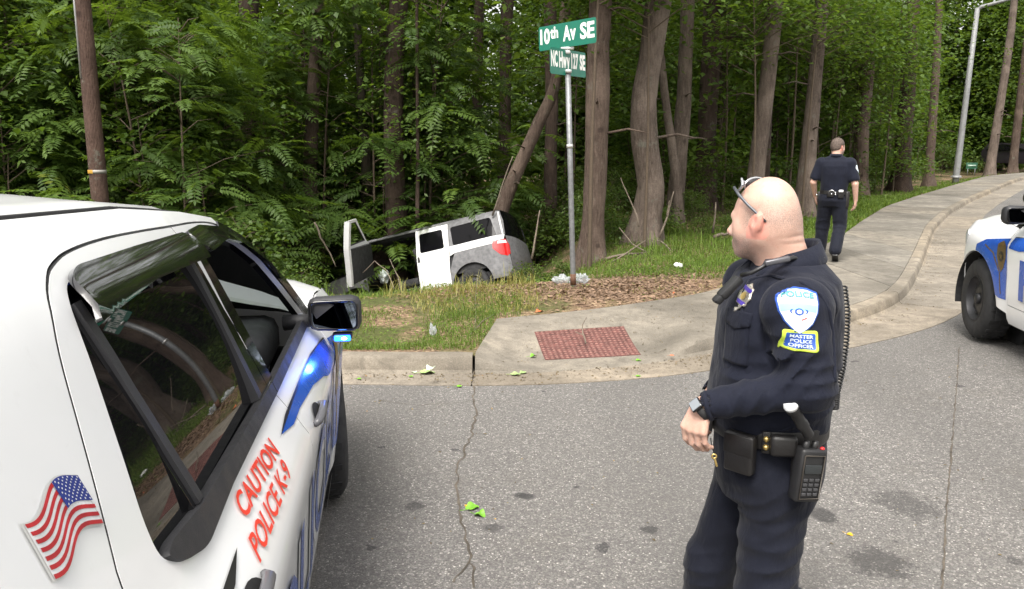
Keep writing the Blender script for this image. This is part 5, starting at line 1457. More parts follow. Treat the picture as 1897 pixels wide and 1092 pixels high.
    for i in range(len(zs) - 1):
        for j in range(12): F.append((i * 13 + j, i * 13 + j + 1, (i + 1) * 13 + j + 1, (i + 1) * 13 + j))
    tg_ = tb.add(V, F).build('tailgate', M_WHITE, car)
    MB().box((0, -2.5 + .075, 1.36), (1.22, .10, .36), Matrix.Rotation(R(-14), 3, 'X'), bevel=.04).build('rear_glass', M_PRIV, tg_)
    MB().box((0, -2.5 + .0, .52), (1.80, .14, .20), bevel=.05).build('rear_bumper', M_TRIM, tg_)
    for sg in (1, -1): side_patch('tail_light', [(.06, .84), (.34, .87), (.36, 1.0), (.10, 1.08), (.075, 1.0)], M_TAIL, tg_, sg, off=.008, depth=.02, step=.05)
    # --- cabin
    cab = MB(); cab.box((0, -.75, 1.655), (1.10, 2.0, .02)); cab.build('headliner', M_CABIN, car, smooth=False)
    ds_ = MB(); ds_.box((0, 3.55 - 2.5, 1.0), (1.50, .52, .20), bevel=.06); ds_.box((-.37, 3.38 - 2.5, 1.09), (.34, .25, .10), bevel=.04); ds_.build('dashboard', M_DASH, car)
    for sx in (-.37, .37):
        st = MB(); st.box((sx, 2.75 - 2.5, .66), (.50, .55, .18), bevel=.07); st.build('seat', M_CABIN, car); st = car.children[-1]
        MB().box((sx, 2.47 - 2.5, 1.02), (.50, .16, .66), Matrix.Rotation(R(-14), 3, 'X'), bevel=.07).build('backrest', M_CABIN, st)
        MB().box((sx, 2.38 - 2.5, 1.44), (.27, .11, .20), Matrix.Rotation(R(-10), 3, 'X'), bevel=.05).build('headrest', M_CABIN, st)
    MB().box((0, 2.02 - 2.5, 1.08), (1.40, .03, 1.0), bevel=.01).build('partition', M_CABIN, car)
    MB().box((0, .9 - 2.5, 1.0), (1.60, 1.7, .5), bevel=.05).build('cargo_floor', M_CABIN, car)
    for sg in (1, -1):
        side_patch('door_lining', [(2.55, .50), (3.52, .50), (3.56, .9), (3.57, 1.09), (2.55, 1.10)], M_DASH, car, sg, off=-.09, depth=0, step=.09)
        side_patch('pillar_lining', [(1.3, .7), (2.46, .7), (2.57, 1.1), (2.52, 1.62), (1.4, 1.60)], M_CABIN, car, sg, off=-.06, depth=0, step=.09)
    sw_ = MB(); P = [(-.37 + .18 * math.cos(a), 3.12 - 2.5 - .10 * math.sin(a), 1.06 + .15 * math.sin(a)) for a in [2 * math.pi * k / 24 for k in range(25)]]
    sw_.tube(P, .015, 8, False).tube([P[0], (-.37, 3.16 - 2.5, 1.05), P[12]], .016, 6); sw_.build('steering_wheel', M_CABIN, car)
    MB().box((0, 3.02 - 2.5, 1.50), (.24, .03, .07), bevel=.02).build('rear_view_mirror', M_CABIN, car)
    # --- mirrors
    for sg in (1, -1):
        mr = empty('wing_mirror', (sg * 1.03, 3.43 - 2.5, 1.165 if k9 else 1.225), 0, car)
        ho = MB(); ho.box((0, .03, 0), (.225, .12, .160), bevel=.038)
        for i, p in enumerate(ho.v):
            x, y, z = p; k_ = 1 - .30 * max(0, (y - .0) / .09); sl = (x * sg) / .11
            ho.v[i] = (x, y, z * k_ * (1 + .05 * sl) - .012 * sl * 0 + (.018 * sl if z < 0 else .006 * sl) * -1 * 0)
        ho.build('housing', M_TRIM, mr)
        gp = round_poly([(-.094, -.056), (.098, -.062), (.096, .062), (-.100, .058)], .028, 5)
        gl = MB().add([(x, -.036, z) for x, z in gp], [tuple(range(len(gp)))]); 
        go = gl.build('mirror_glass', M_MIR, mr, smooth=False); go.rotation_euler = (R(-9), 0, R(-7 * sg))
        rimp = MB().tube([(x, -.035, z) for x, z in gp] + [(gp[0][0], -.035, gp[0][1])], .006, 6, False); rimp.build('bezel', M_GLOSSBLK, mr)
        MB().tube([(-sg * .22, .05, -.045), (-sg * .10, .04, -.035)], [.034, .028], 10).build('stalk', M_TRIM, mr)
        if sg > 0 and k9:
            lt = MB().box((.03, .0, -.096), (.085, .045, .026), bevel=.008).build('light_housing', M_TRIM, mr)
            MB().box((.03, -.022, -.104), (.070, .014, .026), bevel=.006).build('blue_led_lens', M_LED, mr)
            pl_ = bpy.data.lights.new('blue_led_light', 'POINT'); pl_.energy = .45; pl_.color = (.05, .18, 1.0); pl_.shadow_soft_size = .02; po_ = bpy.data.objects.new('blue_led_light', pl_); COL.objects.link(po_); po_.parent = mr; po_.location = (.03, -.06, -.115)
            MB().ball((.038, -.026, -.104), (.014, .006, .008)).build('led_core', M_LEDW, mr)
    if not k9:
        sp = empty('spotlight', (-.86, 3.55 - 2.5, 1.36), 0, car)
        MB().lathe([(.0, -.09), (.05, -.085), (.075, -.03), (.082, .04), (.07, .055), (0, .057)], axis='Y', n=20).build('lamp_shell', M_GLOSSBLK, sp)
        MB().tube([(.0, 0, -.06), (.06, -.02, -.14)], .014, 8).build('bracket', M_TRIM, sp)
    return car

build_cruiser((-1.638, 2.275, 0), .153, 'white patrol car with CAUTION POLICE K-9 in red and a flag sticker on its side', True)
build_cruiser((5.07, 5.53, .06), -R(8), 'white patrol car cut off by the edge with blue sweep behind its dark front wheel', False)
# ------------------------------------------------------------------ the two officers
def cloth(name, col, hi):
    t = NT(name); P = t.obj()
    n = t.noise(P, 7, 6, .7); w = t.noise(P, 420, 2, .5)
    mp = t.n('ShaderNodeMapping'); mp.inputs['Scale'].default_value = (30, 30, 9); mp.inputs['Rotation'].default_value = (.3, .5, .2); t.l(P, mp.inputs['Vector'])
    fold = t.noise(mp.outputs[0], 1.0, 4, .55, .6)
    c = t.ramp(n, [(.3, col), (.7, hi)])
    c = t.mix(.35, c, t.ramp(w, [(.3, (.25,) * 3), (.7, (.75,) * 3)]), 'OVERLAY')
    wv = t.n('ShaderNodeTexNoise'); wv.inputs['Scale'].default_value = 4.2; wv.inputs['Detail'].default_value = 1.5; wv.inputs['Distortion'].default_value = 1.0; t.l(P, wv.inputs['Vector'])
    rdg = t.math('ABSOLUTE', t.math('SUBTRACT', wv.outputs['Fac'], .5)); rdg = t.mapr(rdg, .0, .16, 0, 1)
    nm = t.bump(t.math('ADD', t.math('ADD', t.math('MULTIPLY', w, .10), t.math('MULTIPLY', fold, .8)), t.math('MULTIPLY', rdg, .35)), .5, .012)
    return t.done(t.pbr(c, .82, 0, nm, spec=.25, sheen=.06))
M_NAVY = cloth('navy_twill', (.0034, .0046, .0118), (.0062, .0082, .0190))
M_NAVY2 = cloth('navy_trousers', (.0030, .0040, .0095), (.0056, .0072, .0158))
M_LEATH = simple('black_leather', (.013, .012, .012), .42, bump=.25, bscale=160)
M_BOOT = simple('boot_leather', (.012, .012, .012), .35, bump=.2, bscale=120)
M_PLAST = simple('radio_plastic', (.016, .016, .017), .45, bump=.15, bscale=300)
def skin_mat():
    t = NT('skin'); P = t.obj()
    a = t.n('ShaderNodeAttribute'); a.attribute_name = 'stubble'; b = t.n('ShaderNodeAttribute'); b.attribute_name = 'flush'
    n = t.noise(P, 20, 7, .75, .4); f = t.noise(P, 420, 3, .6)
    c = t.ramp(n, [(.3, (.50, .290, .225)), (.55, (.58, .370, .290)), (.75, (.63, .415, .335))])
    c = t.mix(t.math('MULTIPLY', b.outputs['Fac'], .6), c, (.60, .19, .15))
    blo = t.voro(P, 55, 'F1'); c = t.mix(t.mapr(blo, .10, .22, .35, 0), c, (.52, .235, .17))
    st = t.math('MULTIPLY', a.outputs['Fac'], t.mapr(f, .35, .65, .30, 1.0))
    c = t.mix(st, c, (.205, .150, .125))
    return t.done(t.pbr(c, t.mapr(n, .3, .7, .38, .52), 0, t.bump(t.math('ADD', f, t.math('MULTIPLY', n, 1.2)), .22, .003), spec=.45, sss=.12))
M_SKIN = skin_mat()
def field_obj(name, fld, mat, parent, it=2, attrs=None):
    V, Q = fld.mesh(name); V = smooth_mesh(V, Q, it)
    o = link_mesh(name, np_mesh(name, V, Q, attrs(V) if attrs else None), mat, parent); return o, V, Q
def rotz(a): c, s = math.cos(a), math.sin(a); return np.array([[c, -s, 0], [s, c, 0], [0, 0, 1.0]])
def roty(a): c, s = math.cos(a), math.sin(a); return np.array([[c, 0, s], [0, 1, 0], [-s, 0, c]])
class Head:
    """head modelled about its own centre (x ahead, y left, z up), then turned on the neck"""
    def __init__(s, O, M, neck_base): s.O = np.array(O); s.M = M; s.nb = neck_base
    def p(s, q): return s.O + s.M @ np.array(q, float)
    def e(s, c, r, R2=None): return ell(s.p(c), r, s.M if R2 is None else s.M @ R2)
    def c(s, a, b, r1, r2=None): return cap(s.p(a), s.p(b), r1, r2)
    def build(s, F, fat=1.0):
        F.add(s.e((-.004, 0, 0), (.089, .073, .102)), .03); F.add(s.e((-.040, 0, -.034), (.048, .060, .064)), .03)
        F.add(s.e((.034, 0, -.008), (.062, .066, .072)), .03); F.add(s.e((.044, 0, -.062), (.052, .058, .074)), .03)
        for g in (1, -1):
            F.add(s.c((-.002, g * .052, -.068), (.064, g * .024, -.116), .028, .021), .03)
            F.add(s.e((.056, g * .036, -.056), (.030, .027, .034)), .025)
        F.add(s.e((.080, 0, -.118), (.021, .026, .019)), .02)
        F.add(s.c((.086, -.032, -.013), (.086, .032, -.013), .013), .016)
        for g in (1, -1): F.cut(s.e((.104, g * .031, -.031), (.015, .018, .012)), .010); F.add(s.e((.081, g * .031, -.031), (.0125, .0125, .0125)), .004)
        F.add(s.c((.092, 0, -.018), (.116, 0, -.060), .009, .0125), .012); F.add(s.e((.116, 0, -.063), (.0135, .0125, .012)), .008)
        for g in (1, -1): F.add(s.e((.104, g * .0125, -.068), (.012, .009, .009)), .008)
        F.add(s.c((.096, -.018, -.091), (.096, .018, -.091), .0085), .010); F.add(s.c((.094, -.016, -.1025), (.094, .016, -.1025), .009), .008)
        F.cut(s.e((.110, 0, -.0965), (.013, .025, .0016)), .004)
        for g in (1, -1):
            t = roty(R(-14)) @ rotz(g * R(-24))
            F.add(s.e((-.010, g * .084, -.026), (.0195, .0105, .0315), t), .004); F.cut(s.e((-.004, g * .0985, -.021), (.0115, .0125, .0195), t), .002); F.add(s.e((-.027, g * .091, -.022), (.0055, .0065, .0245), t), .003)
            F.add(s.e((-.006, g * .080, -.055), (.010, .007, .010)), .006); F.add(s.e((.006, g * .078, -.032), (.006, .006, .008)), .004)
        F.add(cap(s.p((-.022, 0, -.055)), s.nb, .066 * fat, .074 * fat), .035)
        c0 = s.O; M0 = s.M
        def groove(X, Y, Z):
            P = np.stack([X - c0[0], Y - c0[1], Z - c0[2]], -1) @ M0
            x, y, z = P[..., 0], P[..., 1], P[..., 2]; w = np.clip((-x - .045) / .03, 0, 1) * np.exp(-(y / .045) ** 2)
            return .0028 * w * (np.exp(-((z + .066 + .10 * y * y / .05) / .004) ** 2) + .8 * np.exp(-((z + .088) / .004) ** 2))
        F.disp(groove, s.O - .16, s.O + .16)
    def attrs(s, V):
        q = (V - s.O) @ s.M
        x, y, z = q.T; r = np.linalg.norm(q, axis=1)
        head = (r < .17) & (z > -.15)
        side = np.exp(-((z + .012) / .045) ** 2) * np.clip((-x + .055) / .03, 0, 1)
        beard = np.clip((-.055 - z) / .03, 0, 1) * np.clip((x + .005) / .03, 0, 1)
        ear = (np.abs(y) > .0765) & (z > -.075) & (z < .02) & (x > -.045) & (x < .035)
        stub = head * np.maximum(side * .95, beard * .95) * (~ear)
        nose = np.exp(-((x - .118) ** 2 + y ** 2 + (z + .062) ** 2) / .016 ** 2)
        return {'stubble': stub, 'flush': np.clip(ear * .9 + nose * .6, 0, 1) * head}
def hand(F, W, K, row, curl, down, sc=1.0, thumb=None):
    """palm from wrist W to knuckle centre K; four fingers along row, curling towards curl; thumb from the side of the palm"""
    W, K, row, curl, down = [np.array(q, float) for q in (W, K, row, curl, down)]
    ln = [.92, 1.0, .95, .78]
    for i in range(4):
        o = (.031 - .0205 * i) * sc; k = K + row * o + down * (-.004 * abs(i - 1.2))
        F.add(cap(W + row * o * .55, k, .0145 * sc, .0115 * sc), .010)
        p = k; r = .0100 * sc * (1.0 if i < 3 else .86)
        for L, cb, rr in ((.042, .30, 1.0), (.027, .72, .92), (.022, .95, .82)):
            d = curl * cb + down * math.sqrt(max(0, 1 - cb * cb)); d = d / np.linalg.norm(d); n_ = p + d * L * ln[i] * sc
            F.add(cap(p, n_, r * rr, r * rr * .92), .0035); p = n_
    for (a, b, r1, r2) in thumb: F.add(cap(a, b, r1 * sc, r2 * sc), .007)

def folds(c, dirv, amp, wl, rad, seed=0):
    c = np.array(c); d = np.array(dirv, float); d /= np.linalg.norm(d)
    def f(X, Y, Z):
        r2 = (X - c[0]) ** 2 + (Y - c[1]) ** 2 + (Z - c[2]) ** 2
        ph = (X * d[0] + Y * d[1] + Z * d[2]) / wl * 2 * math.pi + 2.2 * vnoise(X * 9, Y * 9, Z * 9, seed)
        s_ = 1 - 2 * np.abs(np.sin(ph * .5)) ** .7; return -amp * np.exp(-r2 / rad ** 2) * s_
    return f
def rumple(amp, sx, sy, sz, seed):
    return lambda X, Y, Z: amp * (vnoise(X * sx, Y * sy, Z * sz, seed) + .5 * vnoise(X * sx * 2.1, Y * sy * 2.1, Z * sz * 2.1, seed + 5))

# ---------------- officer in the foreground
OX, OY = .80, 2.36
off1 = empty('person', (OX, OY, 0), math.pi)             # local x = the way he faces, y = his left (towards the camera)
tag(off1, 'bald officer in navy uniform with sunglasses on his head and hand at his belt', 'person')
hd1 = Head((.046, .0, 1.690), rotz(R(-45)) @ roty(R(2)), np.array([-.022, 0, 1.50]))
B = Field((-.36, -.36, -.02), (.36, .36, 1.82), .0041)
hd1.build(B, 1.08)
B.add(loft([(.92, .0, 0, .10, .13), (1.1, 0, 0, .13, .15), (1.35, -.01, 0, .13, .16), (1.47, -.015, 0, .10, .14), (1.53, -.02, 0, .06, .08)]), .03)
for g in (1, -1):
    B.add(cap((-.005, g * .19, 1.44), (-.012, g * .258, 1.238), .052, .044), .02); 
B.add(cap((-.012, .258, 1.238), (.253, .175, 1.150), .042, .029), .02); B.add(cap((-.03, -.258, 1.238), (.135, -.205, 1.050), .042, .029), .02)
hip = {1: ((.0, .095, .90), (.02, .112, .55), (-.26, .125, .12)), -1: ((.01, -.095, .90), (.130, -.10, .51), (.165, -.11, .11))}
for g in (1, -1):
    a, b, c = hip[g]; B.add(cap(a, b, .082, .058), .03); B.add(cap(b, c, .056, .040), .02)
    B.add(cap((c[0], c[1], .06), (c[0] + .15, c[1] + .01 * g, .035), .036, .028), .02)
row = np.array([.70, -.70, .08]); curl = np.array([-.80, -.58, 0]); dn = np.array([.05, 0, -1.0])
hand(B, (.259, .174, 1.140), (.277, .178, 1.075), row, curl, dn, 1.06,
     [((.270, .150, 1.125), (.276, .122, 1.090), .0145, .0125), ((.276, .122, 1.090), (.260, .100, 1.062), .0125, .0105)])
rowr = np.array([.70, .70, .08]); curlr = np.array([.20, .95, 0])
hand(B, (.140, -.205, 1.035), (.150, -.190, .985), rowr, curlr, dn, 1.0,
     [((.155, -.185, 1.03), (.160, -.160, 1.0), .0145, .0125), ((.160, -.160, 1.0), (.150, -.140, .98), .0125, .0105)])
body1, V1, Q1 = field_obj('body', B, M_SKIN, off1, 1, hd1.attrs)

Sh = Field((-.32, -.40, .90), (.36, .40, 1.62), .0056)
Sh.add(loft([(1.01, .006, 0, .158, .178), (1.08, .014, 0, .170, .19), (1.25, .003, 0, .172, .195), (1.38, -.004, 0, .165, .19), (1.46, -.014, 0, .148, .185), (1.505, -.02, 0, .112, .160), (1.545, -.022, 0, .088, .10), (1.562, -.02, 0, .083, .088)], 2.2), .02)
for g in (1, -1):
    Sh.add(ell((.012, g * .195, 1.446), (.098, .078, .080)), .035)
    el = (-.014 - .02 * (g < 0), g * .262, 1.238)
    Sh.add(cap((.010, g * .207, 1.428), el, .086, .072), .03)
    wr = (.240, .180, 1.152) if g > 0 else (.118, -.212, 1.068)
    Sh.add(cap(el, wr, .064, .045), .025)
    Sh.cut(cap(wr, np.array(wr) + (np.array(wr) - np.array(el)) * .25, .036, .034), .003)
Sh.disp(folds((.055, .25, 1.295), (.75, 0, .66), .0120, .044, .080, 1)); Sh.disp(folds((-.03, .30, 1.262), (.2, 0, 1), .0060, .040, .07, 2))
Sh.disp(folds((.14, .24, 1.195), (1, -.2, .5), .0060, .042, .09, 3)); 
Sh.disp(folds((.02, .27, 1.36), (.6, .2, 1), .0045, .075, .08, 14)); Sh.disp(folds((-.02, .20, 1.12), (.4, 0, 1), .006, .06, .09, 18)); Sh.disp(rumple(.0034, 9, 9, 9, 5)); Sh.disp(rumple(.0014, 26, 26, 26, 6), (-.4, -.4, .9), (.4, .4, 1.30))
shirt1, VS, QS = field_obj('shirt', Sh, M_NAVY, off1, 1)

Ve = Field((-.30, -.30, .94), (.30, .30, 1.60), .0056)
Ve.add(loft([(1.035, .008, 0, .162, .182), (1.10, .014, 0, .180, .200), (1.25, -.004, 0, .180, .207), (1.38, -.008, 0, .175, .207), (1.455, -.012, 0, .160, .207), (1.50, -.022, 0, .138, .195), (1.525, -.025, 0, .112, .165), (1.548, -.025, 0, .096, .112)], 2.3), .02)
for g in (1, -1):
    Ve.add(ell((-.012, g * .178, 1.455), (.098, .060, .072)), .02)
    Ve.cut(ell((.034, g * .285, 1.385), (.130, .135, .170)), .006); Ve.cut(cap((.004, g * .205, 1.415), (.0, g * .34, 1.43), .098), .006)
Ve.cut(ell((.045, 0, 1.585), (.105, .086, .075)), .01)
Ve.disp(folds((-.1, .15, 1.15), (.2, 0, 1), .0050, .06, .12, 7)); Ve.disp(folds((.12, .15, 1.18), (.3, .1, 1), .0055, .055, .10, 8)); Ve.disp(rumple(.0040, 8, 8, 11, 9)); Ve.disp(rumple(.0018, 24, 24, 24, 10))
vest1, VV, QV = field_obj('vest', Ve, M_NAVY, off1, 1)

Tr = Field((-.42, -.32, .05), (.36, .32, 1.11), .0062)
Tr.add(loft([(.82, .005, 0, .138, .175), (.90, .0, 0, .158, .190), (.98, .0, 0, .163, .187), (1.08, .006, 0, .160, .180)], 2.2), .03)
for g in (1, -1):
    a, b, c = hip[g]; kn = np.array(b); an = np.array(c)
    Tr.add(cap((a[0], a[1], .87), kn, .106, .088), .04); Tr.add(cap(kn, an * np.array([1, 1, .9]), .090, .080), .03)
    Tr.add(cap((an[0], an[1], .14), (an[0] + .02, an[1], .075), .082, .088), .03)
Tr.disp(folds((.02, .14, .60), (.35, .1, 1), .0080, .070, .14, 11)); Tr.disp(folds((-.06, .13, .46), (.75, 0, 1), .0110, .060, .13, 12)); Tr.disp(folds((.03, .12, .82), (.6, 0, 1), .0055, .06, .12, 13))
Tr.disp(folds((.18, -.08, .50), (.2, 0, 1), .004, .06, .12, 15)); Tr.disp(rumple(.0065, 7, 7, 4.5, 16)); Tr.disp(rumple(.0028, 20, 20, 14, 17))
Tr.clip(lambda X, Y, Z: (.06 - Z) + 0 * X + 0 * Y)
trs1, VT, QT = field_obj('trousers', Tr, M_NAVY2, off1, 1)
def boot(parent, c, toe, name='boot'):
    f = Field((c[0] - .14, c[1] - .10, -.01), (c[0] + .26, c[1] + .10, .24), .006)
    f.add(cap((c[0], c[1], .20), (c[0] - .005, c[1], .07), .052, .050), .02); f.add(cap((c[0] - .02, c[1], .05), (c[0] + .15, c[1] + toe, .040), .045, .036), .03)
    f.add(rbox((c[0] + .065, c[1] + toe * .5, .018), (.145, .046, .018), .015), .006); f.clip(lambda X, Y, Z: (.0 - Z) + 0 * X + 0 * Y)
    return field_obj(name, f, M_BOOT, parent, 1)[0]
for g in (1, -1): boot(off1, hip[g][2], .012 * g)

bvh_sleeve = BVHTree.FromPolygons([tuple(v) for v in VS], [tuple(q) for q in QS]); bvh_vest = BVHTree.FromPolygons([tuple(v) for v in VV], [tuple(q) for q in QV])
def stick(name, poly2d, c, mat, parent, bvh, origin_dir, off, step=.008, right=None, rot=0.0, faces=None, thick=.002):
    """cloth badge laid on a garment: 2D outline (x right as worn facing us, y up) dropped along origin_dir"""
    d = Vector(origin_dir).normalized(); up = Vector((0, 0, 1)); up = (up - d * up.dot(d)).normalized(); rt = d.cross(up)
    ca, sa = math.cos(rot), math.sin(rot)
    V2, F = fill_poly(poly2d, (), step) if faces is None else (poly2d, faces)
    V = []
    for x, y in V2:
        x, y = x * ca - y * sa, x * sa + y * ca
        o = Vector(c) + rt * x + up * y - d * .3
        h = bvh.ray_cast(o, d)
        for q_ in range(1, 9):
            if h[0] and (h[0] - Vector(c)).dot(d) < .06: break
            o2 = o - up * (.005 * q_) ; h2 = bvh.ray_cast(o2, d)
            if h2[0]: h = (h2[0] + up * (.002 * q_),) ; 
        V.append((h[0] - d * off) if h[0] else Vector(c) + rt * x + up * y - d * off)
    if thick and faces is None:
        bl = boundary_loops(F); idx = {}; F = list(F)
        for a, b in bl:
            for q in (a, b):
                if q not in idx: idx[q] = len(V); V.append(V[q] + d * (off + thick))
        F += [(b, a, idx[a], idx[b]) for a, b in bl]
    return MB().add(V, F).build(name, mat, parent, smooth=True, fix=faces is None)
def stick_text(name, txt, c, w, h, mat, parent, bvh, d, off, rot=0.0, bold=.03, curve=0.0):
    V2, F = text_box(txt, bold=bold); V2 = [((x - .5) * w, (y - .5) * h - curve * (2 * (x - .5)) ** 2) for x, y in V2]
    V2, F = split_faces(V2, F, .012)
    return stick(name, V2, c, mat, parent, bvh, d, off, rot=rot, faces=F)
M_PWHITE = simple('patch_white', (.60, .68, .72), .6, var=.05); M_PBLUE = simple('patch_blue', (.020, .075, .36), .6); M_PTEAL = simple('patch_teal', (.26, .55, .58), .6); M_PYEL = simple('patch_yellow', (.50, .64, .06), .6); M_PRED = simple('patch_red', (.55, .06, .05), .6)
dS = (0, -1, 0)
pc = at(1459, 561, 2.12); pc = (OX - pc.x - .016, .3, pc.z - .012)
SHD = [(-.050, .046), (-.026, .055), (0, .0575), (.026, .055), (.052, .045), (.054, .018), (.050, -.008), (.036, -.036), (.014, -.058), (.002, -.066), (-.012, -.056), (-.034, -.032), (-.048, -.006), (-.052, .020)]
pt = stick('shoulder_patch', SHD, pc, M_PBLUE, shirt1, bvh_sleeve, dS, .003)
stick('patch_field', [(x * .92, y * .925) for x, y in SHD], pc, M_PWHITE, shirt1, bvh_sleeve, dS, .0042, thick=0)
stick('patch_band', [(-.046, .012), (-.020, .018), (.02, .018), (.048, .012), (.044, -.006), (.018, .0), (-.018, .0), (-.043, -.006)], pc, M_PTEAL, shirt1, bvh_sleeve, dS, .0048, thick=0)
stick_text('patch_lettering', 'POLICE', (pc[0], pc[1], pc[2] + .042), .080, .0135, simple('patch_letter_teal', (.05, .26, .30), .6), shirt1, bvh_sleeve, dS, .0085, curve=.004)
stick('patch_seal', [(.011 * math.cos(q), .0095 * math.sin(q) - .003) for q in [2 * math.pi * k / 14 for k in range(14)]], pc, M_PBLUE, shirt1, bvh_sleeve, dS, .0052, thick=0)
stick('patch_seal_centre', [(.0065 * math.cos(q), .0055 * math.sin(q) - .003) for q in [2 * math.pi * k / 12 for k in range(12)]], pc, M_PWHITE, shirt1, bvh_sleeve, dS, .0058, thick=0)
for g in (1, -1): stick('patch_wing', [(g * .014, .004), (g * .019, -.003), (g * .014, -.010), (g * .0205, -.006), (g * .0225, -.002), (g * .0205, .002)][::g], pc, M_PBLUE, shirt1, bvh_sleeve, dS, .0052, thick=0)
stick('patch_stroke', [(.004, -.026), (.018, -.019), (.020, -.0155), (.006, -.022)], pc, M_PRED, shirt1, bvh_sleeve, dS, .0066, thick=0)
rc = at(1452, 623, 2.10); rc = (OX - rc.x - .034, .3, rc.z - .004)
rk = lambda w, h, r: round_poly([(-w, -h), (w, -h), (w, h), (-w, h)], r, 4)
stick('rank_patch', rk(.0425, .0275, .009), rc, M_PYEL, shirt1, bvh_sleeve, dS, .003)
stick('rank_field', rk(.0355, .0205, .005), rc, M_PBLUE, shirt1, bvh_sleeve, dS, .0040, thick=0)
for k, tx in enumerate(('MASTER', 'POLICE', 'OFFICER')):
    stick_text('rank_lettering', tx, (rc[0], rc[1], rc[2] + .0125 - .0125 * k), .056 - .006 * (k == 1), .0092, M_PWHITE, shirt1, bvh_sleeve, dS, .0070, bold=.02)
# collar
co = MB(); n = 28; V = []; F = []
for k in range(n + 1):
    a = R(38) + R(284) * k / n; ca, sa = math.cos(a), math.sin(a); bk = .5 - .5 * ca
    cx, cy = -.016, 0
    for (rr_, z_) in ((.078, 1.515 + .035 * bk), (.083, 1.552 + .050 * bk), (.090, 1.556 + .054 * bk), (.112 + .02 * (1 - bk), 1.510 + .046 * bk), (.110 + .02 * (1 - bk), 1.503 + .046 * bk), (.084, 1.535 + .045 * bk)):
        V.append((cx + ca * rr_ * 1.06, cy + sa * rr_ * .98, z_))
for k in range(n):
    for j in range(6): F.append((k * 6 + j, k * 6 + (j + 1) % 6, (k + 1) * 6 + (j + 1) % 6, (k + 1) * 6 + j))
F += [tuple(range(6)), tuple(n * 6 + j for j in reversed(range(6)))]
co.add(V, F).build('collar', M_NAVY, shirt1)
# piped armhole edge of the vest over the sleeve
ve_ = []
for (u_, v_) in ((1396, 640), (1394, 600), (1401, 562), (1420, 536), (1450, 522), (1482, 523), (1508, 540), (1524, 572), (1530, 610), (1528, 650), (1522, 690)):
    q = at(u_, v_, 2.14); q = Vector((OX - q.x, .45, q.z)); hs = [h_[0] for h_ in (bvh_sleeve.ray_cast(q, Vector((0, -1, 0))), bvh_vest.ray_cast(q, Vector((0, -1, 0)))) if h_[0]]
    if hs: ve_.append(max(hs, key=lambda p: p.y) + Vector((0, .001, 0)))
pp_ = []
for i in range(len(ve_) - 1): pp_ += [ve_[i].lerp(ve_[i + 1], k / 4) for k in range(4)]
MB().tube(pp_ + [ve_[-1]], .0055, 6).build('vest_edge', M_NAVY, vest1)
# chest badge, name bar, pocket, placket on the vest
dC = Vector((-.80, -.60, -.05)).normalized()
bc = at(1367, 549, 2.24); bc = Vector((OX - bc.x, OY - 2.24, bc.z))
M_SILV = simple('badge_silver', (.55, .52, .45), .3, .8, var=.2, vscale=90); M_PUR = simple('badge_enamel', (.06, .035, .30), .35); M_BGOLD = simple('badge_gold', (.60, .44, .16), .3, .8)
bs = [(.030 * (1 if k % 2 == 0 else .82) * math.sin(2 * math.pi * k / 16), .037 * (1 if k % 2 == 0 else .84) * math.cos(2 * math.pi * k / 16)) for k in range(16)]
stick('chest_badge', bs, bc, M_SILV, vest1, bvh_vest, dC, .006, rot=-.25, thick=.006)
stick('badge_ribbon', [(-.022, .024), (.022, .024), (.020, .014), (-.020, .014)], bc, M_PUR, vest1, bvh_vest, dC, .0075, rot=-.25, thick=0)
stick('badge_ribbon', [(-.020, -.014), (.020, -.014), (.016, -.025), (-.016, -.025)], bc, M_PUR, vest1, bvh_vest, dC, .0075, rot=-.25, thick=0)
stick('badge_centre', [(.011 * math.cos(q), .011 * math.sin(q)) for q in [2 * math.pi * k / 14 for k in range(14)]], bc, M_BGOLD, vest1, bvh_vest, dC, .0080, rot=-.25, thick=0)
pk = at(1357, 612, 2.24); pk = Vector((OX - pk.x, OY - 2.24, pk.z))
stick('pocket', rk(.050, .070, .006), pk - Vector((0, 0, .03)), M_NAVY, vest1, bvh_vest, dC, .006, thick=.006, step=.016)
stick('pocket_flap', [(-.053, .026), (.053, .026), (.053, -.012), (0, -.026), (-.053, -.012)], pk + Vector((0, 0, .030)), M_NAVY, vest1, bvh_vest, dC, .010, thick=.008, step=.014)
nb_ = at(1347, 562, 2.22); stick('name_bar', rk(.018, .006, .001), Vector((OX - nb_.x, OY - 2.22, nb_.z)), M_SILV, vest1, bvh_vest, dC, .007, thick=.004)
# radio microphone on the chest, its strap over the shoulder and the coiled cord down the back
def L1(u, v, y): p = at(u, v, y); return Vector((OX - p.x, OY - y, p.z))
mc_ = L1(1352, 533, 2.26); ax = Vector((.62, .12, -.62)).normalized()
mq = ax.to_track_quat('Z', 'Y').to_matrix()
MB().box((0, 0, 0), (.040, .026, .080), bevel=.009).box((0, .0, .048), (.034, .022, .026), bevel=.007).build('radio_microphone', M_PLAST, vest1, M=Matrix.Translation(mc_) @ mq.to_4x4(), sharp=40)
MB().tube([mc_ - ax * .05, L1(1392, 506, 2.20), L1(1425, 488, 2.22), L1(1470, 478, 2.26), L1(1508, 486, 2.32), L1(1536, 515, 2.36)], [.007, .006, .006, .007, .006, .006], 8).build('microphone_strap', M_PLAST, vest1)
MB().box(L1(1440, 484, 2.20), (.070, .016, .016), Matrix.Rotation(R(12), 3, 'Y'), bevel=.004).build('strap_clip', simple('strap_clip', (.10, .10, .11), .35, .4), vest1)
MB().box(L1(1517, 478, 2.30), (.030, .014, .020), Matrix.Rotation(R(-30), 3, 'Y'), bevel=.004).build('strap_clip', simple('strap_clip', (.10, .10, .11), .35, .4), vest1)
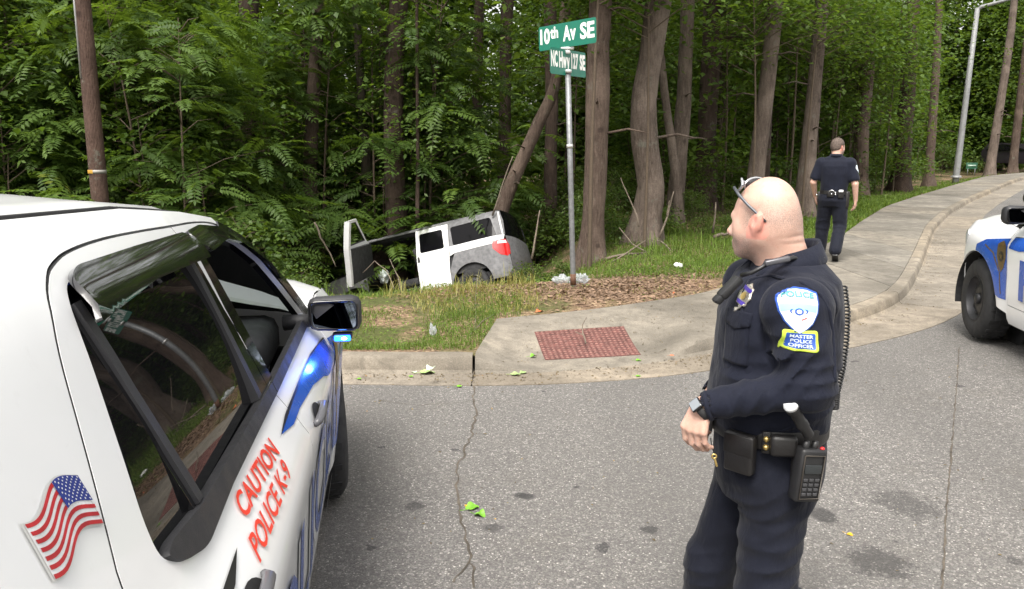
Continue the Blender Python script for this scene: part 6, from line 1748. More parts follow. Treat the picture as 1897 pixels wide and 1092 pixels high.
cp0 = [L1(1540, 520, 2.37), L1(1556, 570, 2.37), L1(1561, 620, 2.37), L1(1559, 670, 2.37), L1(1549, 715, 2.36), L1(1533, 745, 2.34)]
cp = []
for q in cp0:
    h_ = bvh_vest.ray_cast(Vector((-.6, .075, q.z)), Vector((1, 0, 0))); cp.append(Vector(((h_[0].x - .004) if h_[0] and q.z > 1.10 else q.x, .082 if q.z > 1.10 else q.y, q.z)))
hx = MB(); P = []; tot = 40; per = 12
Nn = tot * per
for k in range(Nn + 1):
    t = k / Nn * (len(cp) - 1); i = min(int(t), len(cp) - 2); p = cp[i].lerp(cp[i + 1], t - i); tn = (cp[i + 1] - cp[i]).normalized()
    u_ = tn.cross(Vector((0, 1, 0))).normalized(); w_ = tn.cross(u_); a = 2 * math.pi * k / per
    P.append(p + u_ * .0092 * math.cos(a) + w_ * .0092 * math.sin(a))
hx.tube(P, .0030, 5); hx.build('coiled_cord', M_PLAST, vest1)
# duty belt and what hangs on it
be = MB(); n = 48; V = []; F = []
for k in range(n):
    a = 2 * math.pi * k / n
    for (o_, z_) in ((-.004, 1.022), (.008, 1.020), (.010, 1.026), (.010, 1.070), (.008, 1.076), (-.004, 1.074)): V.append(((.166 + o_) * math.cos(a) + .005, (.188 + o_) * math.sin(a), z_))
for k in range(n):
    for j in range(6): F.append((k * 6 + j, k * 6 + (j + 1) % 6, ((k + 1) % n) * 6 + (j + 1) % 6, ((k + 1) % n) * 6 + j))
belt1 = be.add(V, F).build('duty_belt', M_LEATH, off1, sharp=50)
def on_belt(ang, z, out=0.0): return Vector(((.178 + out) * math.cos(R(ang)) + .005, (.200 + out) * math.sin(R(ang)), z))
def gear(name, ang, z, size, mat=M_LEATH, out=.0, bevel=.008, tilt=0.0, parent=None, name_extra=None):
    n_ = Vector((math.cos(R(ang)) * .2, math.sin(R(ang)) * .178, 0)).normalized()
    Rm_ = Matrix.Rotation(math.atan2(n_.y, n_.x), 3, 'Z') @ Matrix.Rotation(tilt, 3, 'X')
    mb = MB(); mb.box((0, 0, 0), (size[2], size[0], size[1]), bevel=bevel)
    o = mb.build(name, mat, parent or belt1, M=Matrix.Translation(on_belt(ang, z, out + size[2] * .4)) @ Rm_.to_4x4(), sharp=50); return o, Matrix.Translation(on_belt(ang, z, out + size[2] * .9)) @ Rm_.to_4x4()
po, PM = gear('pouch', 48, 1.003, (.092, .122, .036), bevel=.010)
MB().box((0, 0, .028), (.006, .094, .060), bevel=.003).build('pouch_flap', M_LEATH, po, M=PM @ Matrix.Translation((-.001, 0, 0)))
for z_ in (1.058, 1.033): MB().ball(on_belt(69, z_, .010), (.009, .009, .009)).build('snap_button', M_BGOLD, belt1)
gear('belt_keeper', 69, 1.046, (.024, .066, .010), bevel=.003)
gear('holder_loop', 83, 1.045, (.075, .064, .030), bevel=.012, out=.004)
ra, RM = gear('radio', 101, .970, (.080, .158, .044), M_PLAST, out=.022, bevel=.009, tilt=R(-6))
kp_ = MB()
for r_ in range(4):
    for c_ in range(3): kp_.box((.002, -.018 + .018 * c_, -.052 + .014 * r_), (.004, .013, .009), bevel=.001)
tag(kp_.build('keypad', simple('radio_key', (.045, .045, .048), .5), ra, M=RM), kind='stuff')
MB().box((.002, 0, .022), (.004, .052, .026), bevel=.001).build('display', simple('radio_display', (.030, .034, .036), .2), ra, M=RM)
MB().tube([(.003, -.032, .062), (.003, .030, .062), (.003, .032, -.064), (.003, -.030, -.066), (.003, -.032, .062)], .0022, 5, False).build('holder_edge', simple('worn_edge', (.07, .06, .05), .5), ra, M=RM)
kn_ = MB(); kn_.lathe([(.0, .1), (.009, .098), (.0095, .078), (.008, .074)], (-.018, -.022, 0), n=12); kn_.lathe([(.0, .1), (.009, .098), (.0095, .078), (.008, .074)], (-.018, .006, 0), n=12)
tag(kn_.build('radio_knobs', M_PLAST, ra, M=RM), kind='stuff')
MB().ball((-.010, .026, .080), (.006, .007, .005)).build('red_button', simple('red_button', (.75, .03, .03), .35), ra, M=RM)
MB().tube([L1(1504, 802, 2.22), L1(1514, 778, 2.26), L1(1532, 744, 2.30)], [.0075, .006, .005], 8).build('antenna', M_PLAST, ra)
gear('radio_holder', 104, .975, (.088, .110, .034), out=.002, bevel=.010)
fl_ = MB(); f0, f1 = L1(1464, 750, 2.06), L1(1498, 806, 2.115); fd_ = (f1 - f0)
fq = Matrix.Translation(f0) @ fd_.to_track_quat('Z', 'Y').to_matrix().to_4x4(); LL = fd_.length
fl_.lathe([(0, .004), (.0175, .0), (.0195, .006), (.0195, .026), (.0155, .032), (.0155, LL * .55), (.0175, LL * .58), (.0175, LL * .70), (.015, LL * .72), (.015, LL), (0, LL)], n=20)
fo_ = fl_.build('flashlight', M_PLAST, belt1, M=fq, sharp=40)
MB().lathe([(.0, -.002), (.0178, -.003), (.0202, .003), (.0202, .010), (.0182, .010), (.017, -.006), (.0, -.006)], n=20).build('flashlight_lens', simple('lens_silver', (.85, .87, .88), .25, .3), fo_, M=fq)
gear('holster', -88, .95, (.075, .22, .055), bevel=.02, out=.006); gear('magazine_pouch', -42, 1.02, (.080, .095, .036), bevel=.008)
bu = MB().box(on_belt(0, 1.047, .006), (.010, .066, .056), bevel=.004).build('buckle', M_LEATH, belt1)
def keys(u, v, y, name='key'):
    p = L1(u, v, y); k_ = MB().lathe([(.004, -.0012), (.009, -.0012), (.009, .0012), (.004, .0012), (.004, -.0012)], axis='Y', n=12); k_.box((0, 0, -.020), (.006, .002, .026), bevel=.0008)
    k_.build(name, M_BGOLD, belt1, M=Matrix.Translation(p) @ Matrix.Rotation(.3, 4, 'Y'))
    MB().tube([p + Vector((0, 0, .008)), p + Vector((.006, -.01, .03)), p + Vector((.010, -.012, .052))], .0018, 5).build('key_strap', M_LEATH, belt1)
keys(1323, 846, 2.185); keys(1405, 905, 2.195)
MB().lathe([(.030, -.006), (.043, -.005), (.045, .002), (.043, .008), (.030, .009)], n=24).build('cuff', M_NAVY, shirt1, M=Matrix.Translation((.237, .181, 1.1535)) @ Vector((.240 + .014, .180 - .258, 1.152 - 1.238)).to_track_quat('Z', 'Y').to_matrix().to_4x4())
# watch
wa, wb = np.array([.240, .180, 1.152]), np.array([.263, .172, 1.128]); wd = Vector(wb - wa).normalized()
wm = Matrix.Translation(Vector((.252, .176, 1.141))) @ wd.to_track_quat('Z', 'Y').to_matrix().to_4x4()
wt = MB().lathe([(.0335, -.011), (.0362, -.010), (.0362, .010), (.0335, .011), (.0330, 0), (.0335, -.011)], n=24).build('watch', M_RUB, off1, M=wm)
fdir = (wm.to_3x3().inverted() @ Vector((.80, .45, .35))); fdir.z = 0; fdir.normalize(); fa = math.atan2(fdir.y, fdir.x)
fm = wm @ Matrix.Rotation(fa, 4, 'Z') @ Matrix.Translation((.0385, 0, 0))
MB().box((0, 0, 0), (.011, .036, .036), bevel=.005).build('watch_case', M_GLOSSBLK, wt, M=fm); MB().box((.0058, 0, 0), (.001, .029, .029)).build('watch_face', simple('watch_glass', (.22, .24, .26), .08, .3), wt, M=fm, smooth=False)
# sunglasses pushed up on the head
Mh = Matrix([list(r_) for r_ in hd1.M]).to_4x4(); Mh.translation = Vector(hd1.O)
M_SFR = simple('sunglass_frame', (.42, .43, .45), .25, .5); M_SLN = simple('sunglass_lens', (.012, .012, .014), .05, coat=.6)
sgz = empty('sunglasses', (0, 0, 0), 0, off1); sgz.matrix_local = Mh
tm = MB()
for g in (1, -1):
    tm2 = MB().tube([(.074, g * .066, .074), (.052, g * .078, .054), (.018, g * .0835, .024), (-.020, g * .0845, -.006), (-.038, g * .081, -.022)], [.0050, .0050, .0045, .004, .003], 8).build('temple_arm', simple('temple_grey', (.075, .08, .09), .3, .3), sgz)
    lp = [(.0300 * math.cos(q) * (1 - .1 * math.sin(q)), .0190 * math.sin(q)) for q in [2 * math.pi * k / 20 for k in range(20)]]
    V = []
    for x, y in lp:
        yy = g * .036 + x; ang = yy / .075; V.append((.098 * math.cos(ang) - .018 - .30 * y, .092 * math.sin(ang), .080 + y * .95))
    cc = Vector((sum(p[0] for p in V) / 20 + .006, sum(p[1] for p in V) / 20, sum(p[2] for p in V) / 20))
    W_ = [tuple(Vector(p) * .985 + Vector((-.002, 0, .001))) for p in V]
    MB().add([tuple(cc)] + V + W_, [(0, 1 + k, 1 + (k + 1) % 20) for k in range(20)] + [(1 + k, 21 + k, 21 + (k + 1) % 20, 1 + (k + 1) % 20) for k in range(20)] + [tuple(21 + k for k in reversed(range(20)))]).build('lens', M_SLN, sgz)
    MB().tube(V + [V[0]], .0036, 6, False).build('lens_rim', M_SFR, sgz)
MB().tube([(.080, -.008, .086), (.083, 0, .088), (.080, .008, .086)], .004, 6).build('bridge', M_SFR, sgz)

# ---------------- officer walking away on the sidewalk
P2 = (4.72, 11.80, .136)
off2 = empty('person', P2, R(64)); tag(off2, 'officer in short sleeves walking away along the sidewalk, seen from behind', 'person')
hd2 = Head((.030, -.010, 1.675), rotz(R(-34)), np.array([-.01, 0, 1.47]))
B = Field((-.30, -.42, -.01), (.36, .42, 1.83), .008)
hd2.build(B, .95)
B.add(loft([(.92, .0, 0, .09, .13), (1.1, 0, 0, .10, .14), (1.35, -.01, 0, .11, .17), (1.45, -.01, 0, .08, .15), (1.5, -.01, 0, .06, .08)]), .03)
aR = [(-.01, -.205, 1.42), (-.035, -.285, 1.13), (.045, -.305, .885)]; aL = [(-.01, .205, 1.42), (-.03, .285, 1.14), (.12, .26, .93)]
for a in (aR, aL): B.add(cap(a[0], a[1], .05, .044), .02); B.add(cap(a[1], a[2], .047, .030), .015)
hand(B, (.047, -.306, .872), (.060, -.306, .805), np.array([.97, -.2, 0]), np.array([.15, .95, 0]), np.array([.10, 0, -1.0]), 1.08, [((.07, -.298, .86), (.095, -.288, .82), .015, .013), ((.095, -.288, .82), (.098, -.275, .785), .013, .011)])
hand(B, (.125, .258, .918), (.150, .252, .855), np.array([.97, .2, 0]), np.array([.15, -.95, 0]), np.array([.2, 0, -1.0]), 1.08, [((.15, .25, .91), (.175, .24, .87), .015, .013), ((.175, .24, .87), (.178, .225, .835), .013, .011)])
l2 = {1: ((0, .10, .90), (.11, .125, .50), (.10, .135, .10)), -1: ((.0, -.10, .90), (.03, -.115, .50), (-.24, -.10, .175))}
for g in (1, -1): a, b, c = l2[g]; B.add(cap(a, b, .08, .056), .03); B.add(cap(b, c, .055, .04), .02)
field_obj('body', B, M_SKIN, off2, 1, hd2.attrs)
S2 = Field((-.26, -.42, .92), (.24, .42, 1.58), .0085)
S2.add(loft([(.985, -.004, 0, .130, .178), (1.10, -.004, 0, .140, .188), (1.26, -.012, 0, .146, .205), (1.38, -.016, 0, .140, .212), (1.45, -.016, 0, .115, .195), (1.50, -.014, 0, .082, .14), (1.53, -.012, 0, .074, .085)], 2.2), .02)
for g, a in ((1, aL), (-1, aR)):
    e_ = np.array(a[0]) + (np.array(a[1]) - np.array(a[0])) * .74
    S2.add(ell((-.01, g * .19, 1.425), (.085, .075, .075)), .03); S2.add(cap(a[0], e_, .074, .078), .03); S2.cut(cap(e_, np.array(a[1]) * 1.0, .058), .01)
S2.disp(rumple(.006, 7, 7, 6, 22))
sh2, V2_, Q2_ = field_obj('shirt', S2, M_NAVY, off2, 1)
T2 = Field((-.36, -.32, .03), (.30, .32, 1.04), .009)
T2.add(loft([(.80, 0, 0, .12, .17), (.88, -.012, 0, .145, .185), (.95, -.006, 0, .138, .180), (1.0, -.004, 0, .130, .174)], 2.2), .03)
for g in (1, -1):
    a, b, c = l2[g]; T2.add(cap((a[0], a[1], .87), b, .112, .095), .03); T2.add(cap(b, c, .092, .084), .03)
T2.disp(folds((-.05, .1, .5), (.3, 0, 1), .005, .09, .14, 23)); T2.disp(folds((-.05, -.1, .5), (.3, 0, 1), .005, .09, .14, 24)); T2.disp(rumple(.008, 6, 6, 4, 25)); T2.clip(lambda X, Y, Z: (.05 - Z) + 0 * X + 0 * Y)
field_obj('trousers', T2, M_NAVY2, off2, 1)
boot(off2, l2[1][2], .01)
rbt = boot(off2, (0, 0, 0), -.01); rbt.location = (-.245, -.10, .06); rbt.rotation_euler = (0, R(32), 0)
Hh2 = Field((-.14, -.16, 1.55), (.20, .14, 1.82), .006)
Hh2.add(hd2.e((-.010, 0, .004), (.109, .087, .108)), .02); Hh2.add(hd2.e((-.052, 0, -.032), (.060, .071, .060)), .02)
Hh2.cut(hd2.e((.085, 0, -.055), (.085, .12, .095)), .02); Hh2.cut(hd2.e((.0, 0, -.13), (.2, .2, .052)), .01)
for g in (1, -1): Hh2.cut(hd2.e((-.004, g * .092, -.035), (.028, .03, .042)), .01)
Hh2.disp(rumple(.003, 60, 60, 60, 31))
field_obj('hair', Hh2, simple('greying_hair', (.085, .062, .050), .8, var=.5, vscale=60, bump=.5, bscale=150), off2, 1)
be = MB(); V = []; F = []; n = 40
for k in range(n):
    a = 2 * math.pi * k / n
    for (o_, z_) in ((-.004, .975), (.012, .975), (.012, 1.028), (-.004, 1.028)): V.append(((.134 + o_) * math.cos(a) - .004, (.180 + o_) * math.sin(a), z_))
for k in range(n):
    for j in range(4): F.append((k * 4 + j, k * 4 + (j + 1) % 4, ((k + 1) % n) * 4 + (j + 1) % 4, ((k + 1) % n) * 4 + j))
b2 = be.add(V, F).build('duty_belt', M_LEATH, off2, sharp=50)
def g2(name, ang, z, size, mat=M_LEATH, out=0, bev=.008):
    p = Vector(((.148 + out) * math.cos(R(ang)) - .004, (.194 + out) * math.sin(R(ang)), z)); Rm_ = Matrix.Rotation(math.atan2(math.sin(R(ang)) * .148, math.cos(R(ang)) * .194), 3, 'Z')
    return MB().box((0, 0, 0), (size[2], size[0], size[1]), bevel=bev).build(name, mat, b2, M=Matrix.Translation(p) @ Rm_.to_4x4(), sharp=50)
g2('cuff_case', 172, .985, (.090, .090, .040)); g2('glove_pouch', 214, .98, (.085, .11, .040)); g2('holster', 258, .90, (.075, .24, .06), bev=.02); g2('radio', 96, .93, (.07, .15, .045))
cu_ = MB().tube([(.0, .030 * math.cos(q), .022 * math.sin(q)) for q in [math.pi * k / 10 for k in range(11)]], .006, 6); cu_.build('handcuff', M_CHROME, b2, M=Matrix.Translation((-.180, .012, 1.018)))
for k in range(3): MB().ball((-.176, (.012, -.038, -.040)[k], (.985, 1.005, .978)[k]), .012).build('snap_button', M_CHROME, b2)
MB().box((-.160, -.112, 1.028), (.022, .070, .034), Matrix.Rotation(R(36), 3, 'Z'), bevel=.010).build('white_glove', simple('white_cloth', (.75, .76, .76), .7), b2)
MB().ball((-.02, .225, .955), .014).build('snap_button', M_CHROME, b2)
bv2 = BVHTree.FromPolygons([tuple(v) for v in V2_], [tuple(q) for q in Q2_])
stick('shoulder_patch', [(x * .95, y * .95) for x, y in SHD], (-.02, -.34, 1.345), M_PWHITE, sh2, bv2, (0, 1, 0), .004, step=.02)
co = MB(); n = 20; V = []; F = []
for k in range(n + 1):
    a = R(40) + R(280) * k / n
    for rr_, z_ in ((.070, 1.500), (.074, 1.545), (.082, 1.545), (.098, 1.505)): V.append((-.008 + rr_ * math.cos(a), rr_ * math.sin(a), z_ + .012 * (.5 - .5 * math.cos(a))))
for k in range(n):
    for j in range(4): F.append((k * 4 + j, k * 4 + (j + 1) % 4, (k + 1) * 4 + (j + 1) % 4, (k + 1) * 4 + j))
co.add(V, F).build('collar', M_NAVY, sh2)
# ------------------------------------------------------------------ crashed car, nose down in the ditch
_ek = np.array([.0, .2, .45, .90, 1.08, 1.15, 1.6, 1.70, 1.76, 1.8]); _ew = np.array([.84, .86, .90, .905, .895, .878, .79, .745, .66, .6])
_ez = np.linspace(0, 1.8, 361); _ev = np.convolve(np.pad(np.interp(_ez, _ek, _ew), 5, 'edge'), np.ones(11) / 11, 'valid')
def wreck_pt(s, z, off=0.0, sg=1):
    t = 1.0
    if s < .38: t -= .17 * ((.38 - s) / .38) ** 2.2
    if s > 3.6: t -= .10 * ((s - 3.6) / .7) ** 2
    w = float(np.interp(z, _ez, _ev)) * t; dz = (float(np.interp(z + .01, _ez, _ev)) - float(np.interp(z - .01, _ez, _ev))) / .02
    n = Vector((1, 0, -dz)).normalized(); p = Vector((w, s - 1.5, z)) + n * off
    return Vector((p.x * sg, p.y, p.z))
wk = empty('crashed_car', (-1.09, 16.28, -1.62)); wk.rotation_mode = 'YXZ'; wk.rotation_euler = (R(-14.1), R(17.5), R(76))
tag(wk, 'white and grey boxy car crashed nose down in the ditch, front door torn open', 'crashed car')
M_WW = gloss_paint('dusty_white_paint', (.76, .77, .78), .4, .35); M_WG = simple('grey_composite_cladding', (.135, .135, .142), .6, var=.3, vscale=14, bump=.15, bscale=90)
M_WIN = NT('wreck_glass'); M_WIN = M_WIN.done(M_WIN.pbr((.004, .004, .005), .05, 0, None, spec=.10))
ARW = lambda c, r, a0, a1, n=18: [(c + r * math.cos(R(a0 + (a1 - a0) * k / n)), .34 + r * math.sin(R(a0 + (a1 - a0) * k / n))) for k in range(n + 1)]
def wpatch(name, poly, mat, parent, sg, holes=(), off=0.0, depth=.02, step=.07): return side_patch(name, poly, mat, parent, sg, holes, off, depth, step, fn=wreck_pt)
QG = round_poly([(.20, 1.20), (1.12, 1.18), (1.16, 1.58), (.30, 1.60)], .05)
RDW = round_poly([(1.31, 1.17), (1.84, 1.17), (1.84, 1.585), (1.34, 1.585)], .05)
for sg in (1, -1):
    wpatch('lower_quarter', [(.0, .50), (.10, .36), (.38, .34)] + ARW(.80, .42, 180, 4)[0:] + [(1.235, .36), (1.235, .70), (1.10, 1.02), (.60, 1.035), (.10, 1.045), (.02, .95)], M_WG, wk, sg)
    wpatch('belt_band', [(.10, 1.049), (.60, 1.039), (1.10, 1.024), (1.20, .98), (1.205, 1.175), (.20, 1.195), (.06, 1.20)], M_WW, wk, sg)
    qs = wpatch('roof_side', [(.05, 1.204), (.20, 1.199), (1.205, 1.179), (1.205, 1.68), (3.02, 1.675), (3.30, 1.30), (3.36, 1.32), (3.02, 1.735), (1.0, 1.755), (.12, 1.735), (.06, 1.5)], M_WG, wk, sg, [QG])
    wpatch('quarter_glass', QG, M_WIN, qs, sg, off=-.008, depth=.004, step=.15)
    wpatch('corner_strip', [(.075, 1.21), (.10, 1.21), (.155, 1.70), (.125, 1.70)], M_WW, qs, sg, off=.006)
    rd = wpatch('rear_door', [(1.245, .40), (1.92, .40), (1.92, 1.672), (1.215, 1.672), (1.215, .99), (1.11, 1.01), (1.245, .70)][:5] + [(1.215, 1.0), (1.245, .72)], M_WW, wk, sg, [RDW])
    wpatch('door_glass', RDW, M_WIN, rd, sg, off=-.008, depth=.004, step=.15)
    wpatch('door_pull', [(1.845, .98), (1.905, .98), (1.905, 1.10), (1.86, 1.10)], M_TRIM, rd, sg, off=.004, depth=.01)
    wpatch('sill', [(1.24, .22), (3.0, .22), (3.0, .396), (1.24, .396)], M_WG, wk, sg)
    wpatch('front_wing', [(3.06, .40), (3.06, 1.08), (3.36, 1.07), (4.0, .98), (4.22, .86), (4.26, .55), (4.20, .36)] + ARW(3.375, .42, 4, 150), M_WG, wk, sg)
    wpatch('tail_lamp', [(-.0, .80), (.05, .76), (.17, .80), (.30, .94), (.29, 1.09), (.05, 1.10), (.0, .98)], M_TAIL, wk, sg, off=.008, depth=.03, step=.04); tl = wk.children[-1]
    wpatch('reversing_lens', [(.03, 1.02), (.20, 1.02), (.19, 1.075), (.05, 1.08)], M_LENS, tl, sg, off=.012, depth=.01, step=.04)
    wpatch('fuel_flap', [(.46 + .07 * math.cos(q), .90 + .07 * math.sin(q)) for q in [2 * math.pi * k / 16 for k in range(16)]], M_WG, wk, sg, off=.004, depth=.006, step=.05)
    for c in (.80, 3.375):
        li = MB(); n = 16; V = []; F = []
        for k in range(n + 1):
            a = math.pi * k / n; V += [(sg * .88, c - 1.5 + .415 * math.cos(a), .34 + .415 * math.sin(a)), (sg * .55, c - 1.5 + .415 * math.cos(a), .34 + .415 * math.sin(a))]
        for k in range(n): F.append((2 * k, 2 * k + 1, 2 * k + 3, 2 * k + 2))
        li.add(V, F); li.add([(sg * .55, c - 1.5 + .42 * math.cos(q), .34 + .42 * math.sin(q)) for q in [2 * math.pi * k / 16 for k in range(16)]], [tuple(range(16))]); li.build('wheel_well', M_DARK, wk, smooth=False)
        wheel('wheel', wk, c, sg, M_STEEL, False, r=.325, wdt=.21, x=.89, frame=1.5)
V = []; F = []
for i in range(11):
    s = .12 + 2.88 * i / 10; z = 1.742 + .012 * math.sin(math.pi * i / 10); w = float(np.interp(z, _ez, _ev)) - .01
    for j in range(9): u = -1 + 2 * j / 8; V.append((u * w, s - 1.5, z + .035 * (1 - u * u)))
for i in range(10):
    for j in range(8): F.append((i * 9 + j, i * 9 + j + 1, (i + 1) * 9 + j + 1, (i + 1) * 9 + j))
MB().add(V, F).build('roof', M_WG, wk)
def wrow(zs, ss, name, mat, bulge=.05, nj=9):
    V = []; F = []
    for z, s in zip(zs, ss):
        w = wreck_pt(max(.0, min(4.25, s)), z).x - .004
        for j in range(nj): u = -1 + 2 * j / (nj - 1); V.append((u * w, s - 1.5 + bulge * (1 - abs(u) ** 3), z))
    for i in range(len(zs) - 1):
        for j in range(nj - 1): F.append((i * nj + j, i * nj + j + 1, (i + 1) * nj + j + 1, (i + 1) * nj + j))
    return MB().add(V, F).build(name, mat, wk)
wrow([.36, .50, .80], [.10, .0, .0], 'rear_bumper', M_WG, -.13); wrow([.80, 1.0, 1.18], [.0, .02, .05], 'lower_tailgate', M_WG, -.11)
wrow([1.18, 1.45, 1.70, 1.745], [.05, .09, .125, .14], 'upper_tailgate', M_WIN, -.09)
wrow([1.10, 1.4, 1.70, 1.742], [3.44, 3.22, 3.0, 2.98], 'windscreen', M_GLASS, .08); wrow([.97, 1.05, 1.10], [4.15, 3.8, 3.44], 'hood', M_WG, .06); wrow([.36, .6, .85, .97], [4.2, 4.26, 4.22, 4.15], 'front_bumper', M_WG, .05)
MB().box((0, .55, .42), (1.6, 4.0, .24), bevel=.03).build('underbody', M_DARK, wk)
MB().box((0, .55, 1.68), (1.35, 2.7, .03)).build('headliner', M_CABIN, wk); MB().box((0, 1.75, .98), (1.5, .35, .28), bevel=.06).build('dashboard', M_CABIN, wk)
for sx in (-.38, .38):
    MB().box((sx, .80, .68), (.5, .5, .18), bevel=.06).build('seat', M_CABIN, wk); s_ = wk.children[-1]
    MB().box((sx, .52, 1.05), (.48, .15, .66), Matrix.Rotation(R(-12), 3, 'X'), bevel=.06).build('backrest', M_CABIN, s_)
MB().box((0, -.62, .95), (1.5, 1.4, .5), bevel=.05).build('cargo_floor', M_CABIN, wk)
for sg in (1, -1): wpatch('inner_lining', [(.2, .6), (1.9, .6), (1.9, 1.68), (.2, 1.68)], M_CABIN, wk, sg, off=-.06, depth=0, step=.2)
ab = MB().ball((-.50, 1.38, .98), (.13, .12, .15), seg=26, rings=20)
for i, p in enumerate(ab.v): q = Vector(p); ab.v[i] = tuple(q + Vector((1, 1, 1)) * .075 * noise.noise(q * 9) + Vector((.03, 0, .05)) * noise.noise(q * 22))
ab.build('airbag', simple('airbag_cloth', (.66, .72, .72), .7), wk)
MB().tube([(-.38 + .19 * math.cos(a), 1.46, 1.0 + .19 * math.sin(a)) for a in [2 * math.pi * k / 20 for k in range(21)]], .016, 6, False).build('steering_wheel', M_CABIN, wk)
# torn-open front door, hinged ahead of the opening
dr = empty('front_door', (-.90, 3.08 - 1.5, .0), 0, wk); 
_xd = Vector((-.235, -.965, -.04)).normalized(); _up = Vector((.02, .05, 1)); _y = -_xd; _xx = _y.cross(_up).normalized(); _up = _xx.cross(_y).normalized()
_W = Matrix((_xx, _y, _up)).transposed().to_4x4(); _W.translation = Vector((-2.90, 16.1, -1.24))
_P = wk.rotation_euler.to_matrix().to_4x4(); _P.translation = wk.location
dr.matrix_local = _P.inverted() @ _W
dp = [(0, .40), (1.10, .40), (1.12, 1.15), (1.10, 1.66), (.62, 1.66), (.10, 1.14), (.0, 1.10)]; dh = [(.20, 1.17), (1.03, 1.17), (1.02, 1.60), (.65, 1.60)]
V2, F2 = fill_poly(dp, [round_poly(dh, .04)], .09)
def dpt(x, z, o): return (o - .10 * max(0, z - 1.1) * -1 * .9 + .02 * math.sin(z * 3), -x, z)
def dpanel(name, V2, F2, o, t, mat):
    V = [dpt(x, z, o) for x, z in V2] + [dpt(x, z, o + t) for x, z in V2]; n = len(V2); bl = boundary_loops(F2)
    F = list(F2) + [tuple(reversed([i + n for i in f])) for f in F2] + [(b, a, a + n, b + n) for a, b in bl]
    return MB().add(V, F).build(name, mat, dr, smooth=False)
dpanel('outer_skin', V2, F2, -.012, .024, M_WW)
V3, F3 = fill_poly([(.03, .44), (1.06, .44), (1.08, 1.12), (.06, 1.08)], (), .2); dpanel('inner_trim', V3, F3, .016, .07, M_TRIM)
dpanel('latch_edge', *fill_poly([(1.03, .42), (1.115, .42), (1.135, 1.15), (1.11, 1.66), (1.03, 1.62), (1.045, 1.15)], (), .2), .014, .085, M_WW)
fr_ = MB().tube([dpt(x, z, 0.0) for x, z in dh + dh[:1]], .016, 6, False); fr_.build('window_frame', M_TRIM, dr)

# ------------------------------------------------------------------ street sign
sb = gpt(1062, 528, .10); sp_ = empty('street_sign', sb); tag(sp_, 'street sign with green blades reading 10th Av SE and NC Hwy 127 SE', 'street sign')
SY = sb.y; pt_ = at(1052, 134, SY) - sb; up = pt_.normalized()
M_GALV = simple('galvanised_steel', (.20, .205, .21), .5, .55, var=.2, vscale=20); M_SGRN = simple('sign_green', (.008, .150, .098), .4, var=.05); M_SWH = simple('sign_white', (.82, .82, .78), .45, var=.04); M_ALU = simple('cast_aluminium', (.55, .55, .54), .4, .6)
po_ = MB().tube([-up * .3, up * .02, up * (pt_.length * .5), pt_], .034, 14); po_.build('pole', M_GALV, sp_)
MB().tube([up * (pt_.length * .655), up * (pt_.length * .672)], .040, 14).build('pole_band', M_ALU, sp_); MB().lathe([(.034, -.012), (.047, -.010), (.047, .025), (.036, .03)], n=16).build('pole_cap', M_ALU, sp_, M=Matrix.Translation(pt_) @ up.to_track_quat('Z', 'Y').to_matrix().to_4x4())
MB().tube([up * 0.0, up * .14], .0365, 14).build('rusty_foot', simple('rust', (.11, .052, .028), .85, var=.3), sp_)
def blade(quad, depths, texts, offz, nm):
    a, b, c, d = [at(*q, SY + e) - sb for q, e in zip(quad, depths)]           # bl br tr tl
    x_ = ((b - a) + (c - d)).normalized(); y_ = ((d - a) + (c - b)); y_ = (y_ - x_ * y_.dot(x_)).normalized(); z_ = x_.cross(y_)
    w = ((b - a).length + (c - d).length) / 2; h = ((d - a).length + (c - b).length) / 2; o = (a + b + c + d) / 4
    M = Matrix((x_, y_, z_)).transposed().to_4x4(); M.translation = o
    rp = round_poly([(-w / 2, -h / 2), (w / 2, -h / 2), (w / 2, h / 2), (-w / 2, h / 2)], .028, 5); n = len(rp)
    mb = MB().add([(x, y, .002) for x, y in rp] + [(x, y, -.002) for x, y in rp], [tuple(range(n)), tuple(reversed(range(n, 2 * n)))] + [(i, i + n, (i + 1) % n + n, (i + 1) % n) for i in range(n)])
    bl = mb.build('blade', M_SGRN, sp_, smooth=False, M=M)
    for back in (0, 1):
        t_ = MB()
        for (tx, x0, x1, y0, y1, bd) in texts:
            V2, F = text_box(tx, bold=bd); t_.add([((x0 + (x1 - x0) * x - .5) * w, (y0 + (y1 - y0) * y - .5) * h, .0035) for x, y in V2], F)
        Mr = M if not back else M @ Matrix.Rotation(math.pi, 4, 'Y')
        t_.build('lettering', M_SWH, bl, smooth=False, M=Mr, fix=False)
    return M, w, h
M1, w1, h1 = blade([(999, 96), (1105, 79), (1104, 32), (998, 51)], [.36, -.36, -.36, .36], [('10', .03, .205, .24, .90, .035), ('th', .215, .355, .43, .92, .03), ('A', .44, .575, .25, .88, .035), ('v', .565, .665, .25, .70, .035), ('SE', .735, .975, .22, .88, .035)], 0, 'a')
M2, w2, h2 = blade([(1020, 136), (1085, 145), (1084, 98), (1018, 87)], [-.33, .42, .42, -.33], [('NC', .02, .20, .27, .90, .045), ('H', .235, .335, .27, .90, .045), ('w', .335, .445, .27, .70, .045), ('y', .445, .535, .02, .70, .045), ('127', .575, .78, .27, .90, .045), ('SE', .82, .985, .27, .90, .045)], 0, 'b')
MB().box(at(1051, 90, SY) - sb, (.16, .04, .035), Matrix.Rotation(R(-25), 3, 'Z'), bevel=.008).box(at(1052, 97, SY) - sb, (.06, .05, .04), bevel=.008).build('bracket', M_ALU, sp_); sp_.children[-1]['kind'] = 'stuff'

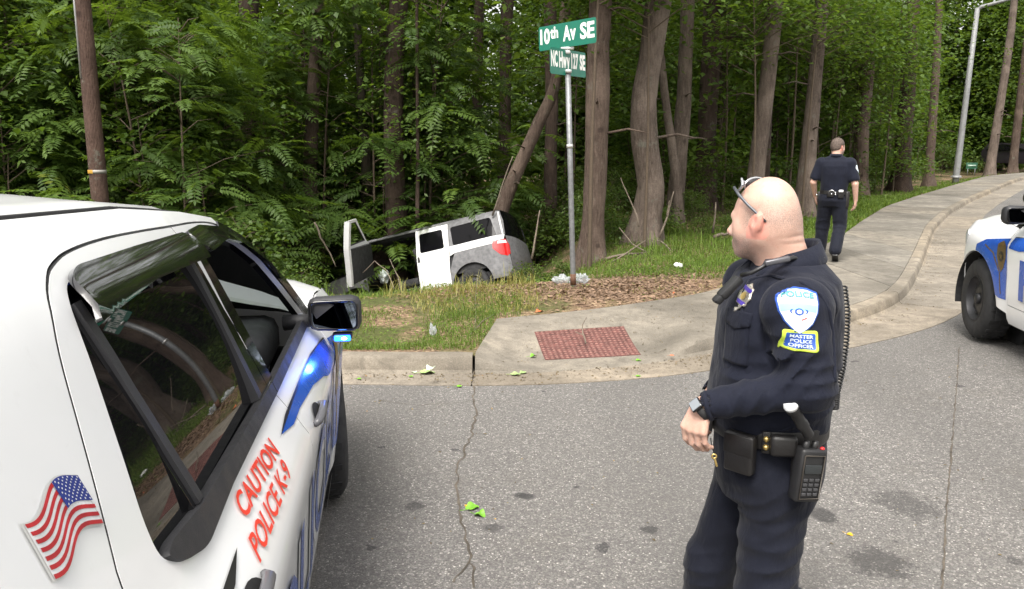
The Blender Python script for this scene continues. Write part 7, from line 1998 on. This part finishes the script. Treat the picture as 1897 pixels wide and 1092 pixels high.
# ------------------------------------------------------------------ street lamp, yard sign, distant car
lb = gpt(1771, 329, .12); lp_ = empty('street_lamp', lb); tag(lp_, 'tall pale grey lamp post with a curved arm beside the sidewalk bend', 'street lamp')
t1 = at(1811, 15, lb.y) - lb; t2 = at(1866, 0, lb.y - .6) - lb; t3 = at(1935, -18, lb.y - 1.6) - lb
MB().tube([(0, 0, -.3), (0, 0, 0), t1 * .5, t1], [.15, .15, .125, .10], 16).build('pole', simple('lamp_post_grey', (.22, .225, .225), .55, .2), lp_)
MB().tube([t1 - t1.normalized() * .1, t1 + Vector((.15, -.05, .05)), t1.lerp(t2, .6), t2, t3], [.085, .08, .07, .06, .055], 10).build('arm', simple('lamp_post_grey', (.22, .225, .225), .55, .2), lp_)
MB().box(t3 + Vector((.35, -.1, -.03)), (.75, .32, .16), bevel=.06).build('lamp_head', M_TRIM, lp_)
MB().lathe([(.24, 0), (.24, .05), (.17, .09)], n=16).build('base_plate', simple('lamp_post_grey', (.22, .225, .225), .55, .2), lp_)
yb = gpt(1799, 319, .12); ys = empty('yard_sign', yb); tag(ys, 'small dark green sign on short legs beyond the lamp post', 'yard sign')
MB().box((0, 0, .33), (.62, .03, .36), bevel=.01).build('panel', simple('yard_sign_green', (.02, .085, .045), .5), ys); MB().box((0, -.019, .35), (.46, .006, .07)).build('pale_stripe', simple('yard_sign_pale', (.35, .45, .38), .5), ys)
for sx in (-.2, .2): MB().tube([(sx, 0, -.2), (sx, 0, .2)], .02, 6).build('leg', M_GALV, ys)
dc = empty('parked_car', (31.6, 50.2, .12), R(20)); tag(dc, 'dark distant car where the road bends out of sight', 'car')
M_DCAR = gloss_paint('dark_car_paint', (.018, .014, .020))
prof = [(-2.2, .45), (-2.25, .75), (-2.05, 1.0), (-1.2, 1.08), (-.6, 1.50), (.9, 1.56), (1.9, 1.50), (2.15, 1.05), (2.2, .5), (1.8, .32), (-1.8, .32)]
V = []; n = len(prof)
for sx in (-1, 1):
    for (y, z) in prof: V.append((sx * (.88 if z < 1.1 else .70), y, z))
MB().add(V, [tuple(range(n)), tuple(reversed(range(n, 2 * n)))] + [(i, (i + 1) % n, (i + 1) % n + n, i + n) for i in range(n)]).build('body', M_DCAR, dc, smooth=False)
for sx in (-1, 1):
    MB().add([(sx * .84, -1.1, 1.10), (sx * .72, -.6, 1.46), (sx * .715, 1.75, 1.46), (sx * .85, 2.0, 1.10)], [(0, 1, 2, 3)]).build('window', M_PRIV, dc, smooth=False)
    MB().box((sx * .66, -2.2, .74), (.36, .10, .16), bevel=.03).build('headlight', simple('dull_lens', (.45, .47, .50), .2), dc)
    for c in (-1.4, 1.4): MB().lathe([(.0, -.1), (.31, -.1), (.34, -.06), (.34, .06), (.31, .1), (0, .1)], (sx * .78, c, .34), 'X', 18).build('wheel', M_RUB, dc)
MB().box((0, -.92, 1.28), (1.30, .03, .42), Matrix.Rotation(R(55), 3, 'X')).build('windscreen', M_PRIV, dc, smooth=False)

# ------------------------------------------------------------------ litter, leaves, twigs, dead branches
def on_floor(u, v, z0=.1):
    p = gpt(u, v, z0)
    for _ in range(4):
        z = floor_z(p.x, p.y, z0); p = gpt(u, v, z)
    return p
t = NT('clear_plastic'); tr_ = t.n('ShaderNodeBsdfTransparent'); tr_.inputs['Color'].default_value = (.92, .94, .95, 1); pb_ = t.pbr((.52, .54, .56), .16, 0, None, spec=.7); mx = t.n('ShaderNodeMixShader'); mx.inputs[0].default_value = .40; t.l(tr_.outputs[0], mx.inputs[1]); t.l(pb_, mx.inputs[2]); M_CLR = t.done(mx.outputs[0])
def crumple(name, p, size, label, cat, seed, mat=M_CLR, rz=0.0):
    mb = MB().ball((0, 0, size[2] * .9), size, seg=22, rings=14)
    for i, q in enumerate(mb.v):
        q = Vector(q); k = 1 + .55 * noise.noise(q / max(size) * 2.2 + Vector((seed, 0, 0))) + .28 * abs(noise.noise(q / max(size) * 5 + Vector((0, seed, 0)))); mb.v[i] = (q.x * k, q.y * k, max(.002, q.z * k))
    o = mb.build(name, mat, None, smooth=False); o.location = p; o.rotation_euler = (0, 0, rz); tag(o, label, cat); return o
crumple('plastic_bag', on_floor(1041, 527), (.115, .07, .055), 'crumpled clear plastic bag on the dirt left of the sign pole', 'plastic bag', 1.3)
crumple('plastic_bag', on_floor(1077, 527), (.085, .06, .065), 'crumpled clear plastic bag on the dirt right of the sign pole', 'plastic bag', 4.7)
crumple('plastic_cup', on_floor(802, 624), (.030, .026, .055), 'crushed clear plastic cup in the grass by the kerb', 'plastic cup', 7.1)
M_PAP = simple('paper_scrap', (.78, .78, .76), .7)
crumple('paper_scrap', on_floor(1257, 497), (.055, .05, .030), 'white paper scrap in the grass right of the sign', 'paper', 2.9, M_PAP); crumple('paper_scrap', on_floor(1378, 492), (.030, .03, .025), 'tiny white paper scrap in the grass near the officer', 'paper', 5.5, M_PAP)
def leaf_obj(name, p, size, rz, mat, label, cat='leaf', group=None, curl=.25, lobes=True):
    out = []
    n = 24
    for k in range(n):
        a = 2 * math.pi * k / n; r = (.62 + .38 * math.cos(a)) if not lobes else (.60 + .22 * math.cos(a) + .16 * abs(math.cos(2.5 * a)))
        out.append((r * math.cos(a), r * math.sin(a) * .85))
    V = [(0, 0, 0)] + [(x * .5, y * .5, 0) for x, y in out] + [(x, y, 0) for x, y in out]
    V = [(x * size, y * size, size * (.06 + curl * (abs(y) ** 1.3) + .16 * curl * math.sin(x * 5) + .10 * noise.noise((x * 2, y * 2, rz)))) for x, y, _ in V]
    F = [(0, 1 + k, 1 + (k + 1) % n) for k in range(n)] + [(1 + k, 1 + n + k, 1 + n + (k + 1) % n, 1 + (k + 1) % n) for k in range(n)]
    mb = MB().add(V, F); mb.tube([(-.4 * size, 0, size * .05), (-1.2 * size, .15 * size, .004)], size * .03, 5, False)
    o = mb.build(name, mat, None, fix=False); o.location = p; o.rotation_euler = (0, 0, rz); tag(o, label, cat, group); return o
M_LG = simple('fresh_leaf', (.14, .34, .025), .5, var=.25, vscale=30); M_LY = simple('yellow_leaf', (.62, .36, .02), .5, var=.2, vscale=30); M_LO = simple('orange_leaf', (.46, .13, .05), .6, var=.2, vscale=30); M_LP = simple('pale_leaf', (.26, .36, .14), .55, var=.25, vscale=30); M_LW = simple('pale_underside', (.48, .55, .42), .6, var=.15, vscale=30)
leaf_obj('leaf', gpt(872, 943), .052, .6, M_LG, 'larger bright green leaf lying on the asphalt by the crack', curl=.5); leaf_obj('leaf', gpt(886, 955), .044, -.5, M_LG, 'folded bright green leaf tip beside the larger green leaf on the asphalt', curl=.7); leaf_obj('leaf', gpt(864, 938), .018, 1.4, M_LY, 'small yellow leaf against the bright green leaf on the asphalt', lobes=False)
leaf_obj('leaf', gpt(1571, 990), .024, -.7, M_LY, 'single yellow leaf on the asphalt near the oil spills', lobes=False); leaf_obj('leaf', gpt(917, 962), .007, .2, M_LY, 'tiny yellow leaf fragment right of the bright green leaf', lobes=False)
def gz(u, v): p = gpt(u, v, .01); return gpt(u, v, max(.008, ramp_z(p.x, p.y) + .004) if p.y > 6.4 else .01)
leaf_obj('leaf', gz(788, 691), .085, .3, M_LP, 'wilted pale green leaf in the gutter left of the ramp', curl=.4); leaf_obj('leaf', gz(797, 684), .060, 1.2, M_LW, 'leaf showing its whitish underside in the gutter left of the ramp', curl=.5); leaf_obj('leaf', gz(768, 690), .035, 2.2, M_LW, 'small pale leaf at the left end of the gutter leaves', curl=.3)
leaf_obj('leaf', gz(952, 694), .055, .2, M_LP, 'left green leaf of the pair in the gutter below the mat', curl=.2); leaf_obj('leaf', gz(968, 691), .045, 1.0, M_LP, 'right green leaf of the pair in the gutter below the mat', curl=.2)
leaf_obj('leaf', gz(985, 661), .042, .5, M_LG, 'curled green leaf by the lower left corner of the red mat', curl=.7, lobes=False); leaf_obj('leaf', gz(1180, 668), .036, .1, M_LG, 'small green leaf below the lower right corner of the red mat', lobes=False)
leaf_obj('leaf', on_floor(998, 578, .13), .060, .9, M_LO, 'orange dead leaf on the upper edge of the ramp', curl=.4); leaf_obj('leaf', on_floor(1245, 545, .13), .060, 2.0, M_LO, 'orange dead leaf at the dirt edge right of the sign', curl=.4); leaf_obj('leaf', gz(1243, 659), .030, .3, M_LO, 'tan scrap of leaf at the foot of the kerb end', lobes=False, curl=.1)
leaf_obj('leaf', gpt(848, 716, .01), .032, .3, M_LG, 'little green leaf on the gutter lip above the crack', lobes=False, curl=.1); leaf_obj('leaf', gpt(663, 702, .01), .028, .1, M_LG, 'little green leaf on the gutter lip near the patrol car', lobes=False, curl=.1); leaf_obj('leaf', gpt(1180, 697, .01), .030, .1, M_LG, 'little green leaf on the gutter lip right of the mat', lobes=False, curl=.1); leaf_obj('leaf', gpt(762, 698, .01), .030, 2.1, M_LG, 'little green leaf in front of the wilted gutter leaves', lobes=False, curl=.1)
def stick_obj(name, pts, r, mat, label, cat='branch'):
    b = Vector(pts[0][0]) if hasattr(pts[0][0], '__len__') else Vector(pts[0]); o = empty(name, b); tag(o, label, cat)
    chains = pts if hasattr(pts[0][0], '__len__') else [pts]
    for i, ch in enumerate(chains):
        P = [Vector(q) - b for q in ch]; Q = []
        for k in range(len(P) - 1):
            for t_ in (0, .33, .66): Q.append(P[k].lerp(P[k + 1], t_) + Vector((noise.noise(P[k] * 9 + Vector((t_, i, 0))), noise.noise(P[k] * 9 + Vector((0, t_, i))), noise.noise(P[k] * 7 + Vector((t_, 0, i))))) * r * 1.2)
        Q.append(P[-1]); rr = r * (1 if i == 0 else .6)
        MB().tube(Q, [rr * (1 - .6 * k / len(Q)) for k in range(len(Q))], 7).build('limb' if i == 0 else 'side_twig', mat, o)
    return o
stick_obj('twig', [[gz(1085, 640) + Vector((0, 0, .015)), gz(1079, 628) + Vector((0, 0, .05)), gz(1078, 612) + Vector((0, 0, .05)), gz(1086, 600) + Vector((0, 0, .06))], [gz(1079, 628) + Vector((0, 0, .045)), gz(1064, 622) + Vector((0, 0, .04))]], .008, M_DEADWOOD, 'short forked twig lying on the red mat', 'twig')
def bp(u, v, y): return at(u, v, y)
stick_obj('fallen_branch', [[bp(1122, 480, 13.0), bp(1160, 472, 13.0), bp(1205, 468, 13.2), bp(1245, 466, 13.3), bp(1268, 470, 13.2)], [bp(1205, 468, 13.2), bp(1170, 452, 13.3), bp(1147, 422, 13.4)], [bp(1245, 466, 13.3), bp(1225, 447, 13.4), bp(1196, 444, 13.5)]], .024, M_DEADWOOD, 'long bare dead branch lying in front of the S-bent tree')
stick_obj('fallen_branch', [[bp(1125, 492, 12.7), bp(1160, 470, 12.9), bp(1196, 446, 13.1)]], .019, M_DEADWOOD, 'second dead branch propped slanting across the long one')
stick_obj('fallen_branch', [[bp(1322, 440, 14.5), bp(1342, 433, 14.5), bp(1356, 431, 14.6)]], .035, M_DEADWOOD, 'short pale dead branch in the grass left of the bald officer')
stick_obj('dead_stem', [[bp(1221, 440, 13.9), bp(1236, 400, 14.0), bp(1248, 355, 14.0)], [bp(1236, 400, 14.0), bp(1240, 372, 14.1)]], .022, M_DEADWOOD, 'broken upright stem right of the S-bent tree', 'dead stem')
stick_obj('dead_stem', [[bp(1320, 432, 15.0), bp(1326, 375, 15.0)]], .022, M_DEADWOOD, 'single broken upright stem between the trees and the bald officer', 'dead stem')
stick_obj('dead_stem', [[bp(1183, 420, 13.6), bp(1176, 390, 13.7), bp(1160, 355, 13.8), bp(1150, 330, 13.9)]], .016, M_DEADWOOD, 'thin bare stem crossing the foot of the S-bent tree', 'dead stem')
stick_obj('dry_stalk', [[on_floor(880, 612), bp(881, 560, 8.75), bp(883, 520, 8.8)]], .006, M_DEADWOOD, 'thin pale upright stalk at the grass corner left of the ramp', 'dry stalk')
stick_obj('dry_stalk', [[on_floor(868, 624), on_floor(893, 602) + Vector((0, 0, .03)), on_floor(915, 588) + Vector((0, 0, .03))]], .006, M_DEADWOOD, 'pale stalk lying across the corner of the ramp', 'dry stalk')
stick_obj('dry_stalk', [[bp(743, 545, 10.0), bp(737, 512, 10.1), bp(722, 480, 10.2)]], .008, M_DEADWOOD, 'bent tan stalk in front of the open car', 'dry stalk')
stick_obj('dry_stalk', [[bp(730, 535, 10.0), bp(715, 500, 10.3), bp(694, 484, 10.4), bp(672, 506, 10.4)]], .008, M_DEADWOOD, 'arched tan stalk across the open front of the car', 'dry stalk')
stick_obj('fallen_branch', [[bp(582, 412, 12.5), bp(594, 440, 12.5), bp(612, 470, 12.6), bp(622, 495, 12.6)]], .018, M_DEADWOOD, 'bare pale branch hanging in the leaves left of the open car door')
stick_obj('bare_shoot', [[bp(912, 400, 15.8), bp(930, 345, 15.8), bp(950, 290, 15.9)]], .020, M_DEADWOOD, 'straight pale shoot leaning behind the roof of the crashed car', 'bare shoot')
stick_obj('bare_shoot', [[bp(985, 480, 12.5), bp(992, 430, 12.6), bp(1000, 390, 12.7)]], .018, M_DEADWOOD, 'straight thin shoot between the crashed car and the sign pole', 'bare shoot')

# grit, leaf crumbs and specks washed into the gutter and onto the ramp and asphalt
rg6 = np.random.default_rng(21); P = []
for _ in range(1500):
    i = int(rg6.integers(int(np.argmin(np.abs(Bp[:, 0] + 6))), int(np.argmin(np.abs(Bp[:, 0] - 9))))); o_ = abs(rg6.normal(0, .14)) * (1 if rg6.random() < .8 else 2.2); q = Bp[i] - nrm[i] * (.03 + o_); P.append((q[0] + rg6.normal(0, .05), q[1]))
for _ in range(350): P.append((rg6.uniform(-.1, 2.4), rg6.uniform(6.5, 8.6)))
for _ in range(260): P.append((rg6.uniform(-2.5, 5), rg6.uniform(2.2, 6.4)))
C = []
for x, y in P:
    z = ramp_z(x, y) if y > 6.0 else road_z(x, y)
    if z < .02 and y > 6.0: z = max(z, road_z(x, y) + .001)
    C.append((x, y, z + .004))
C = np.array(C); n = len(C); a = rg6.uniform(0, 6.28, n)
V, F, T = leaves_mesh(C, np.stack([np.cos(a), np.sin(a), rg6.normal(0, .15, n)], 1), np.stack([rg6.normal(0, .25, n), rg6.normal(0, .25, n), np.ones(n)], 1), .020 * rg6.uniform(.4, 1.6, n), .011 * rg6.uniform(.5, 1.5, n), rg6.uniform(0, 1, n) ** 1.5)
g = link_mesh('debris', np_mesh('debris', V, F, {'tint': T}), leaf_mat('gutter_crumbs', (.035, .026, .018), (.20, .15, .07), .1, .8), smooth=False); tag(g, kind='stuff')
